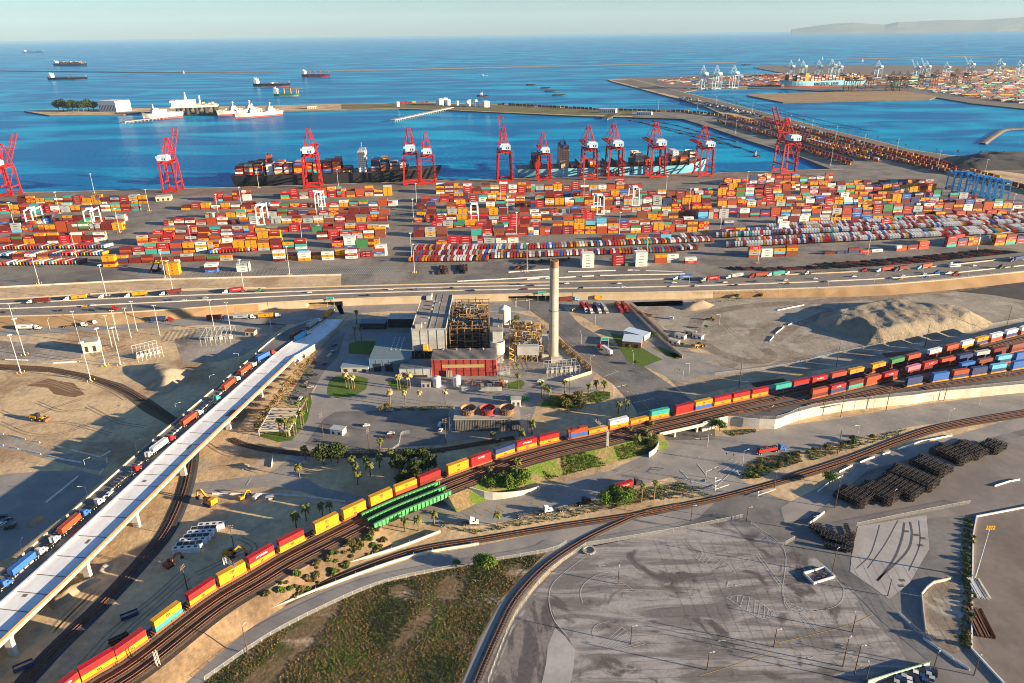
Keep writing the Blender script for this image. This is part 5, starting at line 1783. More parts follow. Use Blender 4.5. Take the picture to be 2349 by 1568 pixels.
for k, (u, v) in enumerate(((421, 169), (1886, 137), (1832, 140), (1978, 142))):
    q = G(u, v, WZ)
    root = thing('sail_boat', 'tiny white sailing boat, ' + ['off the breakwater at left', 'with tall sail at the far right breakwater', 'left of the far breakwater end', 'rightmost one behind the island cranes'][k], 'boat', q)
    mb = MB()
    mb.box(0, 0, 0, 12, 4, 2)
    mb.add([(6, -1.5, .3), (10, 0, 2), (6, 1.5, .3), (6, -1.8, 2), (6, 1.8, 2)], [(0, 1, 3), (1, 2, 4), (1, 4, 3)])
    mb.build('hull', M_white, root)
    mb = MB()
    mb.cyl(0, 0, 2, 24, .3, .2, 5)
    mb.add([(.4, 0, 4), (9, .3, 4), (.4, 0, 23), (.4, .25, 4), (9, .5, 4), (.4, .25, 23)], [(0, 1, 2), (5, 4, 3)])
    mb.build('sail', M_white, root)

# launch platform and its neighbours by the mole
a, b_ = G(398, 266, WZ), G(502, 262, WZ)
m = (a + b_) / 2
h = math.atan2((b_ - a).y, (b_ - a).x)
root = thing('launch_platform', 'big white self propelled platform on dark columns beside the mole', 'platform', (m.x, m.y, WZ), h)
Lp = (b_ - a).length
for sy in (-1, 1):
    mb = MB()
    mb.box(0, sy * 24, -2, Lp, 14, 6)
    mb.build('pontoon', M_black, root)
    for k in range(5):
        mb = MB()
        x = -Lp * .36 + k * Lp * .2
        mb.cyl(x, sy * 24, 3, 24, 6, n=12)
        mb.build('column', M_dark, root)
        mb = MB()
        mb.bar((x, sy * 24, 6), (x + Lp * .1, sy * 24, 23), 1.5)
        mb.build('brace', M_dark, root)
mb = MB()
mb.box(0, 0, 24, Lp * 1.02, 64, 4)
mb.box(Lp * .22, 0, 28, Lp * .5, 52, 2)
mb.build('main_deck', M_hgrey, root)
mb = MB()
mb.box(-Lp * .18, 0, 28, Lp * .42, 34, 18, 0, 0)
tower(mb, -Lp * .40, 0, 28, 22, 46, 16, 0, 1)
mb.box(-Lp * .47, 0, 40, 10, 56, 5, 0, 0)
mb.build('hangar_house', [M_white, M_glass], root)
mb = MB()
mb.cyl(-Lp * .18, 0, 46, 60, 5, 2, 8)
mb.cyl(-Lp * .18, 0, 60, 68, 2.4, 1.0, 8)
mb.cyl(Lp * .12, 8, 30, 56, 2.2, 2.2, 8)
mb.build('mast', M_white, root)
mb = MB()
for k in range(7):
    mb.box(Lp * (.05 + .07 * k), (k % 3 - 1) * 14, 30, 7, 9, 3 + k % 3 * 1.5)
mb.build('deck_gear', M_bei, root)
root, L, m, h = free_ship('support_ship', 'white support ship moored in front of the launch platform', 327, 420, 276, 30, 17, M_hgrey, M_boot, -1, dv=-7)
mb = MB()
tower(mb, L * .08, 0, 17, L * .35, 25, 9, 0, 1, 2)
mb.box(L * .16, 0, 26, L * .12, 27, 5, 0, 0)
mb.cyl(L * .2, 0, 30, 42, 3, 1, 8)
mb.build('deck_house', [M_white, M_glass], root)
for lab, u0, u1, v, dv in (('pale grey navy ship moored alone at the mole', 538, 648, 273, -9), ('second grey navy ship half hidden behind the first', 497, 600, 267, -8)):
    root, L, m, h = free_ship('navy_ship', lab, u0, u1, v, 26, 14, M_hgrey, M_boot, -1, 'ship', dv=dv)
    for x in (-.25, 0.12):
        mb = MB()
        tower(mb, L * x, 0, 14, L * .14, 18, 8, 0, 1, 2)
        mb.box(L * x, 0, 22, L * .09, 13, 5, 0, 2)
        mb.bar((L * x, 0, 27), (L * x, 0, 40), 2.5, None, 0)
        mb.box(L * x, 0, 36, 5, 10, 2, 0, 0)
        mb.build('superstructure', [M_hgrey, M_glass, M_steel], root)
    mb = MB()
    for k in range(10):
        mb.box(L * (-.42 + .085 * k), (k % 2 - .5) * 12, 14, 6, 5, 2 + k % 3 * 2)
    mb.build('deck_gear', M_steel, root)


def far_pier(name, lab, p0, p1, w, h_, m_):
    a, b_ = G(*p0, WZ), G(*p1, WZ)
    root = thing(name, lab, 'pier', a)
    d = b_ - a
    ang = math.atan2(d.y, d.x)
    c = d / 2
    mb = MB()
    mb.box(c.x, c.y, h_, d.length, w, 1.6, ang)
    mb.build('pier_deck', m_, root)
    n = int(d.length / 12)
    mb = MB()
    nr = Vector((-d.y, d.x, 0)).normalized() * w * .4
    for k in range(n + 1):
        for s_ in (-1, 1):
            q = d * (k / n) + nr * s_
            mb.cyl(q.x, q.y, -2, h_, 1.1, n=6)
    o = mb.build('piles', M_conc, root)
    return root


far_pier('pier', 'long concrete pier on piles reaching out from the mole', (901, 281), (1036, 251), 18, 5, M_pale)
far_pier('pier', 'low weathered jetty below the white support ship', (284, 284), (412, 269), 16, 4, M_conc)
far_pier('pier', 'short wooden pier below the mole buildings', (1388, 276), (1412, 266), 16, 4, M_wood)
far_pier('pier', 'narrow quay under the three pale blue island cranes', (1572, 206), (1712, 202), 26, 4, M_conc)


def simple_house(name, lab, p0, p1, depth, hgt, m_, roof=None, cat='building', z=0.0, door=True):
    a, b_ = G(*p0, z), G(*p1, z)
    d = b_ - a
    h = math.atan2(d.y, d.x)
    root = thing(name, lab, cat, a, h)
    L = d.length
    mb = MB()
    mb.box(L / 2, depth / 2, 0, L, depth, hgt)
    mb.build('wall', m_, root)
    mb = MB()
    mb.box(L / 2, depth / 2, hgt, L + .6, depth + .6, max(.3, hgt * .04))
    mb.build('roof', roof or M_conc, root)
    if door:
        mb = MB()
        n = max(2, int(L / 6))
        for k in range(n):
            mb.box(L * (k + .5) / n, -.03, hgt * .1, L / n * .4, .12, hgt * .55)
        mb.build('doors' if hgt < 10 else 'loading_doors', M_dark, root)
    return root, L


simple_house('hangar', 'large white box hangar on the mole', (229, 257), (268, 258), 60, 32, M_white, M_white)
simple_house('hangar', 'lower white annex right of the box hangar', (268, 256), (281, 256), 50, 26, M_white, M_white)
simple_house('warehouse', 'white harbour office with raised roof on the mole', (1374, 259), (1412, 260), 20, 11, M_white, M_white)
simple_house('warehouse', 'long pale shed on the mole beside the parking', (1460, 264), (1494, 265), 16, 8, M_white, M_pale)
simple_house('warehouse', 'small beige block on the left part of the mole', (705, 251), (728, 250), 14, 8, M_bei, M_pale)
for k, (u, v, r_, h_) in enumerate(((912, 245, 7, 15), (1010, 242, 14, 20), (1021, 241, 10, 22), (1028, 242, 8, 18), (1049, 242, 5, 14), (1072, 245, 6, 18), (1077, 244, 6, 20), (1091, 244, 6, 20), (1095, 246, 6, 16), (1113, 246, 14, 18))):
    q = G(u, v)
    mb = MB()
    mb.cyl(0, 0, 0, h_, r_, n=18)
    mb.cyl(0, 0, h_, h_ + r_ * .18, r_, .3, n=18)
    o = mb.build('storage_tank', M_white)
    o.location = q
    tag(o, 'white oil tank on the mole, ' + nth(k + 1) + ' from the left', 'storage tank', 'oil tanks on the mole')

# far island terminal: cranes, containers
FAR = [Kind(make_crane(False, M_cblue, M_white)), Kind(make_crane(True, M_cblue, M_white)), Kind(make_crane(False, M_cbrown, M_dark))]
for k, (u, v, t, sc) in enumerate(((1612, 205, 0, 1.08), (1643, 205, 0, 1.08), (1682, 203, 0, 1.08), (1812, 178, 0, .95), (1840, 178, 0, .95), (1876, 177, 0, .95), (1906, 177, 0, 1.0), (1922, 178, 0, .9), (2012, 180, 0, .95), (2100, 178, 1, .85), (2122, 178, 1, .9), (2168, 176, 0, .8), (2222, 172, 1, .9), (2290, 172, 0, .9), (2335, 172, 0, .8),
                                   (1942, 211, 2, .85), (1962, 211, 2, .85), (1992, 210, 2, .85), (2040, 209, 2, .85), (2054, 209, 2, .85), (2072, 209, 2, .85), (2112, 203, 2, .85), (2140, 202, 2, .85), (2185, 200, 2, .85), (2215, 198, 2, .85))):
    q = G(u, v, -.4)
    FAR[t].place((q.x, q.y, -.4), R(8 if t < 2 else 175), ['pale blue quay crane', 'pale blue raised boom crane', 'dark brown quay crane'][t] + ' on the island, ' + nth(k + 1) + ' counted from left', 'cranes of the island terminal', sc)
fb = []
_isl = [Vector((q.x, q.y)) for q in GP([(1500, 190), (1570, 179), (1800, 171), (1935, 176), (2349, 160), (2500, 165), (2500, 250), (2349, 240), (2160, 214), (2080, 198), (1980, 196), (1785, 197), (1600, 199)])]
for _ in range(5200):
    u, v = rnd.uniform(1500, 2450), rnd.uniform(160, 240)
    q = G(u, v)
    if inside(Vector((q.x, q.y)), _isl):
        near = u > 2100 and v > 195
        for t in range(rnd.choice((1, 2, 3)) if not near else rnd.choice((1, 1, 2, 3))):
            fb.append((q.x, q.y, t * 2.9 - .4, R(8), 12.19 * rnd.choice((1, 1, 2, 4)), rnd.choice(['maroon'] * 5 + ['orange'] * 2 + ['brown'] * 5 + ['yellow', 'white', 'grey', 'grey', 'navy', 'navy', 'teal', 'blue', 'black', 'black', 'green']), False))
mass('island_containers', fb, 'mass of containers on the far island terminal')
# freight cars parked in the pier rail yard
rb = []


def far_train(pts, step=14.3, pal=None, prob=.93):
    P = smooth(GP(pts, .1), 5)
    for q, h in resample(P, step):
        for t in range(2):
            if rnd.random() < prob:
                rb.append((q.x, q.y, 1.0 + t * 2.9, h, 12.19, rnd.choice(pal or ['maroon'] * 9 + ['orange'] * 4 + ['yellow'] * 3 + ['red'] * 5 + ['brown'] * 4 + ['white', 'teal', 'navy']), False))


YEL = ['yellow'] * 5 + ['orange'] * 3 + ['maroon'] * 6 + ['brown'] * 3 + ['navy']
far_train([(1756, 275), (1900, 312), (2033, 346), (2130, 368), (2196, 388)])
far_train([(1752, 279), (1890, 315), (2020, 348), (2110, 370), (2170, 386)])
far_train([(1666, 268), (1760, 290), (1860, 318), (2040, 362), (2200, 398), (2349, 434), (2450, 458)], pal=YEL)
far_train([(1664, 272), (1760, 295), (1860, 323), (2040, 367), (2190, 402)], pal=YEL)
far_train([(1648, 280), (1740, 303), (1808, 321)], pal=YEL)
far_train([(1656, 283), (1740, 307), (1790, 321)])
far_train([(1780, 299), (1866, 330), (2016, 372)])
far_train([(1784, 304), (1866, 334), (1990, 370)], pal=YEL)
far_train([(1860, 326), (1966, 354)], pal=['white', 'yellow', 'white', 'orange'])
far_train([(1813, 331), (1900, 358), (1960, 377)], pal=['red', 'maroon', 'orange', 'maroon'])
far_train([(1806, 336), (1890, 362), (1956, 381)], pal=['red', 'maroon', 'yellow', 'maroon'])
far_train([(1146, 241), (1283, 248), (1383, 253), (1500, 257), (1566, 258), (1660, 268)], pal=['brown', 'maroon', 'brown', 'yellow', 'black', 'green'])
far_train([(912, 238), (983, 236)], pal=['red', 'yellow', 'maroon', 'brown'])
far_train([(1566, 226), (1650, 246), (1750, 270)], step=9, pal=['white', 'black', 'navy', 'grey', 'maroon', 'white'], prob=.6)
far_train([(1560, 229), (1640, 248), (1700, 262)], step=9, pal=['white', 'black', 'navy', 'grey', 'maroon', 'white'], prob=.6)
far_train([(2230, 397), (2300, 415)], pal=YEL)
mass('loaded_freight_cars', rb, 'rows of loaded freight cars in the pier rail yard', True)


# rubber tyred yard cranes
def make_rtg(col):
    def f():
        root = thing('yard_crane', 'x', 'yard crane')
        for sx in (-1, 1):
            mb = MB()
            for sy in (-1, 1):
                mb.bar((sx * 4.5, sy * 12, 1.2), (sx * 4.0, sy * 12, 23), 1.2)
            mb.bar((sx * 4.0, -12.6, 23.6), (sx * 4.0, 12.6, 23.6), 1.3, 1.8)
            mb.build('portal', col, root)
        for sy in (-1, 1):
            mb = MB()
            mb.bar((-4.3, sy * 12, 12), (-4.3, sy * 12, 1.4), .5)
            mb.box(0, sy * 12, 1.0, 11, 1.2, 1.2)
            for dx in (-4.4, -3.0, 3.0, 4.4):
                mb.hcyl((dx, sy * 12 - .4, .7), (dx, sy * 12 + .4, .7), .7, 8, 1)
            mb.bar((-4.2, sy * 12, 12), (4.2, sy * 12, 12), .7)
            mb.build('wheel_beam', [col, M_tyre], root)
        mb = MB()
        mb.box(0, -3, 24.4, 7, 5, 2.2, 0, 0)
        mb.box(0, -5.4, 21.2, 2, 2, 2.6, 0, 1)
        mb.build('trolley', [col, M_glass], root)
        mb = MB()
        mb.box(0, 13.2, 2.4, 5, 1.6, 2.6)
        mb.build('engine_box', M_white, root)
        return root
    return f


RT = {'white': Kind(make_rtg(paint('crane_white', (.66, .70, .72), .08))), 'blue': Kind(make_rtg(paint('crane_bright_blue', (.05, .30, .62), .1)))}
for k, (u, v, c, w_) in enumerate(((85, 522, 'white', 'over the left yard'), (218, 524, 'white', 'second one of the left yard'), (604, 514, 'white', 'over the middle yard'), (736, 482, 'white', 'at the back of the middle yard'), (1089, 512, 'white', 'over the left part of the central yard'), (1373, 490, 'white', 'over the middle of the central yard'), (1453, 470, 'white', 'at the back of the central yard'))):
    q = G(u, v)
    RT[c].place((q.x, q.y, .05), R(5), 'pale blue white rubber tyred gantry ' + w_, 'yard gantry cranes')
for k, (u, v) in enumerate(((2184, 438), (2198, 439), (2212, 441), (2236, 448), (2250, 451), (2264, 454), (2278, 457), (2292, 460))):
    q = G(u, v)
    RT['blue'].place((q.x, q.y, .05), R(-12), 'bright blue gantry, ' + nth(k + 1) + ' from the left in the cluster at right', 'blue gantry cluster', 1.1)
# log booms floating beside the pier
for k, pts in enumerate(([(1447, 277), (1500, 287), (1560, 300), (1640, 320), (1736, 352)], [(1470, 281), (1540, 300), (1600, 315), (1690, 338)], [(1500, 278), (1560, 290), (1630, 310), (1690, 325)], [(1634, 318), (1680, 322)], [(1643, 222), (1700, 240), (1800, 262), (1890, 288), (2014, 302)], [(1675, 223), (1740, 240), (1830, 264), (1990, 299)])):
    mb = MB()
    P = smooth(GP(pts, WZ + .5), 4)
    mb.wall(P, .5, 1.6 if k < 4 else 1.0)
    o = mb.build('floating_boom', M_dark)
    tag(o, 'thin dark floating boom, ' + nth(k + 1) + (' of those beside the rail pier' if k < 4 else ' and in the basin beside the dike'), 'floating boom', 'floating booms')
    if k < 4:
        for i, (q, h_) in enumerate(resample(P, 60)):
            m2 = MB()
            m2.box(q.x, q.y, WZ, 14, 5, 1.6, h_)
            m2.build('float', M_wood, o)
# ================================================================== POWER PLANT AND OTHER BUILDINGS
M_panel = mat('pale_panel', (.44, .44, .41), rough=.7, var=.1, scale=.4, col2=(.33, .32, .29), scale2=.12, obj=False)
M_roofg = mat('gravel_roof', (.33, .285, .235), rough=.95, var=.14, scale=.4, col2=(.20, .17, .145), scale2=.06)
M_redw = mat('red_cladding', (.36, .05, .04), rough=.8, var=.16, scale=.35, col2=(.27, .035, .03), scale2=.08)
M_bluew = mat('blue_cladding', (.10, .17, .24), rough=.7, var=.14, scale=.35)
M_brownst = mat('brown_steelwork', (.22, .135, .07), rough=.8, var=.35, scale=.5)
M_ypipe = mat('ochre_pipe', (.50, .34, .13), rough=.7, var=.3, scale=.5)
M_yellowgl = mat('yellowed_glazing', (.38, .30, .13), rough=.4, var=.2, scale=.8)
M_wthr = mat('weathered_slats', (.20, .18, .15), rough=.9, var=.35, scale=.3, col2=(.10, .085, .07), scale2=.25, stretch=(3, 3, .3))

# boiler house (tall)
root = thing('boiler_house', 'tall pale panelled building with long flat roof at the power plant', 'building', (-72, 480, 0))
mb = MB()
mb.box(12.3, 37, 9, 24.5, 74, 16, 0, 0)
for k in range(5):
    mb.box(.2 + 6.05 * k, -.05, 9, .35, .3, 16, 0, 1)
for k in range(13):
    mb.box(24.6, .4 + 6.1 * k, 9, .3, .35, 16, 0, 1)
for z in (13, 17, 21):
    mb.box(12.3, -.02, z, 24.4, .12, .12, 0, 1)
mb.build('wall', [M_panel, M_steel], root)
mb = MB()
mb.box(12.3, 37, 25, 24.9, 74.4, .5, 0, 0)
for x in (.0, 24.6):
    mb.box(x, 37, 25.5, .35, 74.4, .6, 0, 1)
mb.box(12.3, 0, 25.5, 24.5, .35, .6, 0, 1)
mb.box(12.3, 37, 25.52, .5, 74, .25, 0, 2)
mb.box(17.0, 37, 25.52, .3, 74, .12, 0, 2)
mb.build('roof', [M_roofg, M_panel, M_steel], root)
for x, y, sx, sy, sz in ((5, 4, 4.5, 5, 3.2), (6.5, 66, 4, 9, 3.5), (8.5, 12, 1.2, 1.2, 1), (10.5, 22, 1.2, 1.2, 1), (10.6, 30, 1.5, 1.5, 1.2), (10.8, 40, 1.5, 1.5, 1.2), (11, 48, 1.5, 1.5, 1.2), (11, 57, 1.5, 1.5, 1.2), (15.5, 55, 1, 1, .8)):
    mb = MB()
    mb.box(x, y, 25.5, sx, sy, sz, 0, 0)
    mb.box(x, y, 25.5 + sz, sx * .8, sy * .8, .2, 0, 1)
    mb.build('roof_vent', [M_panel, M_steel], root)
mb = MB()
for x in (1, 8, 16, 23.5):
    for y in (1, 12, 24, 36, 48, 60, 73):
        mb.box(x, y, 0, .7, .7, 9)
for (xa, xb) in ((1, 8), (8, 16), (16, 23.5)):
    mb.bar((xa, 1, .5), (xb, 1, 8.8), .35)
    mb.bar((xb, 1, .5), (xa, 1, 8.8), .35)
mb.box(12, 38, 0, 22, 70, 8, 0, 1)
mb.build('support_frame', [M_steel, M_dark], root)
mb = MB()
mb.box(9.5, -1.2, 9.2, 3.2, 2.2, 5)
mb.box(13, -1.0, 9.0, 10, 1.8, .3)
mb.build('service_platform', M_safety, root)


def steelwork(root, x0, y0, x1, y1, zs, nx, ny, m, th=.45, diag=True, dens=1.0, part='steel_frame'):
    mb = MB()
    for i in range(nx + 1):
        for j in range(ny + 1):
            x, y = x0 + (x1 - x0) * i / nx, y0 + (y1 - y0) * j / ny
            mb.box(x, y, 0, th, th, zs[-1] + rnd.uniform(0, 2.2))
            for z in zs:
                if i < nx and rnd.random() < dens:
                    mb.bar((x, y, z), (x0 + (x1 - x0) * (i + 1) / nx, y, z), th * .7)
                if j < ny and rnd.random() < dens:
                    mb.bar((x, y, z), (x, y0 + (y1 - y0) * (j + 1) / ny, z), th * .7)
            if diag and j == 0 and i < nx:
                mb.bar((x, y, 0), (x0 + (x1 - x0) * (i + 1) / nx, y, zs[0]), th * .5)
    return mb.build(part, m, root)


def pipework(root, x0, y0, x1, y1, z0, z1, n, mats, rmin=.18, rmax=.55):
    for mi, m in enumerate(mats):
        mb = MB()
        for _ in range(n // len(mats)):
            x, y, z = rnd.uniform(x0, x1), rnd.uniform(y0, y1), rnd.uniform(z0, z1)
            r_ = rnd.uniform(rmin, rmax)
            for k in range(3):
                ax = rnd.choice('xxyyz')
                L = rnd.uniform(2, 11)
                nx, ny, nz = x, y, z
                if ax == 'x':
                    nx = min(x1, max(x0, x + rnd.choice((-L, L))))
                elif ax == 'y':
                    ny = min(y1, max(y0, y + rnd.choice((-L, L))))
                else:
                    nz = min(z1, max(z0, z + rnd.choice((-L, L)) * .6))
                if (Vector((nx, ny, nz)) - Vector((x, y, z))).length > .5:
                    mb.hcyl((x, y, z), (nx, ny, nz), r_, 6)
                x, y, z = nx, ny, nz
        mb.build('pipes', m, root)


root = thing('boiler_unit', 'open brown steel boiler structure crowded with pipes beside the tall building', 'boiler', (-45, 484, 0))
steelwork(root, 0, 0, 27, 62, [5, 10, 15, 20, 24], 5, 9, M_brownst, .55, dens=.85)
mb = MB()
mb.box(9, 20, 1, 12, 34, 15)
mb.box(18, 16, 1, 9, 22, 13)
mb.box(13, 6, 1, 20, 7, 11)
mb.build('boiler_casing', M_dark, root)
mb = MB()
for k, z in enumerate((10.2, 15.2, 20.2)):
    for j in range(7):
        if rnd.random() < .55:
            mb.box(rnd.uniform(4, 23), 4 + j * 8.5, z, rnd.uniform(5, 11), rnd.uniform(2, 5), .25)
mb.build('walkways', M_brownst, root)
pipework(root, 1, 1, 26, 61, 12, 25, 150, [M_ypipe, M_rust, M_brownst, M_steel])
mb = MB()
mb.hcyl((4, 18, 22), (22, 18, 22), 1.3, 10)
mb.hcyl((4, 34, 21), (22, 34, 21), 1.1, 10)
mb.hcyl((6, 50, 18), (20, 50, 18), 1.2, 10)
mb.build('steam_drum', M_steel, root)
a, b_ = G(1130, 762, 25), G(1152.5, 762, 25)
root = thing('tower_building', 'narrow pale block with flat roof between the pipework and white tank', 'building', (a.x, a.y, 0))
mb = MB()
mb.box((b_.x - a.x) / 2, 17, 0, b_.x - a.x, 34, 25)
mb.build('wall', M_panel, root)
mb = MB()
mb.box((b_.x - a.x) / 2, 17, 25, b_.x - a.x + .3, 34.3, .5)
mb.cyl(4, 8, 25.5, 27, .4, n=8)
mb.cyl(4, 22, 25.5, 27, .4, n=8)
mb.build('roof', M_roofg, root)


def round_tank(name, lab, u, v, r_, z0, h_, cone, m, legs=0, rings=0, cat='tank'):
    q = G(u, v)
    root = thing(name, lab, cat, q)
    mb = MB()
    mb.cyl(0, 0, z0, z0 + h_, r_, n=24, cap=False)
    for k in range(rings):
        mb.cyl(0, 0, z0 + h_ * (k + 1) / (rings + 1), z0 + h_ * (k + 1) / (rings + 1) + .2, r_ + .06, n=24, cap=False)
    o = mb.build('shell', m, root, True)
    mb = MB()
    if cone > 0:
        mb.cyl(0, 0, z0 + h_, z0 + h_ + cone, r_ + .15, .3, n=24)
    else:
        mb.cyl(0, 0, z0 + h_ - 1, z0 + h_ - .8, r_, r_, n=24)
    mb.build('roof', m, root)
    if legs:
        mb = MB()
        mb.cyl(0, 0, z0 - 3.5, z0, .6, r_, n=20)
        mb.build('hopper', m, root, True)
        for k in range(legs):
            b2 = MB()
            t = 6.283 * k / legs
            p = Vector((r_ * .85 * math.cos(t), r_ * .85 * math.sin(t), 0))
            p2 = Vector((r_ * .85 * math.cos(t + 6.283 / legs), r_ * .85 * math.sin(t + 6.283 / legs), z0))
            b2.bar(p, p + Vector((0, 0, z0)), .45)
            b2.bar(p + Vector((0, 0, .5)), p2, .25)
            b2.build('leg', M_steel, root)
    else:
        mb = MB()
        for s_ in (-.3, .3):
            mb.bar((s_, -r_ - .25, z0), (s_, -r_ - .25, z0 + h_), .12)
        for k in range(int(h_ / .8)):
            mb.bar((-.3, -r_ - .25, z0 + .8 * k), (.3, -r_ - .25, z0 + .8 * k), .08)
        mb.build('ladder', M_steel, root)
    return root


round_tank('storage_tank', 'tall white tank with conical roof beside the highway road', 1157.5, 741, 4.9, 0, 13, 2.8, M_white, 0, 3)
round_tank('silo', 'pale round silo raised on braced legs beside the red building', 1142, 834, 5.2, 9, 9, 0, M_pale, 6, 3, 'silo')
round_tank('storage_tank', 'short white tank, left of the two in front of the red building', 1002.8, 886, 2.75, 0, 6.6, .5, M_white, 0, 2)
round_tank('storage_tank', 'short white tank, right of the two in front of the red building', 1048.5, 884, 2.75, 0, 6.6, .5, M_white, 0, 2)
# pipework block right of the silo
q0, q1 = G(1170, 834), G(1246, 834)
root = thing('process_unit', 'tangle of ochre stairs, pipes and hoppers left of the chimney', 'process plant', (q0.x, q0.y, 0))
Lx = q1.x - q0.x
steelwork(root, 0, 2, Lx, 52, [4, 8, 11], 6, 7, M_ypipe, .35, dens=.7)
pipework(root, 0, 4, Lx, 50, 5, 13, 120, [M_ypipe, M_brownst, M_conc, M_rust], .15, .5)
mb = MB()
mb.box(Lx * .55, 3.5, 6, Lx * .66, 5, 6.5)
mb.box(Lx * .5, 18, 4, Lx * .7, 8, 4)
mb.box(Lx * .5, 34, 3, Lx * .6, 9, 5)
mb.build('filter_house', M_panel, root)
for k in range(6):
    mb = MB()
    x = Lx * (.27 + .112 * k)
    vs = [(x - 1.3, 1.2, 6), (x + 1.3, 1.2, 6), (x + 1.3, 5.6, 6), (x - 1.3, 5.6, 6), (x - .2, 3.2, 3), (x + .2, 3.2, 3), (x + .2, 3.6, 3), (x - .2, 3.6, 3)]
    mb.add(vs, [(0, 4, 5, 1), (1, 5, 6, 2), (2, 6, 7, 3), (3, 7, 4, 0), (7, 6, 5, 4)])
    mb.build('hopper', M_panel, root)
mb = MB()
for k in range(6):
    mb.bar((-.5 + (k % 2) * 3.5, .5, 2 * k), (3.0 - (k % 2) * 3.5, .5, 2 * k + 2), 1.0, .25)
mb.build('stairs', M_safety, root)
# chimney
q = G(1269, 824)
root = thing('chimney', 'very tall pale round chimney with rusty top', 'chimney', q)
mb = MB()
n = 12
prof = [(0, 3.7), (10, 3.55), (25, 3.4), (45, 3.15), (70, 2.9)]
for (z0, r0), (z1, r1) in zip(prof, prof[1:]):
    mb.cyl(0, 0, z0, z1, r0, r1, 28, 0, False)
mb.build('shaft', mat('chimney_concrete', (.50, .43, .33), rough=.9, var=.14, scale=.4, col2=(.38, .31, .22), scale2=.12, stretch=(1, 1, .25)), root, True)
mb = MB()
mb.cyl(0, 0, 70, 74, 2.95, 2.95, 24, 0)
mb.cyl(0, 0, 74, 74.6, 3.15, 3.15, 24, 0)
for k in range(8):
    mb.box(2.7 * math.cos(k * .785), 2.7 * math.sin(k * .785), 74.6, .5, .5, .9)
mb.build('cap', mat('rusty_cap', (.26, .14, .075), rough=.9, var=.35), root)
for z in (14, 27, 38, 52, 64):
    mb = MB()
    r_ = 3.75 - z * .0115
    mb.cyl(0, 0, z, z + .35, r_ + (.5 if z == 38 else .05), None, 24, 0)
    mb.build('band', M_rust if z == 38 else M_conc, root)
mb = MB()
mb.bar((-1.2, -3.8, 0), (-1.0, -3.05, 70), .5, .3)
mb.build('ladder', M_steel, root)
mb = MB()
mb.box(0, 0, 0, 9, 9, 2.5)
mb.box(-6, -1, 0, 5, 6, 5)
mb.box(-6, 6, 0, 4, 6, 16)
mb.box(2, -6, 0, 8, 3, 4)
mb.build('plinth', M_pale, root)
# red hall
root = thing('turbine_hall', 'dark red clad hall with ribbed grey roof and yellowed window strip', 'building', (-56, 455.3, 0))
Lr = 44.8
mb = MB()
mb.box(Lr / 2, 7.6, 0, Lr, 15.2, 13, 0, 0)
for k in range(9):
    mb.box(2 + k * 5.1, -.06, 0, .45, .2, 13, 0, 1)
for z in (4.2, 10.6):
    mb.box(Lr / 2, -.03, z, Lr, .12, .12, 0, 1)
mb.build('wall', [M_redw, paint('dark_red_rib', (.10, .02, .02))], root)
mb = MB()
mb.add([(-.4, -.5, 13.02), (Lr + .4, -.5, 13.02), (Lr + .4, 15.7, 14.2), (-.4, 15.7, 14.2)], [(0, 1, 2, 3)])
mb.add([(-.4, -.5, 12.7), (Lr + .4, -.5, 12.7), (Lr + .4, -.5, 13.02), (-.4, -.5, 13.02)], [(0, 1, 2, 3)])
for k in range(60):
    x = Lr * (k + .5) / 60
    mb.bar((x, -.4, 13.08), (x, 15.6, 14.26), .22, .16)
mb.build('roof', M_roofg, root)
mb = MB()
mb.box(Lr * .49, -.16, 6.6, Lr * .65, .12, 2.4)
mb.build('window_strip', M_yellowgl, root)
for k in range(4):
    mb = MB()
    mb.cyl(7 + k * 9.5, 13.6, 13.6, 15, .6, n=8)
    mb.cyl(7 + k * 9.5, 13.6, 15, 15.3, .8, n=8)
    mb.build('roof_vent', M_steel, root)
mb = MB()
for k in range(4):
    mb.box(10.5 + k * 1.1, -1.3, 0, .7, .7, 5)
mb.build('exhaust_pipes', M_conc, root)
a, b_ = G(917, 867), G(990, 866.5)
root = thing('workshop', 'low pale clad workshop joined to the left of the red hall', 'building', (a.x, a.y, 0))
L = b_.x - a.x
mb = MB()
mb.box(L / 2, 8, 0, L, 16, 6.5, 0, 0)
for k in range(5):
    mb.box(.2 + k * L / 4.05, -.05, 0, .3, .2, 6.5, 0, 1)
mb.build('wall', [M_panel, M_steel], root)
mb = MB()
mb.box(L / 2, 8, 6.5, L + .4, 16.4, .4)
for k in range(30):
    mb.box(L * (k + .5) / 30, 8, 6.9, .2, 16.2, .12)
mb.build('roof', mat('blue_grey_roof', (.17, .20, .21), rough=.7, var=.15), root)
mb = MB()
mb.box(L * .6, -.1, 0, L * .55, .3, 1.8)
mb.build('dark_louvre', M_dark, root)
root = thing('machine_hall', 'big blue grey hall with skylights and two dark vehicle doors', 'building', (-101, 464.5, 0))
mb = MB()
mb.box(14.3, 24, 0, 28.6, 48, 9, 0, 0)
for k in range(7):
    mb.box(.2 + k * 4.7, -.05, 0, .25, .2, 9, 0, 1)
mb.build('wall', [M_bluew, M_steel], root)
mb = MB()
mb.box(14.3, 24, 9, 29, 48.4, .5)
mb.build('roof', mat('blue_roof', (.135, .19, .215), rough=.7, var=.14, scale=.3), root)
for c in range(3):
    for r_ in range(8):
        mb = MB()
        mb.box(13 + c * 3.4, 17 + r_ * 3.2, 9.5, .9, 1.6, .15)
        mb.build('skylight', mat('skylight_glass', (.40, .50, .55), rough=.3, var=0), root)
for x in (4.0, 12.2):
    mb = MB()
    mb.box(x + 1.5, -.12, 0, 5.2, .2, 6.2)
    mb.build('door', M_ink, root)
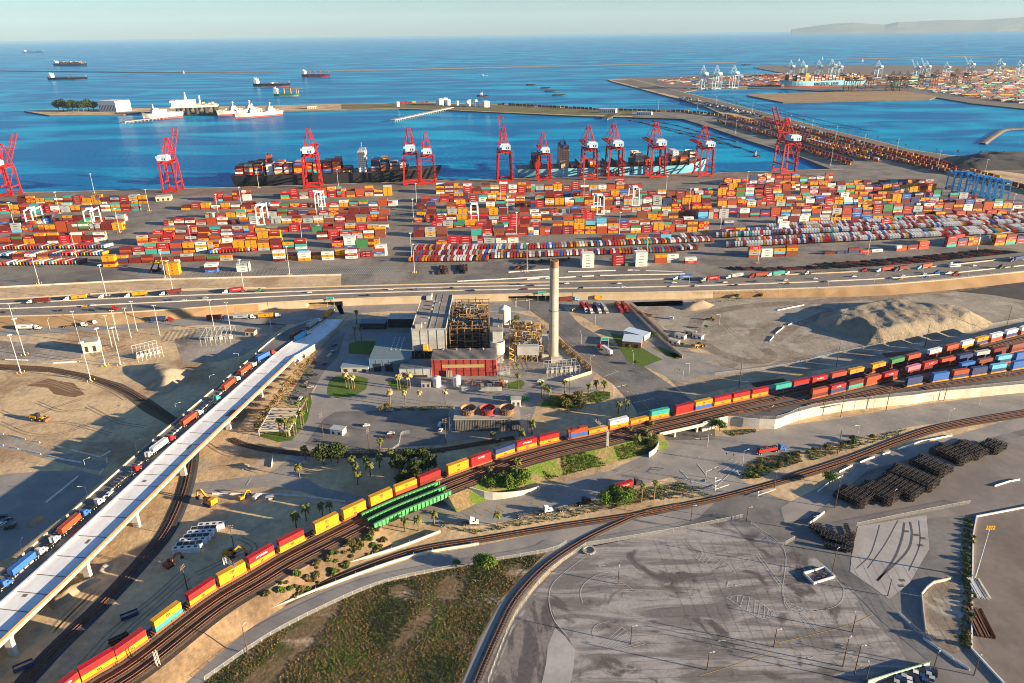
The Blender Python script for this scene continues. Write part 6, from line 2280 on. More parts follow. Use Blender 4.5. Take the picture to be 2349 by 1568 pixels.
simple_house('office', 'small pale office with blue roof beside the shaded lawn', (783, 855), (846, 855), 13, 4, M_panel, mat('office_roof', (.20, .25, .28), rough=.7, var=.12))
simple_house('shed', 'small grey shed left of the white tanks', (967, 890), (988, 890), 5, 4, M_panel, M_roofg)
simple_house('switch_house', 'small white switch house behind the cooling tower', (1173, 934), (1195, 934), 5, 5, M_white, M_panel)
simple_house('canopy_building', 'open sided long canopy building below the highway wall', (891, 752), (956, 752), 12, 7.5, M_dark, M_pale)
simple_house('shed', 'low dark shed left of the canopy building', (826, 756), (884, 756), 9, 5, M_dark, M_bluew)
simple_house('gate_hut', 'pale gate hut at the plant entrance', (758, 997), (786, 1001), 5, 3.5, M_white, mat('hut_roof', (.36, .38, .38), var=.1))
simple_house('shed', 'tiny white hut below the rail yard wall', (1737, 960), (1754, 958), 4, 3, M_white, M_white)
simple_house('pump_house', 'pale two storey equipment block among the left dirt lots', (192, 812), (228, 808), 9, 8.5, M_pale, M_conc)
simple_house('shed', 'small brown roofed hut in the shaded substation yard', (563, 771), (584, 772), 5, 4, M_bei, M_rust)
simple_house('terminal_office', 'beige flat building among the stacks near the quay', (358, 463), (392, 461), 16, 6, M_bei, M_pale)
simple_house('fire_station', 'building with pale blue roof and dark red doors on the corner lawn', (1427, 797), (1470, 801), 14, 5, paint('brick_wall', (.33, .14, .09)), mat('pale_blue_roof', (.50, .60, .66), rough=.6, var=.1))
simple_house('shed', 'low wing with pale blue roof behind the corner building', (1430, 770), (1478, 783), 9, 4, M_white, mat('pale_blue_roof', (.5, .6, .66)))
for k, (u, v) in enumerate(((1583, 764), (1560, 772), (1545, 785), (1600, 772))):
    simple_house('site_trailer', 'pale site trailer by the dirt lot wall, ' + nth(k + 1) + ' of four', (u - 13, v + 2), (u + 9, v + 8), 4, 3, [M_bei, M_white, M_panel, M_white][k], M_conc)
# cooling tower
root = thing('cooling_tower', 'low weathered cooling tower with three big open fan stacks', 'cooling tower', (-35, 379, 0))
Lc = 39
mb = MB()
mb.box(Lc / 2, 7.5, 0, Lc, 15, 8)
for k in range(40):
    mb.box(Lc * (k + .5) / 40, -.06, .3, .25, .16, 7.4)
mb.build('slatted_wall', M_wthr, root)
mb = MB()
mb.box(Lc / 2, 7.5, 8, Lc + 1, 16, .4)
for y in (-.4, 15.4):
    for z in (8.9, 9.4):
        mb.bar((-.4, y, z), (Lc + .4, y, z), .1)
    for k in range(20):
        mb.bar((Lc * k / 19, y, 8.4), (Lc * k / 19, y, 9.4), .1)
mb.build('deck', M_conc, root)
for k, u in enumerate((1075, 1118, 1163)):
    q = G(u, 940, 10)
    x, y = q.x + 35, 7.5
    mb = MB()
    mb.cyl(x, y, 8.4, 9.6, 4.3, 4.0, 28, 0, False)
    mb.cyl(x, y, 9.6, 12.2, 4.0, 4.8, 28, 0, False)
    mb.cyl(x, y, 12.2, 12.201, 4.8, 4.55, 28, 0, False)
    mb.v2 = None
    ring = MB()
    vs = [(x + r_ * math.cos(6.28318 * i / 28), y + r_ * math.sin(6.28318 * i / 28), z) for z, r_ in ((12.2, 4.55), (9.6, 3.8)) for i in range(28)]
    mb.add(vs, [(i, 28 + i, 28 + (i + 1) % 28, (i + 1) % 28)[::-1] for i in range(28)], 0)
    for i in range(28):
        t = 6.28318 * i / 28
        mb.bar((x + 4.35 * math.cos(t), y + 4.35 * math.sin(t), 8.5), (x + 4.85 * math.cos(t), y + 4.85 * math.sin(t), 12.2), .16)
    st_ = mb.build('fan_stack', [mat('fan_ring_red', (.34, .05, .04), var=.2) if k == 1 else mat('fan_ring_brown', (.30, .16, .08), var=.25)], root)
    mb = MB()
    mb.cyl(x, y, 9.0, 9.02, 3.9, n=24, m=1)
    for j in range(8):
        t = 6.28318 * j / 8 + k
        mb.bar((x, y, 10.2), (x + 3.6 * math.cos(t), y + 3.6 * math.sin(t), 10.2), .75, .12, 0)
    mb.cyl(x, y, 9.8, 10.7, .8, .5, 10, 0)
    mb.build('fan', [M_panel, M_ink], st_)
mb = MB()
for k in range(4):
    mb.bar((-2.6 + (k % 2) * 2, 1 + 0 * k, 2 * k), (-.6 - (k % 2) * 2, 1, 2 * k + 2), .9, .2)
for x in (-3, 0):
    for y in (.4, 1.6):
        mb.bar((x, y, 0), (x, y, 9), .18)
mb.build('stairs', M_steel, root)
# slatted shelter, equipment yards
P = GP([(622, 937), (688, 937), (663, 987), (593, 987)], 4.0)
cx = sum(P, Vector()) / 4
root = thing('slatted_shelter', 'open shelter with pale slatted roof among palms', 'shelter', (cx.x, cx.y, 0))
mb = MB()
a, b_, c, d = [q - Vector((cx.x, cx.y, 0)) for q in P]
for k in range(15):
    t = k / 14
    mb.bar(a.lerp(d, t), b_.lerp(c, t), .45, .4)
mb.build('roof_slats', M_pale, root)
mb = MB()
for p_, q_ in ((a, b_), (b_, c), (c, d), (d, a)):
    mb.bar(p_ - Vector((0, 0, .5)), q_ - Vector((0, 0, .5)), .5, .9)
for p_ in (a, b_, c, d, a.lerp(d, .5), b_.lerp(c, .5)):
    mb.bar((p_.x, p_.y, 0), (p_.x, p_.y, 4), .5)
mb.build('frame', M_pale, root)


def substation(lab, p0, p1, depth, nx, hgt, z=0):
    a, b_ = G(*p0), G(*p1)
    h = math.atan2((b_ - a).y, (b_ - a).x)
    L = (b_ - a).length
    root = thing('substation', lab, 'substation', a, h)
    mb = MB()
    for i in range(nx + 1):
        for y in (0, depth):
            x = L * i / nx
            mb.box(x, y, 0, .2, .2, hgt)
            if i < nx:
                mb.bar((x, y, hgt), (x + L / nx, y, hgt), .2)
                mb.bar((x, y, hgt * .7), (x + L / nx, y, hgt * .7), .12)
        mb.bar((L * i / nx, 0, hgt), (L * i / nx, depth, hgt), .15)
    mb.build('bus_frame', M_galv, root)
    for i in range(nx):
        b2 = MB()
        x = L * (i + .5) / nx
        b2.box(x, depth * .5, .3, 2.4, 2.0, 2.6)
        for s_ in (-.7, 0, .7):
            b2.cyl(x + s_, depth * .5, 2.9, 4.3, .18, .1, 6)
        b2.build('transformer', M_panel if i % 2 else M_steel, root)
    return root


substation('outdoor substation of frames and pale transformers left of the viaduct', (318, 832), (375, 818), 16, 6, 8)
substation('dense substation frames right of the chimney foot', (1255, 866), (1330, 860), 12, 7, 7)
substation('thin grid of frames in the shaded yard below the highway', (462, 795), (530, 790), 22, 6, 7)
substation('transformer row at the right end of the red hall', (1142, 866), (1170, 865), 8, 4, 4)
q = G(1075, 893)
root = thing('equipment_yard', 'cluttered yard of pumps and pipes in front of the red hall', 'machinery', (q.x, q.y, 0))
for k in range(14):
    mb = MB()
    x, y = rnd.uniform(-2, 24), rnd.uniform(1, 9)
    if k % 3:
        mb.box(x, y, 0, rnd.uniform(1, 3.5), rnd.uniform(1, 3), rnd.uniform(1, 3.5), rnd.choice((0, .3)))
    else:
        mb.hcyl((x, y, 1.2), (x + 3, y, 1.2), .8, 10)
    mb.build('pump' if k % 3 else 'vessel', rnd.choice([M_rust, M_steel, M_white, M_dark, PM['red'], M_brownst]), root)
pipework(root, -3, 0, 25, 10, .4, 3, 30, [M_rust, M_steel], .1, .25)
for lab, p0, p1, h_ in (('pale panel fence in front of the equipment yard', (1059, 897), (1151, 897), 3.0),):
    mb = MB()
    mb.wall(GP([p0, p1]), h_, .25)
    tag(mb.build('panel_fence', M_panel), lab, 'fence')
for k in range(9):
    u = 1172 + k * 4.8
    q = G(u, 917)
    o = MB()
    o.box(0, 0, .2, 1.1, 4.4, 1.9)
    o.box(0, 0, 2.1, 1.2, 4.5, .15)
    b = o.build('waste_bin', PM['green'])
    b.location = q
    b.rotation_euler = (0, 0, R(4))
    tag(b, 'green waste bin, ' + nth(k + 1) + ' from the left in the row behind the cooling tower', 'waste bin', 'green bins in a row')
# white modular units in the works yard
for k in range(7):
    u, v = 428 + k * 8.3 + (8 if k == 6 else 0), 1266 - k * 9.0
    q = G(u, v)
    root = thing('modular_unit', 'white flat module with dark roof openings, ' + nth(k + 1) + ' from the front of the row', 'site module', (q.x, q.y, .1), R(6), 'white modules in the works yard')
    mb = MB()
    mb.box(0, 0, 0, 12.2, 3.0, 2.6)
    mb.build('shell', M_white, root)
    for j in range(4):
        mb = MB()
        if k % 2 == 0:
            mb.box(-4.5 + 3 * j, 0, 2.6, 1.4, 1.2, .05)
        else:
            mb.box(-4.3 + 2.9 * j, 0, 2.6, 2.6, 2.2, .05)
        mb.build('opening', M_ink, root)


# earth moving machines
def excavator(name, lab, u, v, h, sc=1.0, col='yellow', lower=False):
    q = G(u, v)
    root = thing(name, lab, 'excavator', (q.x, q.y, .05), h, None, sc)
    for s_ in (-1, 1):
        mb = MB()
        pr = [(-2.2, .5), (-1.8, .05), (1.8, .05), (2.2, .5), (1.8, .95), (-1.8, .95)]
        n = len(pr)
        vs = [(x, s_ * 1.1 - .3, z) for x, z in pr] + [(x, s_ * 1.1 + .3, z) for x, z in pr]
        mb.add(vs, [tuple(range(n)), tuple(range(2 * n - 1, n - 1, -1))] + [(i, n + i, n + (i + 1) % n, (i + 1) % n) for i in range(n)])
        mb.build('track', M_dark, root)
    mb = MB()
    mb.box(-.8, 0, 1.1, 3.6, 2.6, 1.3)
    mb.box(-1.6, 0, 2.4, 1.6, 2.4, .5)
    mb.build('engine_house', PM[col], root)
    mb = MB()
    mb.box(.6, .8, 1.3, 1.6, 1.1, 1.9)
    mb.build('cab', M_glass, root)
    mb = MB()
    mb.bar((1, -.2, 1.8), (3.8, -.2, 4.6), .5, .7)
    mb.bar((3.8, -.2, 4.6), (6.0, -.2, 3.4), .45, .6)
    mb.build('boom', PM[col], root)
    mb = MB()
    mb.bar((5.8, -.2, 3.8), (6.6, -.2, 1.0), .4, .5)
    mb.build('stick', PM[col], root)
    mb = MB()
    mb.box(6.3, -.2, .2, 1.0, 1.2, 1.0, .2)
    mb.build('bucket', M_dark, root)


excavator('excavator', 'big orange yellow excavator in the works yard beside the curved road', 482, 1158, R(150), 1.5, 'yellow')
excavator('excavator', 'small yellow excavator right of the big one', 557, 1146, R(60), .8, 'yellow')
excavator('excavator', 'dark yellow excavator above the yellow containers of the train', 528, 1277, R(8), 1.15, 'yellow')
excavator('excavator', 'orange machine near the white hut by the dark track', 390, 1300, R(60), 1.0, 'orange')


def loader(lab, u, v, h, sc=1.0):
    q = G(u, v)
    root = thing('wheel_loader', lab, 'loader', (q.x, q.y, .05), h, None, sc)
    for x in (-1.9, 1.9):
        for s_ in (-1, 1):
            wheel(root, x, s_ * 1.15, .85, .6)
    mb = MB()
    mb.box(-1.9, 0, .9, 3.0, 1.8, 1.4)
    mb.box(1.2, 0, .8, 2.2, 1.3, .8)
    mb.build('body', PM['yellow'], root)
    mb = MB()
    mb.box(-.1, 0, 1.6, 1.5, 1.5, 1.7)
    mb.build('cab', M_glass, root)
    mb = MB()
    for s_ in (-.6, .6):
        mb.bar((1.4, s_, 1.6), (3.6, s_, .9), .25, .35)
    mb.build('lift_arms', PM['yellow'], root)
    mb = MB()
    mb.box(4.1, 0, .2, 1.0, 2.9, 1.1)
    mb.build('bucket', M_rust, root)


loader('yellow wheel loader alone on the bare dirt field', 89, 965, R(-10), 1.5)
loader('yellow wheel loader in the dirt lot right of the site trailers', 1603, 797, R(20), 1.2)
loader('small loader in the sand lot by the white pipes', 1631, 735, R(160), .9)
# ================================================================== POLES, TREES, CHASSIS, BARRIERS, MARKINGS
def T(c, r, x, y):
    return (783 * c + x / 3, 391.5 * r + y / 3)


def make_mast(h, heads=True, yellow=True):
    def f():
        root = thing('light_mast', 'x', 'light mast')
        mb = MB()
        mb.cyl(0, 0, 0, h, .34, .16, 8)
        mb.build('pole', M_galv, root)
        mb = MB()
        mb.cyl(0, 0, h - .5, h - .2, 1.3, 1.3, 10)
        for k in range(6):
            t = 6.283 * k / 6
            mb.box(1.35 * math.cos(t), 1.35 * math.sin(t), h - .9, .7, .7, .5, t)
        mb.build('lamp_ring', M_white, root)
        mb = MB()
        for dx in (-1.6, 1.6):
            for dy in (-1.6, 1.6):
                mb.cyl(dx, dy, 0, 1.4, .25, n=6)
        mb.build('bollards', M_safety, root)
        return root
    return f


MA = Kind(make_mast(30))
mast = [(57, 815), (48, 856), (90, 652), (178, 598), (275, 534), (343, 485), (138, 491), (33, 518), (217, 444), (245, 681), (380, 640), (397, 670), (560, 668), (443, 578), (502, 497), (555, 479), (594, 432), (665, 632), (695, 568), (730, 520), (777, 434), (945, 598), (951, 627), (949, 510), (956, 470), (1148, 466), (1165, 505), (1185, 545), (1209, 625), (1339, 459), (1420, 545), (1482, 610), (1527, 452), (1580, 485), (1652, 531), (1711, 440), (1783, 470), (1738, 605), (1877, 522), (1990, 586), (2098, 515), (2240, 575), (2315, 500), (1664, 290), (1687, 307), (1811, 294), (1861, 307), (1916, 324), (1980, 345), (1905, 380), (2055, 358), (2150, 388), (2256, 410), (1642, 245), (1725, 262), (1600, 250), (1510, 256), (209, 875), (242, 840), (277, 838)]
mast.sort()
for k, (u, v) in enumerate(mast):
    q = G(u, v)
    z = HZ if 660 < v < 690 and u < 700 else 0
    if z:
        q = G(u, v, HZ)
    MA.place((q.x, q.y, z + .05), 0, 'tall light mast, ' + nth(k + 1) + ' from the left of those round the port', 'tall light masts')


def make_pole24():
    root = thing('light_pole', 'x', 'light pole')
    mb = MB()
    mb.cyl(0, 0, 0, 26, .3, .14, 8)
    mb.build('pole', M_galv, root)
    mb = MB()
    mb.bar((-1.2, 0, 25.6), (1.2, 0, 25.6), .15)
    for s_ in (-1.2, 1.2):
        mb.box(s_, 0, 25.2, .7, .6, .35)
    mb.build('lamp_head', M_white, root)
    return root


P24 = Kind(make_pole24)
for k, (u, v) in enumerate(sorted([(315, 760), (367, 770), (492, 758), (530, 762), (257, 795), (183, 785), (301, 776), (272, 782), (40, 765), (622, 752)])):
    q = G(u, v)
    P24.place((q.x, q.y, 0), 0, 'slim pale light pole, ' + nth(k + 1) + ' from the left along the frontage road', 'slim poles along the frontage road')


def make_street_lamp():
    root = thing('street_lamp', 'x', 'street lamp')
    mb = MB()
    mb.cyl(0, 0, 0, 8.6, .14, .09, 7)
    mb.build('pole', M_galv, root)
    mb = MB()
    mb.bar((0, 0, 8.5), (2.6, 0, 9.2), .1)
    mb.build('arm', M_galv, root)
    mb = MB()
    mb.box(2.9, 0, 9.1, .9, .35, .2)
    mb.build('lamp', M_white, root)
    return root


SLK = Kind(make_street_lamp)
sl_ = [(1966, 1006), (2173, 971), (1623, 1023), (1703, 1066), (1618, 1106), (1793, 923), (1836, 966), (2001, 946), (2106, 860), (1406, 910), (1353, 845), (2245, 932), (2300, 880), (551, 836), (485, 889), (407, 955), (316, 1043), (204, 1148), (200, 1086), (57, 1281), (1184, 705), (1215, 712), (1333, 790), (1365, 745), (1580, 860), (1452, 835), (1650, 745), (1580, 655), (1787, 671), (1898, 664), (2004, 654), (2114, 645), (2221, 634), (35, 729), (115, 757), (265, 745)]
sl_.sort()
for k, (u, v) in enumerate(sl_):
    hz = HZ if (u > 1500 and 600 < v < 675) else 0
    q = G(u, v, hz)
    SLK.place((q.x, q.y, hz), R(rnd.choice((20, 100, 200, 280))), 'street lamp with single arm, ' + nth(k + 1) + ' counted from the left', 'street lamps along the roads')


def make_utility(h, arms):
    def f():
        root = thing('utility_pole', 'x', 'utility pole')
        mb = MB()
        mb.cyl(0, 0, 0, h, .24, .15, 7)
        mb.build('pole', M_wood, root)
        if arms:
            for k in range(arms):
                mb = MB()
                z = h - .5 - 1.1 * k
                mb.bar((-1.4, 0, z), (1.4, 0, z), .16, .2, 0)
                for x in (-1.2, -.5, .5, 1.2):
                    mb.cyl(x, 0, z + .1, z + .45, .07, n=5, m=1)
                mb.build('crossarm', [M_wood, M_white], root)
        else:
            mb = MB()
            mb.bar((0, 0, h - .3), (1.6, 0, h - .1), .1)
            mb.box(1.8, 0, h - .25, .7, .4, .2)
            mb.build('lamp', M_white, root)
        return root
    return f


UT = {(20, 2): Kind(make_utility(20, 2)), (16, 3): Kind(make_utility(16, 3)), (9, 0): Kind(make_utility(9, 0)), (14, 0): Kind(make_utility(14, 0)), (13, 2): Kind(make_utility(13, 2))}
ul = [(2306, 760, 20, 2), (2121, 798, 20, 2), (1918, 843, 20, 2), (1695, 890, 20, 2), (1928, 957, 16, 3), (2032, 943, 16, 3), (2165, 920, 13, 2), (1858, 934, 13, 2), (1766, 963, 9, 0), (1920, 1045, 16, 3), (1915, 1166, 20, 2), (1418, 1341, 9, 0), (1447, 1477, 9, 0), (1908, 1319, 14, 0), (2036, 1368, 9, 0), (1955, 1451, 9, 0), (1775, 1485, 9, 0), (1622, 1538, 9, 0), (1933, 1530, 14, 0), (1960, 1547, 14, 0), (1985, 1568, 9, 0), (2140, 1540, 9, 0), (2234, 1550, 9, 0), (1023, 1016, 16, 3), (848, 1040, 16, 3), (1211, 996, 13, 2), (1306, 906, 14, 0), (1441, 940, 13, 2), (707, 916, 13, 2), (742, 1003, 16, 3), (430, 1353, 13, 2), (537, 1258, 13, 2), (568, 1500, 14, 0), (1712, 1199, 9, 0), (1776, 1120, 9, 0), (1313, 700, 13, 2), (1860, 1220, 9, 0), (2045, 1160, 9, 0), (1585, 1195, 9, 0)]
ul.sort()
for k, (u, v, h_, a_) in enumerate(ul):
    q = G(u, v)
    UT[(h_, a_)].place((q.x, q.y, 0), R(rnd.choice((10, 40, 75))), ('dark wooden lamp pole' if not a_ else 'dark wooden utility pole with crossarms') + ', ' + nth(k + 1) + ' counted from the left', 'wooden poles')
q = G(2236, 1325)
root = thing('floodlight_mast', 'tall pale floodlight mast at the right lot edge near the bottom', 'light mast', q)
mb = MB()
mb.cyl(0, 0, 0, 27, .42, .2, 10)
mb.build('pole', M_galv, root)
mb = MB()
for z in (26, 27.2):
    mb.bar((-1.6, 0, z), (1.6, 0, z), .12)
    for x in (-1.5, -.5, .5, 1.5):
        mb.box(x, -.3, z - .3, .6, .5, .6)
mb.build('floodlights', M_safety, root)


# signal gantries over the tracks
def gantry(lab, s_, d, arm, h_=9.5):
    q, hd = TS[s_]
    n = Vector((-math.sin(hd), math.cos(hd), 0))
    p = q + n * d
    root = thing('signal_gantry', lab, 'signal gantry', (p.x, p.y, RZ - .1), hd + math.pi / 2)
    mb = MB()
    for dx in (-.5, .5):
        for dy in (-.5, .5):
            mb.bar((dx, dy, 0), (dx, dy, h_), .14)
    for k in range(9):
        z = h_ * k / 9
        for dy in (-.5, .5):
            mb.bar((-.5, dy, z), (.5, dy, z + h_ / 9), .09)
    mb.build('mast', M_galv, root)
    if arm:
        mb = MB()
        for dz in (0, 1.1):
            for dy in (-.5, .5):
                mb.bar((0, dy, h_ + dz), (arm, dy, h_ + dz), .14)
        for k in range(10):
            x = arm * k / 10
            mb.bar((x, -.5, h_), (x + arm / 10, -.5, h_ + 1.1), .09)
            mb.bar((x, .5, h_), (x + arm / 10, .5, h_ + 1.1), .09)
        mb.build('arm', M_galv, root)
        for k in (.45, .8):
            mb = MB()
            mb.box(arm * k, 0, h_ + 1.1, .8, .5, 1.9)
            mb.build('signal_head', M_dark, root)


gantry('steel lattice signal gantry arching over the middle of the train', s_of(G(1376, 1010, RZ)), -14.5, 14)
gantry('steel lattice signal gantry over the yellow boxes near the bottom', s_of(G(540, 1335, RZ)), 4.5, -2.5 + -8)
gantry('ladder like signal mast between the tracks at the bottom', s_of(G(320, 1500, RZ)), -14.0, 0, 7)

# green plate girder bridge and the other rail bridge
M_gird = paint('girder_green', (.07, .27, .10), .12)
M_girdy = paint('girder_sunlit_green', (.20, .50, .15), .1)
root = None
ids = list(range(s_g0 - 3, s_g1 + 4, 3))
P = [TS[i][0] for i in ids]
base = P[0]
root = thing('rail_bridge', 'green plate girder railway bridge over the lower street', 'bridge', base)
for d, h_ in ((-3.4, 2.6), (-8.8, 2.6), (-14.4, 2.8)):
    Q = [q - base for q in offset(P, d)]
    mb = MB()
    mb.wall([q + Vector((0, 0, -1.0)) for q in Q], h_ + .4, .4)
    for q, hh in resample(Q, 2.2):
        mb.box(q.x, q.y, q.z - 1, .22, 1.3, h_ + .3, hh)
    mb.wall([q + Vector((0, 0, h_ - .62)) for q in Q], .25, 1.1)
    mb.build('girder', M_gird, root)
mb = MB()
A = [q - base + Vector((0, 0, -.9)) for q in offset(P, 4)]
B = [q - base + Vector((0, 0, -.9)) for q in offset(P, -14.4)]
mb.strip(B, A)
mb.strip([q - Vector((0, 0, .5)) for q in A], [q - Vector((0, 0, .5)) for q in B])
mb.build('deck', M_dark, root)
mb = MB()
mb.wall([q - base + Vector((0, 0, -1.4)) for q in offset(P, 3.6)], 1.2, .4)
mb.build('girder', M_gird, root)
ids = list(range(s_u0 - 2, s_u1 + 3, 3))
P = [TS[i][0] for i in ids]
base = P[0]
root = thing('rail_underpass_bridge', 'pale concrete railway bridge over the cross road', 'bridge', base)
mb = MB()
A = [q - base + Vector((0, 0, -.15)) for q in offset(P, 5)]
B = [q - base + Vector((0, 0, -.15)) for q in offset(P, -15)]
mb.strip(B, A, 0)
dn = Vector((0, 0, -1.3))
mb.strip([q + dn for q in B], B, 1)
mb.strip(A, [q + dn for q in A], 1)
mb.strip([q + dn for q in A], [q + dn for q in B], 1)
mb.build('deck', [D_bal, M_pale], root)
mb = MB()
mb.wall([q + Vector((0, 0, -.6)) for q in B], 1.5, .4)
mb.build('parapet', M_pale, root)
for k in (.35, .65):
    mb = MB()
    a, b_ = A[int(len(A) * k)], B[int(len(B) * k)]
    for t in (.1, .5, .9):
        c = a.lerp(b_, t)
        mb.box(c.x, c.y, -RZ, 1.0, 1.6, RZ - 1.4, .3)
    mb.build('pier_row', M_pale, root)
# white abutment wing walls
for lab, pts in (('white wing wall right of the green railway bridge', [(1078, 1141), (1130, 1147), (1198, 1136), (1240, 1118)]), ('curved white wall at the underpass corner', [(1488, 1050), (1506, 1035), (1513, 1010), (1512, 998)])):
    mb = MB()
    P = smooth(GP(pts), 3)
    n = len(P)
    for k in range(n - 1):
        h0, h1 = [5.2 * (1 - j / (n - 1)) + 1.0 for j in (k, k + 1)]
        if 'curved' in lab:
            h0 = h1 = 3.2
        a, b_ = P[k], P[k + 1]
        t = Vector((-(b_ - a).y, (b_ - a).x, 0)).normalized() * .25
        z = lambda q, hh: Vector((q.x, q.y, hh))
        mb.add([z(a - t, 0), z(b_ - t, 0), z(b_ - t, h1), z(a - t, h0), z(a + t, 0), z(b_ + t, 0), z(b_ + t, h1), z(a + t, h0)], [(0, 1, 2, 3), (5, 4, 7, 6), (3, 2, 6, 7), (0, 3, 7, 4), (1, 5, 6, 2)])
    tag(mb.build('wing_wall', M_pale), lab, 'wall')


# ---- trees
def leaf_cloud(mb, cx, cy, cz, r_, n, size, m=0, flat=.8, seed=None):
    for _ in range(n):
        while True:
            x, y, z = rnd.uniform(-1, 1), rnd.uniform(-1, 1), rnd.uniform(-1, 1)
            d = x * x + y * y + z * z
            if .25 < d < 1:
                break
        p = Vector((cx + x * r_, cy + y * r_, cz + z * r_ * flat))
        a = Vector((rnd.uniform(-1, 1), rnd.uniform(-1, 1), rnd.uniform(-1, 1))).normalized()
        b_ = a.cross(Vector((rnd.uniform(-1, 1), rnd.uniform(-1, 1), rnd.uniform(-1, 1)))).normalized()
        s_ = size * rnd.uniform(.6, 1.3)
        mb.add([p - a * s_ - b_ * s_ * .6, p + a * s_ - b_ * s_ * .6, p + b_ * s_], [(0, 1, 2)], m)


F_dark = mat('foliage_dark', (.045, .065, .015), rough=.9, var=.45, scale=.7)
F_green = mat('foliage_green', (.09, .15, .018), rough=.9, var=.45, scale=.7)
F_olive = mat('foliage_olive', (.135, .12, .03), rough=.9, var=.4, scale=.7)
F_dry = mat('foliage_dry', (.24, .16, .06), rough=1, var=.4, scale=.7)
F_palm = mat('palm_frond', (.115, .12, .022), rough=.8, var=.4, scale=1.2)
F_palmdry = mat('palm_frond_pale', (.40, .32, .12), rough=.9, var=.3, scale=1.2)
F_bark = mat('bark', (.15, .105, .07), rough=1, var=.3)


def make_tree(h, r_, fol, name='tree', dens=1.0, multi=6):
    def f():
        root = thing(name, 'x', 'tree')
        mb = MB()
        mb.cyl(0, 0, 0, h * .5, .28, .16, 7)
        for k in range(5):
            t = 6.283 * k / 5 + rnd.uniform(0, .6)
            mb.bar((0, 0, h * (.25 + .05 * k)), (r_ * .6 * math.cos(t), r_ * .6 * math.sin(t), h * rnd.uniform(.55, .75)), .14)
        mb.build('trunk', F_bark, root)
        mb = MB()
        for k in range(multi):
            t = 6.283 * k / multi + rnd.uniform(-.3, .3)
            rr = r_ * rnd.uniform(.35, .62)
            leaf_cloud(mb, rr * math.cos(t), rr * math.sin(t), h * rnd.uniform(.5, .72), r_ * rnd.uniform(.42, .58), int(170 * dens), .34)
        leaf_cloud(mb, 0, 0, h * .78, r_ * .5, int(200 * dens), .34)
        mb.build('crown', fol, root)
        return root
    return f


def make_bush(r_, fol):
    def f():
        root = thing('shrub', 'x', 'shrub')
        mb = MB()
        for k in range(5):
            t = 6.283 * k / 5
            mb.bar((0, 0, 0), (r_ * .5 * math.cos(t), r_ * .5 * math.sin(t), r_ * .7), .1)
        mb.build('stems', F_bark, root)
        mb = MB()
        for k in range(5):
            t = rnd.uniform(0, 6.28)
            rr = r_ * rnd.uniform(.1, .55)
            leaf_cloud(mb, rr * math.cos(t), rr * math.sin(t), r_ * rnd.uniform(.35, .6), r_ * rnd.uniform(.4, .6), 80, .26)
        mb.build('leaves', fol, root)
        return root
    return f


def make_palm(h, r_, fol, n=26):
    def f():
        root = thing('palm_tree', 'x', 'palm')
        mb = MB()
        lean = rnd.uniform(-.4, .4)
        for k in range(5):
            z0, z1 = h * k / 5, h * (k + 1) / 5
            mb.bar((lean * (k / 5) ** 2, 0, z0), (lean * ((k + 1) / 5) ** 2, 0, z1), .42 - .035 * k)
        mb.build('trunk', F_bark, root)
        mb = MB()
        for k in range(n):
            t = 6.283 * k / n * 2.4 + rnd.uniform(-.2, .2)
            up = rnd.uniform(-.5, .9)
            c, s_ = math.cos(t), math.sin(t)
            pts = []
            L = r_ * rnd.uniform(.85, 1.15)
            for j in range(5):
                q = j / 4
                x = L * q * (1 - .1 * q) * math.cos(up * .7)
                z = h + L * (math.sin(up) * q - (.55 + .2 * (up < 0)) * q * q)
                pts.append(Vector((lean + x * c, x * s_, z)))
            w = [.12, .42, .5, .38, .05]
            sd = Vector((-s_, c, 0))
            A = [p + sd * ww for p, ww in zip(pts, w)]
            B = [p - sd * ww for p, ww in zip(pts, w)]
            M_ = [p + Vector((0, 0, .12)) for p in pts]
            mb.strip(A, M_)
            mb.strip(M_, B)
        mb.build('fronds', fol, root)
        mb = MB()
        for k in range(9):
            t = 6.283 * k / 9
            mb.bar((lean, 0, h - .2), (lean + .7 * math.cos(t), .7 * math.sin(t), h - 1.7), .35, .08)
        mb.build('dead_skirt', F_dry, root)
        return root
    return f


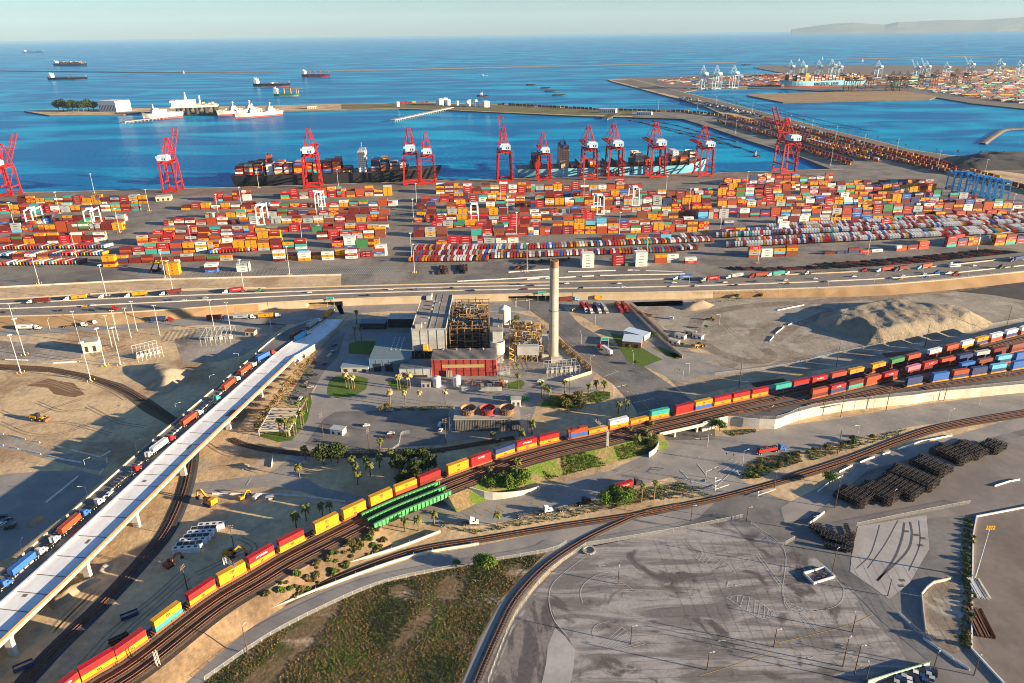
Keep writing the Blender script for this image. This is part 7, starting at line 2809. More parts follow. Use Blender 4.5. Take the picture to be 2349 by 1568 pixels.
PALMS = {'tall': Kind(make_palm(9, 2.0, F_palm)), 'mid': Kind(make_palm(6, 2.2, F_palm)), 'low': Kind(make_palm(1.2, 2.6, F_palm, 34)), 'pale': Kind(make_palm(8, 1.9, F_palmdry)), 'far': Kind(make_palm(11, 3.0, F_palm, 18))}
pg = [('beside the oval lawn', 'mid', [(795, 890), (802, 893), (808, 893), (813, 891)], 'pale'), ('on the kerb island before the workshop', 'pale', [(913, 893), (918, 893), (928, 889), (935, 891), (941, 891)], None), ('in the row along the lower parking lot', 'pale', [(896, 930), (930, 928), (964, 928), (1022, 928)], None), ('on the round verge right of the red hall', 'tall', [(1187, 868), (1188, 893)], None), ('in the thin stand near the cooling tower lawn', 'tall', [(1243, 916), (1250, 920), (1260, 926), (1295, 911)], None), ('on the green corner by the cross road', 'mid', [(1368, 898), (1385, 903), (1350, 905)], None), ('above the train near the road junction', 'mid', [(1418, 950), (1435, 943)], None), ('on the embankment at the underpass', 'mid', [(1445, 1005), (1493, 993), (1460, 1030), (1484, 1018)], None), ('rising from the bushes beside the green bridge', 'mid', [(1186, 1085), (1126, 1101), (1158, 1111), (1181, 1108)], None), ('in the shaded grove below the train', 'mid', [(810, 1080), (841, 1076), (850, 1093), (818, 1093), (871, 1073), (898, 1065), (821, 1113), (873, 1036)], None), ('along the ditch behind the train', 'mid', [(1196, 1016), (1220, 996), (1131, 1016)], None), ('beside the level crossing road', 'tall', [(1471, 1153), (1500, 1146)], None), ('on the planted slope below the green bridge', 'mid', [(930, 1221), (960, 1218), (996, 1204), (1141, 1206)], None), ('among those round the slatted shelter', 'tall', [(643, 1000), (650, 998), (656, 1002), (663, 1004), (676, 1000), (680, 995), (693, 985), (697, 975), (688, 960), (705, 945)], None), ('at the shaded street corner', 'mid', [(701, 1056), (687, 1096), (740, 1183), (758, 1180), (680, 1211), (703, 1195)], None), ('in the low row above the curved track wall', 'low', [(685, 1330), (705, 1328), (643, 1358), (580, 1390), (555, 1402), (537, 1415), (600, 1378)], None), ('at the far corner of the plant', 'tall', [(819, 745), (830, 782), (815, 783)], None)]
for w_, kd, L_, alt in pg:
    for k, (u, v) in enumerate(sorted(L_)):
        q = G(u, v)
        PALMS[alt or kd].place((q.x, q.y, 0), rnd.uniform(0, 6), ('pale fronded ' if (alt or kd) == 'pale' else 'short stemless ' if kd == 'low' else 'green ') + 'palm, ' + nth(k + 1) + ' from left, ' + w_, 'palm trees', rnd.uniform(1.05, 1.4))
pp = [(1572 + 12.2 * k, 0) for k in range(46)]
edge = smooth(GP([(1566, 214), (1643, 233), (1773, 266), (1900, 300), (2033, 331), (2086, 346), (2190, 361), (2345, 366)]), 6)
for k, (q, h_) in enumerate(resample(edge, 37)):
    PALMS['far'].place((q.x, q.y, 0), k, 'small palm, ' + nth(k + 1) + ' counted from the far end of the dike road', 'palms along the dike road', rnd.uniform(.8, 1.15))
TRE = {'dark': Kind(make_tree(8, 4, F_dark)), 'green': Kind(make_tree(7, 4.2, F_green)), 'olive': Kind(make_tree(6.5, 3.6, F_olive)), 'bare': Kind(make_tree(6, 2.8, F_dry, 'bare_tree', .35))}
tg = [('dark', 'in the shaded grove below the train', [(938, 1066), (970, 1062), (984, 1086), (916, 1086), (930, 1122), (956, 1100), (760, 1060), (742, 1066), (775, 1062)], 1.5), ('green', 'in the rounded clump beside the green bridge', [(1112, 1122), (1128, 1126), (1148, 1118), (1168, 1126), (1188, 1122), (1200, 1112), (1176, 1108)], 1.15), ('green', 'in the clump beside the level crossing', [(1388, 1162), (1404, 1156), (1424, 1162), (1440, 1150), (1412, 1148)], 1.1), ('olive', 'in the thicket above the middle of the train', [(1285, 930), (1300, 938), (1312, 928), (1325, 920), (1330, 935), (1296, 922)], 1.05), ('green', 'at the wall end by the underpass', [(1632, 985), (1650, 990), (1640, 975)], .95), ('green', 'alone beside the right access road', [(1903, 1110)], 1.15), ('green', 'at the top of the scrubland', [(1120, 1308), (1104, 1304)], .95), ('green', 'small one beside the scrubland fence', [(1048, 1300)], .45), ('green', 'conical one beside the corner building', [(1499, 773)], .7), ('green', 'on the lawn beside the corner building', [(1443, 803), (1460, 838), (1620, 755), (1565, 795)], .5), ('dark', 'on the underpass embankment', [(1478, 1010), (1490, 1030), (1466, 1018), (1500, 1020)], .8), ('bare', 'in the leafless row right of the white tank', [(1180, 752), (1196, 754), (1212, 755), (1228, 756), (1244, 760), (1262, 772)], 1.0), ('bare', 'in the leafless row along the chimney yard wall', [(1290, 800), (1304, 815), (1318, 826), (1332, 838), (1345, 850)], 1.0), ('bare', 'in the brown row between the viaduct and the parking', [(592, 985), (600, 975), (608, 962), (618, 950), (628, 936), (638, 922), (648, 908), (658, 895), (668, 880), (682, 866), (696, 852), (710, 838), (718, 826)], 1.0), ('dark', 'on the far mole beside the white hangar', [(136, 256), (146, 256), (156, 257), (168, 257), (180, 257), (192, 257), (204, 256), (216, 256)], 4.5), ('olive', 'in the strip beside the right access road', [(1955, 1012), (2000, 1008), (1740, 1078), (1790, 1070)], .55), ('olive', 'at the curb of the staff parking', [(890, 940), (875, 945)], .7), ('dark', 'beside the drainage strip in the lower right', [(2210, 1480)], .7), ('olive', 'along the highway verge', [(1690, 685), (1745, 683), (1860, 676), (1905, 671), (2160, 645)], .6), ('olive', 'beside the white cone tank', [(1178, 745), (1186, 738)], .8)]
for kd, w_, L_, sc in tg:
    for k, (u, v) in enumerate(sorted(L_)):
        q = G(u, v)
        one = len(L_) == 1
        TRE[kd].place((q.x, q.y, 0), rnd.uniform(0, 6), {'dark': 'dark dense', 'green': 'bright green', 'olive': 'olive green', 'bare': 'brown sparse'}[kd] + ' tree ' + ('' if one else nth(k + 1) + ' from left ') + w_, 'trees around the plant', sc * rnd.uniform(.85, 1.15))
BU = {'green': Kind(make_bush(1.7, F_green)), 'olive': Kind(make_bush(1.6, F_olive)), 'dry': Kind(make_bush(1.5, F_dry))}


def slope_pt(s_, t, dr=16, w=9):
    q, h = TS[max(0, min(len(TS) - 1, s_))]
    n = Vector((math.sin(h), -math.cos(h), 0))
    p = q + n * (dr + w * t)
    return Vector((p.x, p.y, RZ * (1 - t) - .1))


sA = s_of(G(560, 1322, RZ))
for k in range(64):
    s_ = sA + int((s_g0 - sA - 2) * (k / 63) ** .8) + rnd.randint(-2, 2)
    p = slope_pt(s_, rnd.uniform(.0, .95))
    BU[rnd.choice(('green', 'olive', 'olive', 'dry'))].place(p, rnd.uniform(0, 6), 'rounded shrub, ' + nth(k + 1) + ' from left on the sunlit railway slope', 'shrubs on the railway slope', rnd.uniform(.6, 1.5))
vb = [(u + rnd.uniform(-6, 6), v + rnd.uniform(-4, 4)) for u, v in [(1715, 1090), (1725, 1095), (1740, 1085), (1760, 1075), (1780, 1068), (1800, 1060), (1815, 1052), (1830, 1046), (1850, 1040), (1870, 1036), (1900, 1030), (1925, 1022), (1945, 1018), (1965, 1014)]]
for k, (u, v) in enumerate(sorted(vb)):
    BU[rnd.choice(('green', 'olive'))].place(G(u, v), k, 'shrub, ' + nth(k + 1) + ' from left on the green verge of the wide road', 'shrubs on the road verge', rnd.uniform(.8, 1.6))
vb = [(2222 + rnd.uniform(-7, 6), 1195 + k * 13) for k in range(23)]
for k, (u, v) in enumerate(vb):
    BU[rnd.choice(('green', 'olive', 'dry'))].place(G(u, v), k, 'shrub, ' + nth(k + 1) + ' from the top along the white curb at right', 'shrubs along the right curb', rnd.uniform(.6, 1.2))
# ground cover: scrubland tufts, ivy slope, verges
SCR = [Vector((q.x, q.y)) for q in GP([(490, 1552), (620, 1462), (745, 1397), (880, 1340), (1060, 1302), (1250, 1270), (1195, 1322), (1138, 1390), (1097, 1465), (1055, 1568), (1010, 1630), (410, 1630)])]
x0, x1 = min(q.x for q in SCR), max(q.x for q in SCR)
y0, y1 = min(q.y for q in SCR), max(q.y for q in SCR)
FM = [F_dark, F_green, F_olive, F_dry]


def tufts(mb, p, r_, m, n=9):
    for _ in range(n):
        t = rnd.uniform(0, 6.283)
        o_ = Vector((math.cos(t), math.sin(t), 0))
        s_ = Vector((-o_.y, o_.x, 0))
        b_ = p + o_ * r_ * rnd.uniform(0, .6)
        tip = p + o_ * r_ * rnd.uniform(.5, 1.3) + Vector((0, 0, r_ * rnd.uniform(.4, 1.0)))
        mb.add([b_ - s_ * r_ * .38, b_ + s_ * r_ * .38, tip], [(0, 1, 2)], m)


mb = MB()
n = 0
while n < 17000:
    q = Vector((rnd.uniform(x0, x1), rnd.uniform(y0, y1)))
    if not inside(q, SCR):
        continue
    # long strips of bare soil between the plants
    a = q.x * math.cos(R(SCRA)) + q.y * math.sin(R(SCRA))
    bare = mnoise.noise((a * .011, (q.y * math.cos(R(SCRA)) - q.x * math.sin(R(SCRA))) * .075, 3)) + .4 * mnoise.noise((q.x * .08, q.y * .08, 7))
    n += 1
    if bare > .17 + rnd.uniform(-.1, .2):
        continue
    k = mnoise.noise((q.x * .05, q.y * .05, 11)) + rnd.uniform(-.3, .3)
    tufts(mb, Vector((q.x, q.y, .05)), rnd.uniform(.22, .62), 0 if k < -.2 else 2 if k < .02 else 3 if k < .3 else 1)
tag(mb.build('scrub_plants', FM), kind='stuff')
mb = MB()
for (ua, ub, t0, t1) in ((1222, 1352, .0, 1.0), (1385, 1462, .1, .95)):
    sa, sb = s_of(G(ua, 1045 if ua < 1300 else 1000, RZ)), s_of(G(ub, 1010 if ub < 1400 else 978, RZ))
    for _ in range(1500 if ua < 1300 else 700):
        t = rnd.uniform(t0, t1)
        p = slope_pt(rnd.randint(min(sa, sb), max(sa, sb)), t, 15, 9)
        if mnoise.noise((p.x * .07, p.y * .07, 1)) > .2:
            continue
        tufts(mb, p, rnd.uniform(.3, .6), rnd.choice((1, 1, 1, 2)) if mnoise.noise((p.x * .1, p.y * .1, 4)) < .25 else 2, 7)
for poly, cnt_ in (([(1700, 1100), (1712, 1068), (1740, 1052), (1835, 1035), (1840, 1060), (1780, 1080), (1740, 1098)], 900), ([(1845, 1040), (1940, 1012), (2080, 985), (2060, 1000), (1960, 1030), (1860, 1058)], 500), ([(1660, 990), (1730, 985), (1738, 992), (1680, 1002)], 160), ([(1250, 930), (1330, 905), (1400, 900), (1400, 915), (1300, 950)], 500), ([(700, 1036), (775, 1032), (1020, 1030), (1020, 1040), (780, 1043)], 500), ([(880, 935), (1040, 932), (1040, 940), (885, 944)], 260), ([(1000, 1208), (1100, 1215), (1480, 1120), (1560, 1108), (1620, 1120), (1560, 1135), (1300, 1190), (1090, 1226)], 700), ([(1580, 690), (1760, 672), (2030, 662), (2030, 668), (1760, 682), (1600, 700)], 420), ([(2205, 1190), (2232, 1185), (2228, 1490), (2205, 1490)], 420), ([(600, 1000), (690, 940), (730, 830), (700, 830), (640, 925), (585, 990)], 420), ([(1380, 1150), (1560, 1105), (1640, 1140), (1480, 1150), (1400, 1168)], 350)):
    Q = [Vector((q.x, q.y)) for q in GP(poly)]
    xa, xb = min(q.x for q in Q), max(q.x for q in Q)
    ya, yb = min(q.y for q in Q), max(q.y for q in Q)
    c = 0
    g = 0
    while c < cnt_ and g < cnt_ * 30:
        g += 1
        q = Vector((rnd.uniform(xa, xb), rnd.uniform(ya, yb)))
        if inside(q, Q):
            c += 1
            tufts(mb, Vector((q.x, q.y, .1)), rnd.uniform(.3, .8), rnd.choice((0, 1, 1, 2, 2, 3)), 6)
tag(mb.build('ground_cover', FM), kind='stuff')

# ---- container chassis in stacks
cm = MB()
for sy in (-.45, .45):
    cm.box(0, sy, .3, 12.2, .22, .34, 0, 0)
for k in range(9):
    cm.box(-5.8 + 1.45 * k, 0, .34, .22, 2.3, .24, 0, 0 if k % 3 else 1)
for x in (-4.6, -3.2):
    for sy in (-.9, .9):
        cm.hcyl((x, sy - .25, .42), (x, sy + .25, .42), .42, 8, 2)
CHM = cm.mesh('chassis', [M_dark, M_rust, M_tyre])
cno = 0


def chassis_stack(q, ang, n, where):
    for t in range(n):
        o = put('container_chassis', CHM, None, (q.x, q.y, .1 + t * .86), ang + (math.pi if t % 2 else 0))
        tag(o, f"dark chassis, {nth(t + 1)} layer, " + where, 'container chassis', 'stacked container chassis')


for nm, ang, ranks in (('lower block', 37, ((1977, 1172, 6), (2040, 1166, 7), (2093, 1155, 8), (2132, 1134, 9))), ('upper block', 31, ((2158, 1101, 7), (2205, 1073, 7), (2240, 1060, 6), (2284, 1047, 4)))):
    ar = R(ang)
    dl, dc = Vector((math.cos(ar), math.sin(ar), 0)), Vector((-math.sin(ar + .05), math.cos(ar + .05), 0))
    for r_, (u, v, n) in enumerate(ranks):
        for k in range(n):
            q = G(u, v) + dl * (6.1 + rnd.uniform(-.3, .3)) + dc * (1.3 + 2.62 * k)
            chassis_stack(q, ar + rnd.uniform(-.02, .02), 5 if k < n - 1 else 4, f"{nth(k + 1)} stack from front, {nth(r_ + 1)} rank, {nm}")
for k, (u, v, a_) in enumerate(((1885, 1220, -35), (1898, 1232, -35), (1912, 1243, -30), (1925, 1250, -28), (1936, 1238, 20), (1922, 1262, -20), (1946, 1228, 80))):
    chassis_stack(G(u, v), R(a_), 3, f"{nth(k + 1)} loose stack beside the concrete pad")
cf = MB()


def chassis_field(pts, nrow, dep, a_):
    a, b_ = G(*pts[0]), G(*pts[1])
    n = int((b_ - a).length / 3.0)
    d = (b_ - a).normalized()
    ang = math.atan2(d.y, d.x) + math.pi / 2 + R(a_)
    for r_ in range(nrow):
        for k in range(n):
            if rnd.random() < .1:
                continue
            q = a + d * (3 * k) + Vector((math.cos(ang), math.sin(ang), 0)) * (6.5 + dep * r_)
            m0 = rnd.choice((0, 0, 0, 1, 3))
            for t in range(rnd.choice((1, 1, 2))):
                c, s_ = math.cos(ang), math.sin(ang)
                for sy in (-.5, .5):
                    cf.box(q.x - s_ * sy, q.y + c * sy, .5 + t, 12.2, .25, .35, ang, m0)
                for x in (-5.5, -2, 2, 5.5):
                    cf.box(q.x + c * x, q.y + s_ * x, .5 + t, .3, 2.3, .3, ang, m0)
                cf.box(q.x + c * 4, q.y + s_ * 4, .1 + t, 1.8, 2.2, .8, ang, 2)


chassis_field(((1935, 617), (2020, 611)), 2, 14, 45)
chassis_field(((2020, 612), (2160, 601)), 2, 14, 45)
chassis_field(((2160, 600), (2349, 580)), 2, 14, 45)
chassis_field(((1690, 622), (1760, 622)), 1, 14, 40)
chassis_field(((1760, 624), (1920, 618)), 1, 14, 30)
chassis_field(((1008, 632), (1040, 630)), 3, 8, 0)
chassis_field(((1050, 630), (1080, 629)), 3, 8, 0)
chassis_field(((1180, 621), (1230, 619)), 1, 8, -20)
chassis_field(((1195, 608), (1300, 600)), 1, 8, -50)
tag(cf.build('parked_chassis', [M_dark, M_rust, M_tyre, PM['orange']]), kind='stuff')

# ---- barriers in short pieces
jb = MB()
pr = [(-.3, 0), (.3, 0), (.12, .35), (.08, .85), (-.08, .85), (-.12, .35)]
vs = [(x, y, z) for x in (-2.9, 2.9) for y, z in pr]
jb.add(vs, [(0, 5, 4, 3, 2, 1), (6, 7, 8, 9, 10, 11)] + [(i, (i + 1) % 6, 6 + (i + 1) % 6, 6 + i) for i in range(6)])
JM = jb.mesh('barrier_block', M_white)
BL = [('along the haul road top side at left', [T(0, 2, 0, 640), T(0, 2, 90, 655), T(0, 2, 200, 685), T(0, 2, 440, 740), T(0, 2, 690, 800), T(0, 2, 745, 770)], .75), ('along the haul road lower side at left', [T(0, 2, 0, 715), T(0, 2, 60, 730), T(0, 2, 170, 755), T(0, 2, 420, 815), T(0, 2, 540, 835)], .8), ('at the paved bend left of the viaduct', [T(0, 2, 345, 1090), T(0, 2, 440, 1015), T(0, 2, 530, 940)], .85), ('along the fence of the right access road', [(1932, 1081), (1950, 1072), (1990, 1055), (2050, 1036), (2110, 1015), (2176, 1002)], .85), ('at the lower bend of the right access road', [(1882, 1124), (1898, 1112), (1938, 1090)], .6), ('along the curve in the dirt lot', [T(2, 1, 605, 1170), T(2, 1, 640, 1125), T(2, 1, 690, 1085), T(2, 1, 745, 1058)], .85), ('along the top of the dirt lot', [T(2, 1, 670, 962), T(2, 1, 750, 945), T(2, 1, 830, 930)], .9), ('in the left terminal lot', [T(0, 1, 350, 768), T(0, 1, 405, 738), T(0, 1, 450, 710), T(0, 1, 500, 685)], .35), ('at the terminal gate lanes', [T(1, 1, 820, 765), T(1, 1, 1080, 752), T(1, 1, 1430, 733)], .95), ('at the upper terminal gate lanes', [T(1, 1, 1130, 705), T(1, 1, 1430, 682)], .95), ('in the gate lanes right of the chimney', [T(1, 1, 1580, 700), T(1, 1, 2000, 688), T(1, 1, 2340, 700)], .9), ('in the lower gate lanes right of the chimney', [T(1, 1, 1300, 750), T(1, 1, 1800, 725), T(1, 1, 2349, 715)], .9), ('bordering the dark drive at lower right', [T(2, 3, 1525, 735), T(2, 3, 1600, 800)], 1), ('further down the dark drive', [T(2, 3, 1705, 910), T(2, 3, 1920, 1055)], .95), ('along the works yard road edge', [T(0, 2, 1500, 1055), T(0, 2, 1850, 1055), T(0, 2, 2100, 1070), T(0, 2, 2349, 1105)], 1), ('round the corner dirt patch', [T(0, 2, 1870, 850), T(0, 2, 1875, 810), T(0, 2, 1800, 765)], .9), ('on the corner by the blue box', [T(0, 2, 735, 825), T(0, 2, 740, 850), T(0, 2, 695, 905)], .9), ('at the right yard entrance', [(2290, 1114), (2315, 1106), (2349, 1100)], .9), ('at the left lot edge', [T(0, 2, 60, 130), T(0, 2, 215, 135), T(0, 2, 370, 155), T(0, 2, 530, 145)], .95)]
for w_, pts, fill in BL:
    k = 0
    for q, h in resample(GP(pts), 6.0):
        if rnd.random() > fill:
            continue
        k += 1
        o = put('barrier_block', JM, None, (q.x, q.y, .06), h)
        tag(o, 'white barrier block, ' + nth(k) + ' ' + w_, 'road barrier', 'white barrier blocks')
for nm, lab, pts, h_, t_, m_ in (('terminal_wall', 'long white wall between the container yard and the works strip', [(-100, 668), (0, 661), (333, 644), (783, 632)], 1.6, .6, M_pale), ('curb_wall', 'white painted curb wall round the right lot', [(2420, 1152), (2349, 1166), (2240, 1187), (2232, 1230), (2230, 1330), (2228, 1490), (2300, 1568), (2360, 1640)], .9, .6, M_white), ('lot_wall', 'white wall edging the chassis lot beside the access road', [(1855, 1205), (1890, 1178)], 1.3, .4, M_white), ('yard_wall', 'cream wall round the chimney yard corner', [(1283, 783), (1320, 815), (1357, 848), (1356, 858), (1293, 878)], 2.4, .4, M_bei), ('lot_wall', 'cream wall round the fenced truck lot', [(1566, 822), (1500, 765), (1436, 700), (1330, 706), (1312, 716)], 2.2, .4, M_bei), ('street_wall', 'beige wall between the truck lot and the road', [(1445, 700), (1480, 728), (1545, 790)], 2.0, .35, M_bei), ('works_wall', 'low white wall in the strip beside the highway queue', [(0, 688), (300, 670), (460, 664), (610, 661)], 1.0, .5, M_pale)):
    mb = MB()
    mb.wall(GP(pts), h_, t_)
    tag(mb.build(nm, m_), lab, 'wall')
# white box planter in the worn lot
P = GP([(1843, 1318), (1891, 1305), (1914, 1326), (1866, 1341)])
mb = MB()
mb.wall(P + [P[0]], 1.2, .5)
o = tag(mb.build('barrier_enclosure', M_white), 'square enclosure of white barriers on the worn lot', 'enclosure')
mb = MB()
c = sum(P, Vector()) / 4
for k in range(5):
    mb.box(c.x + rnd.uniform(-3, 3), c.y + rnd.uniform(-3, 3), .1, rnd.uniform(1, 2.5), rnd.uniform(.5, 1.2), rnd.uniform(.3, .8), rnd.uniform(0, 3))
tag(mb.build('scrap_heap', M_rust), 'bits of scrap inside the square white enclosure', 'scrap')
# ring of stones and rusty beams
q = G(1351, 1264)
mb = MB()
for k in range(14):
    t = 6.283 * k / 14
    mb.box(q.x + 2.6 * math.cos(t), q.y + 2.6 * math.sin(t), .05, 1.1, .7, .6, t + 1.57)
tag(mb.build('stone_ring', M_conc), 'ring of concrete lumps by the fence corner of the worn lot', 'stone ring')
for lab, u, v, a_, n, m_, L in (('stack of rusty beams beside the curb in the lower right lot', 2246, 1430, 78, 9, M_rust, 16), ('bundle of white pipes beside the curb in the lower right lot', 2240, 1352, 80, 7, M_white, 12), ('long stack of rusty rails beyond the rail yard', 2085, 812, 10, 8, M_rust, 40), ('dark pile of sleepers beside the train in the sand', 1765, 880, 15, 8, M_wood, 24), ('rusty pipe bundle in the truck lot dirt', 1478, 722, -35, 6, M_rust, 14), ('bundle of wooden beams beside the dark track', 272, 1467, 40, 5, M_wood, 7)):
    q = G(u, v)
    ar = R(a_)
    mb = MB()
    for k in range(n):
        o_ = (k - n / 2) * .75
        x, y = q.x - math.sin(ar) * o_, q.y + math.cos(ar) * o_
        for t in range(2):
            mb.box(x + rnd.uniform(-.5, .5), y, .1 + .5 * t, L, .45, .42, ar + rnd.uniform(-.02, .02))
    tag(mb.build('beam_stack', m_), lab, 'beam stack')
for lab, u, v, a_ in (('dark blue open skip in the shaded works yard', 298, 1416, 35), ('dark open skip at the bottom left corner', 55, 1533, 38)):
    q = G(u, v)
    root = thing('skip_container', lab, 'skip', (q.x, q.y, .05), R(a_))
    mb = MB()
    for y in (-1.2, 1.2):
        mb.box(0, y, .3, 6.4, .12, 1.7)
    for x in (-3.2, 3.2):
        mb.box(x, 0, .3, .12, 2.5, 1.7)
    mb.box(0, 0, .25, 6.4, 2.4, .12)
    mb.build('box', PM['navy'], root)
    mb = MB()
    mb.box(0, 0, .4, 6, 2.2, .9)
    mb.build('rubble_load', D_dirt, root)

# ---- chain link fences: posts, rails and a see-through mesh
mf = bpy.data.materials.new('chain_link')
mf.use_nodes = True
nt = mf.node_tree
b = nt.nodes['Principled BSDF']
b.inputs['Base Color'].default_value = (.5, .5, .47, 1)
b.inputs['Alpha'].default_value = .16
FE = [('between the scrubland and the pale service road', [(470, 1562), (610, 1466), (740, 1398), (880, 1339), (1060, 1301), (1253, 1268), (1300, 1248)]), ('curving along the edge of the worn lot', [(1120, 1566), (1170, 1438), (1213, 1371), (1263, 1311), (1343, 1254)]), ('along the top of the worn lot', [(1343, 1253), (1450, 1236), (1566, 1216), (1703, 1188)]), ('down the right side of the gate in the worn lot', [(1712, 1192), (1780, 1252), (1823, 1238)]), ('below the rail yard above the white wall', [(1680, 953), (1780, 962), (1870, 933), (2099, 905), (2349, 880)]), ('beside the sand lot and the rail yard', [(1640, 862), (1800, 842), (1960, 805), (2150, 770), (2349, 735)]), ('of the parking lot beside the train', [(765, 1036), (900, 1036), (920, 1000), (940, 995)]), ('round the chassis lot and the concrete pad', [(1964, 1208), (2100, 1180), (2225, 1156)]), ('along the dark drive', [(1950, 1312), (2030, 1380), (2090, 1440), (2200, 1530)]), ('along the right side of the highway', [(1640, 672), (1800, 668), (2033, 656), (2349, 626)])]
for w_, pts in FE:
    z = HZ + 1 if 'highway' in w_ else RZ + 1 if 'above the white wall' in w_ else 0
    P = smooth(GP(pts, z), 3)
    root = thing('chain_link_fence', 'thin chain link fence ' + w_, 'fence', P[0])
    Q = [q - P[0] for q in P]
    mb = MB()
    for q, h in resample(Q, 4):
        mb.cyl(q.x, q.y, 0, 2.1, .07, n=5)
    for a, b_ in zip(Q, Q[1:]):
        mb.bar(a + Vector((0, 0, 2.05)), b_ + Vector((0, 0, 2.05)), .07)
    mb.build('posts', M_galv, root)
    mb = MB()
    mb.strip(Q, [q + Vector((0, 0, 2.0)) for q in Q])
    mb.build('mesh_panel', mf, root)

# ---- painted markings
mk, yk = MB(), MB()


def line(pts, w=.25, z=.14, dash=None, m=None, nat=False):
    mb_ = m or mk
    P = [Vector((q.x, q.y, z)) for q in (pts if nat else GP(pts))]
    if dash:
        for q, h in resample(P, dash[0] + dash[1]):
            c, s_ = math.cos(h), math.sin(h)
            d = Vector((c, s_, 0)) * dash[0] / 2
            n_ = Vector((-s_, c, 0)) * w / 2
            mb_.add([q - d - n_, q + d - n_, q + d + n_, q - d + n_], [(0, 1, 2, 3)])
    else:
        mb_.strip(offset(P, -w / 2), offset(P, w / 2))


def sm(pts, n=5):
    return smooth(GP(pts), n)


for t_ in ([(1000, 1190), (1150, 1170), (1300, 1142), (1480, 1080), (1560, 1050), (1700, 1030), (1843, 1004), (2099, 952), (2349, 921)], [(1690, 1015), (1843, 990), (2099, 942), (2349, 911)], [(1709, 1050), (1843, 1018), (2099, 966), (2349, 934)]):
    line(sm(t_), .22, .14, (3, 7), nat=True)
line(sm([(1010, 1170), (1150, 1153), (1300, 1122), (1480, 1062)]), .22, .14, (3, 7), nat=True)
line(sm([(1000, 1180), (1160, 1161), (1300, 1131), (1480, 1070)]), .3, .14, None, yk, nat=True)
for k in range(9):
    line([(1010 + 26 * k, 1185 - 4 * k), (1030 + 26 * k, 1196 - 4 * k)], .3, .15, None, yk)
for t_ in ([(1205, 705), (1270, 770), (1370, 860), (1440, 930), (1490, 990)], [(1225, 703), (1310, 780), (1410, 850), (1480, 900), (1540, 960)], [(1240, 702), (1330, 770), (1440, 835), (1520, 890), (1590, 955)]):
    line(sm(t_), .25, .16, (3, 6), nat=True)
line(sm([(1215, 704), (1290, 775), (1395, 858), (1465, 915), (1520, 975)]), .3, .16, None, yk, nat=True)
for t_ in ([(620, 1092), (690, 1062), (735, 1016)], [(470, 1120), (610, 1103), (700, 1110), (830, 1155)]):
    line(sm(t_), .2, .14, (3, 5), nat=True)
for a_, b_ in (((1452, 925), (1500, 915)), ((1466, 950), (1520, 935)), ((1385, 865), (1420, 852)), ((1570, 1100), (1640, 1120)), ((1640, 1120), (1700, 1062)), ((1650, 1085), (1690, 1060)), ((1620, 1090), (1600, 1065)), ((1560, 1080), (1590, 1110)), ((565, 1115), (575, 1100)), ((655, 1050), (690, 1060))):
    line([a_, b_], .6, .15)
for (u, v, a_) in ((1676, 1056, 30), (1700, 1040, 25), (1600, 1052, 25), (1350, 1130, 20), (1462, 905, -60), (1478, 920, -60), (1990, 1075, 30), (2250, 960, 25), (2330, 955, 25), (1380, 1299, 185), (1860, 1510, 200), (1670, 1341, 60), (2225, 1270, 200), (1693, 1343, 195), (1655, 1471, 185)):
    q = G(u, v)
    ar = R(a_)
    c, s_ = math.cos(ar), math.sin(ar)
    pts = [(-1.8, -.15), (.6, -.15), (.6, -.6), (1.8, 0), (.6, .6), (.6, .15), (-1.8, .15)]
    mk.add([(q.x + x * c - y * s_, q.y + x * s_ + y * c, .17) for x, y in pts], [(0, 1, 5, 6), (2, 3, 4)])
# worn lot: curved edge lines, hatched islands, bays
cl = lambda pts: [T(1, 3, x, y) for x, y in pts]
cr = lambda pts: [T(2, 3, x, y) for x, y in pts]
line(sm(cl([(1680, 310), (1560, 400), (1460, 490), (1430, 580), (1440, 680), (1480, 770), (1560, 860)])), .25, .16, nat=True)
line(sm(cl([(1950, 400), (1780, 430), (1680, 490), (1645, 560), (1662, 630)])), .22, .16, nat=True)
line(sm(cl([(1850, 755), (1760, 780), (1730, 830), (1750, 880)])), .22, .16, nat=True)
for (o0, o1, i0, i1, n_) in (((1770, 440), (1870, 545), (1830, 420), (2035, 555), 9), ((1790, 920), (1930, 950), (1930, 795), (2090, 912), 8)):
    for k in range(n_):
        t = k / (n_ - 1)
        line(cl([(o0[0] + (o1[0] - o0[0]) * t, o0[1] + (o1[1] - o0[1]) * t), (i0[0] + (i1[0] - i0[0]) * t, i0[1] + (i1[1] - i0[1]) * t)]), .18, .16)
    line(cl([i0, i1]), .2, .16)
for pts, ins in (([(75, 310), (150, 300), (240, 320), (310, 355), (365, 425)], [(75, 310), (180, 370), (365, 425)]), ([(300, 590), (400, 580), (500, 610), (580, 660), (630, 715)], [(300, 590), (420, 670), (540, 735), (630, 715)]), ([(685, 575), (740, 630), (830, 665), (920, 678), (1000, 672)], [(685, 575), (770, 685), (1000, 672)])):
    A, B = smooth([Vector((x, y, 0)) for x, y in pts], 5), smooth([Vector((x, y, 0)) for x, y in ins], 5)
    line([T(2, 3, q.x, q.y) for q in A], .2, .16)
    line([T(2, 3, q.x, q.y) for q in B], .2, .16)
    for k in range(1, 10):
        a, b_ = A[int(len(A) * k / 10)], B[int(len(B) * k / 10)]
        line([T(2, 3, a.x, a.y), T(2, 3, b_.x, b_.y)], .16, .16)
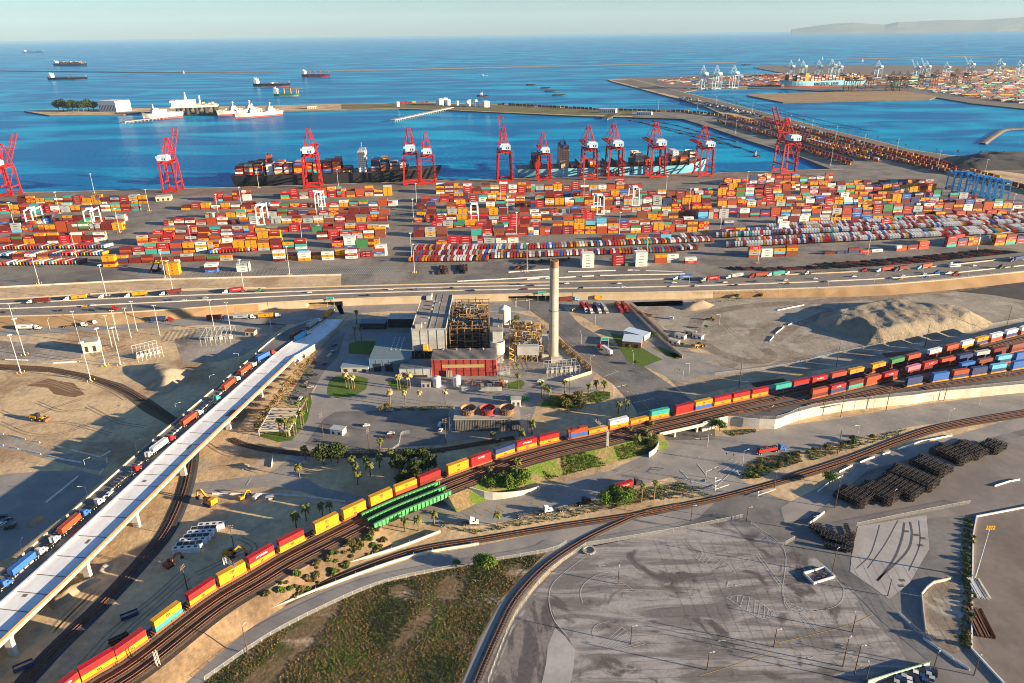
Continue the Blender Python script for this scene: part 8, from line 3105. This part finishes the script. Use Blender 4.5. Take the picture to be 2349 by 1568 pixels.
for a_, b_, w_ in (((505, 295), (670, 515), 14), ((275, 325), (495, 295), 8), ((800, 690), (925, 825), 10)):
    line(cr([a_, b_]), .2, .16)
    a2, b2 = (a_[0] + w_ * 1.6, a_[1]), (b_[0] + w_ * 1.6, b_[1])
    line(cr([a2, b2]), .2, .16)
    for k in range(12):
        t = k / 11
        line(cr([(a_[0] + (b_[0] - a_[0]) * t, a_[1] + (b_[1] - a_[1]) * t), (a2[0] + (b2[0] - a2[0]) * t, a2[1] + (b2[1] - a2[1]) * t)]), .14, .16)
line(sm(cr([(480, 80), (700, 260), (690, 560), (760, 690), (1000, 670), (1090, 620), (1110, 540), (1060, 470)])), .2, .16, nat=True)
line(sm(cr([(620, 690), (760, 690)])), .3, .16, nat=True)
line(sm(cr([(640, 905), (850, 860), (1150, 780), (1310, 710)])), .2, .16, None, yk, nat=True)
line(sm(cr([(120, 1130), (350, 1060), (620, 960)])), .2, .16, None, yk, nat=True)
for k in range(13):
    line(cr([(1075 + 17 * k, 920 + 18 * k), (1100 + 17 * k, 914 + 18 * k)]), .2, .16)
for nm, (u0, v0), (u1, v1), n_ in (('bays', (1000, 640), (440, 655), 0),):
    pass
# pavement seams in the worn lot
cr_ = MB()
for k in range(26):
    u0 = 1500 + 26 * k
    line([(u0, 1240 + max(0, (k - 12)) * 6), (u0 + 110, 1490)], .1, .13, None, cr_)
for k in range(14):
    v0 = 1240 + 20 * k
    line([(1480 - 5 * k, v0 + 60), (1800 + 16 * k, v0 + 40)], .09, .13, None, cr_)
for pts in ([(2060, 1195), (2030, 1250), (1990, 1305)], [(2075, 1200), (2068, 1240), (2050, 1285), (2013, 1334)], [(2088, 1198), (2092, 1230), (2078, 1270), (2012, 1332)], [(2108, 1195), (2110, 1250), (2085, 1310)], [(2018, 1205), (2010, 1235), (1995, 1275), (1965, 1305)]):
    line(sm(pts), .8 if pts[0][0] in (2075, 2088) else .3, .14, None, cr_, nat=True)
for u, v in ((2080, 1220), (2102, 1228), (2118, 1236), (2112, 1252), (2070, 1332), (2068, 1345)):
    q = G(u, v)
    cr_.add([(q.x - 1.2, q.y - .8, .14), (q.x + 1.2, q.y - .8, .14), (q.x + 1.0, q.y + .8, .14), (q.x - 1.4, q.y + .8, .14)], [(0, 1, 2, 3)])
struct('pavement_seams', cr_, mat('seam_tar', (.10, .088, .082), rough=.95, var=.3))
# truck parking lines by the right part of the yard and grid marks at the front of the yard
for k in range(60):
    u = 640 + k * 4.6
    line([(u, 612), (u - 12, 630)], .3, .12)
for k in range(34):
    line([(330 + k * 9, 618), (318 + k * 9, 640)], .25, .12)
struct('road_markings', mk, M_line)
struct('yellow_road_markings', yk, M_yline)
# green overhead road signs with white borders
for lab, u, v, z0, wd in (('green overhead road sign hanging at the underpass right of the plant', 1243, 690, 6.8, 7), ('green road sign on the highway bridge above the ramp', 760, 704, 6.8, 6), ('green overhead sign above the cross road', 1386, 797, 6, 6)):
    q = G(u, v)
    root = thing('road_sign', lab, 'road sign', (q.x, q.y - 1.2, 0), R(3))
    mb = MB()
    mb.box(0, 0, z0, wd, .15, 2.6)
    mb.build('panel', M_sign, root)
    mb = MB()
    for zz in (z0 + .12, z0 + 2.4):
        mb.box(0, -.1, zz, wd - .3, .06, .1)
    for x in (-wd / 2 + .15, wd / 2 - .15):
        mb.box(x, -.1, z0 + .1, .1, .06, 2.4)
    mb.build('border', M_letter, root)
    mb = MB()
    for x in (-wd / 2, wd / 2):
        mb.bar((x, .3, 0), (x, .3, z0 + 2.6), .22)
    mb.bar((-wd / 2, .3, z0 + 2.2), (wd / 2, .3, z0 + 2.2), .2)
    mb.build('frame', M_galv, root)
# level crossing gates
for k, (u, v, L) in enumerate(((1640, 1128, 9), (1738, 1142, 12), (1640, 1110, 4))):
    q = G(u, v)
    root = thing('crossing_gate', 'white level crossing gate, ' + nth(k + 1) + ' from the left by the lower track', 'crossing gate', q, R(25))
    mb = MB()
    mb.cyl(0, 0, 0, 4, .12, n=6)
    mb.box(0, 0, 3.2, .8, .3, .8)
    mb.build('post', M_galv, root)
    mb = MB()
    mb.bar((0, 0, 1.4), (L, 0, 1.5), .25, .3)
    mb.build('arm', M_white, root)
# old dark hangar bridge spots: traffic lights over the junctions
for k, (u, v, a_, L) in enumerate(((1703, 1068, 160, 9), (1618, 1104, 30, 8), (1623, 1025, 190, 8), (1183, 706, 10, 15), (1408, 908, 20, 9), (1566, 870, 120, 6))):
    q = G(u, v)
    root = thing('traffic_light', 'traffic light on long arm, ' + nth(k + 1) + ' listed by the junctions', 'traffic light', q, R(a_))
    root['label'] = ['traffic light arm at the verge of the level crossing junction', 'traffic light arm on the lower corner of the junction', 'traffic light arm under the railway bridge corner', 'very long signal arm behind the white cone tank', 'signal arm at the corner lawn by the train', 'signal arm beside the gravel patch on the cross road'][k]
    mb = MB()
    mb.cyl(0, 0, 0, 6, .14, n=7)
    mb.bar((0, 0, 5.8), (L, 0, 6.4), .16)
    mb.build('pole', M_galv, root)
    for x in (L * .6, L):
        b2 = MB()
        b2.box(x, 0, 5.2, .4, .4, 1.1)
        b2.build('signal_head', M_dark, root)
# drainage strip, fenced car lot and other bits at the lower right and left edges
sheet('drain_strip_ground', [T(2, 3, 1650, 585), T(2, 3, 1725, 500), T(2, 3, 1830, 480), T(2, 3, 1960, 520), T(2, 3, 1965, 900), T(2, 3, 1880, 980), T(2, 3, 1700, 900), T(2, 3, 1680, 800)], .10, D_grey)
for lab, pts, h_ in (('low curved concrete wall at the top of the drainage strip', [T(2, 3, 1640, 580), T(2, 3, 1680, 530), T(2, 3, 1725, 495), T(2, 3, 1840, 470)], 1.5), ('straight low concrete wall on the left of the drainage strip', [T(2, 3, 1645, 585), T(2, 3, 1655, 700), T(2, 3, 1672, 835)], 1.5), ('pale green fence wall at the bottom edge of the picture', [T(2, 3, 1270, 1190), T(2, 3, 1500, 1120), T(2, 3, 1700, 1062)], 2.2)):
    mb = MB()
    mb.wall(GP(pts), h_, .4)
    tag(mb.build('low_wall', M_pale if 'green' not in lab else mat('pale_green_fence', (.36, .45, .34), var=.15)), lab, 'wall')
k = 0
for x, y in ((1480, 1150), (1520, 1140), (1560, 1128), (1600, 1116), (1640, 1104), (1680, 1096), (1470, 1180), (1512, 1170), (1556, 1158), (1600, 1148), (1644, 1136), (1690, 1126), (1730, 1114), (1560, 1190), (1610, 1178), (1660, 1166), (1710, 1154)):
    k += 1
    u, v = T(2, 3, x, y)
    car(u, v, .12, R(62), ('black', 'navy', 'grey', 'black', 'white')[k % 5], nth(k) + ' in the dense car lot at the bottom edge')
heap('rubble_heap', [T(0, 3, 165, 110), T(0, 3, 190, 65), T(0, 3, 250, 30), T(0, 3, 315, 25), T(0, 3, 310, 55), T(0, 3, 250, 90), T(0, 3, 195, 120)], 2.4, .6, D_rut, .8, 'brown heap of debris beside the paved bend at lower left', 'rubble', 1.0, 12)
for kk, (x, y, c) in enumerate(((20, 40, 'black'), (55, 60, 'navy'), (15, 90, 'white'), (60, 110, 'black'), (95, 100, 'maroon'))):
    u, v = T(0, 3, x, y)
    car(u, v, .1, R(30 + 20 * kk), c, nth(kk + 1) + ' in the shaded corner beside the debris heap')


def reach_stacker():
    root = thing('reach_stacker', 'x', 'yard vehicle')
    for x in (-2.6, 2.6):
        for s_ in (-1, 1):
            wheel(root, x, s_ * 1.6, .9, .8)
    mb = MB()
    mb.box(0, 0, .9, 7.4, 2.4, 1.3)
    mb.box(-3.0, 0, 2.2, 1.6, 2.4, .8)
    mb.build('body', M_dark, root)
    mb = MB()
    mb.box(-.6, 0, 2.2, 1.8, 1.6, 1.7)
    mb.build('cab', M_glass, root)
    mb = MB()
    mb.bar((-3, 0, 3.4), (5.5, 0, 9.5), .9, 1.0)
    mb.build('boom', M_dark, root)
    mb = MB()
    mb.box(5.6, 0, 8.6, 1.2, 9, .7)
    mb.build('spreader', M_safety, root)
    return root


RS = Kind(reach_stacker)
for u, v, a_, w_ in ((351, 626, 80, 'left of the pair in the dark lane beside the yellow stack'), (366, 622, 95, 'right of the pair in the dark lane beside the yellow stack'), (1537, 474, 10, 'among the right yard stacks'), (965, 486, 30, 'in the wide aisle of the yard')):
    q = G(u, v)
    RS.place((q.x, q.y, .05), R(a_), 'dark reach stacker, ' + w_, 'yard lift trucks')
# ------------------------------------------------------------------ haze
mh = bpy.data.materials.new('haze_air')
mh.use_nodes = True
nt = mh.node_tree
nt.nodes.remove(nt.nodes['Principled BSDF'])
pv = nt.nodes.new('ShaderNodeVolumePrincipled')
pv.inputs['Color'].default_value = (.55, .80, 1.0, 1)
pv.inputs['Density'].default_value = 1.3e-5
pv.inputs['Anisotropy'].default_value = 0.0
nt.links.new(pv.outputs[0], nt.nodes['Material Output'].inputs['Volume'])
mb = MB()
mb.box(0, 27490, -10, 90000, 55000, 1400)
o = mb.build('haze', mh)
tag(o, kind='stuff')
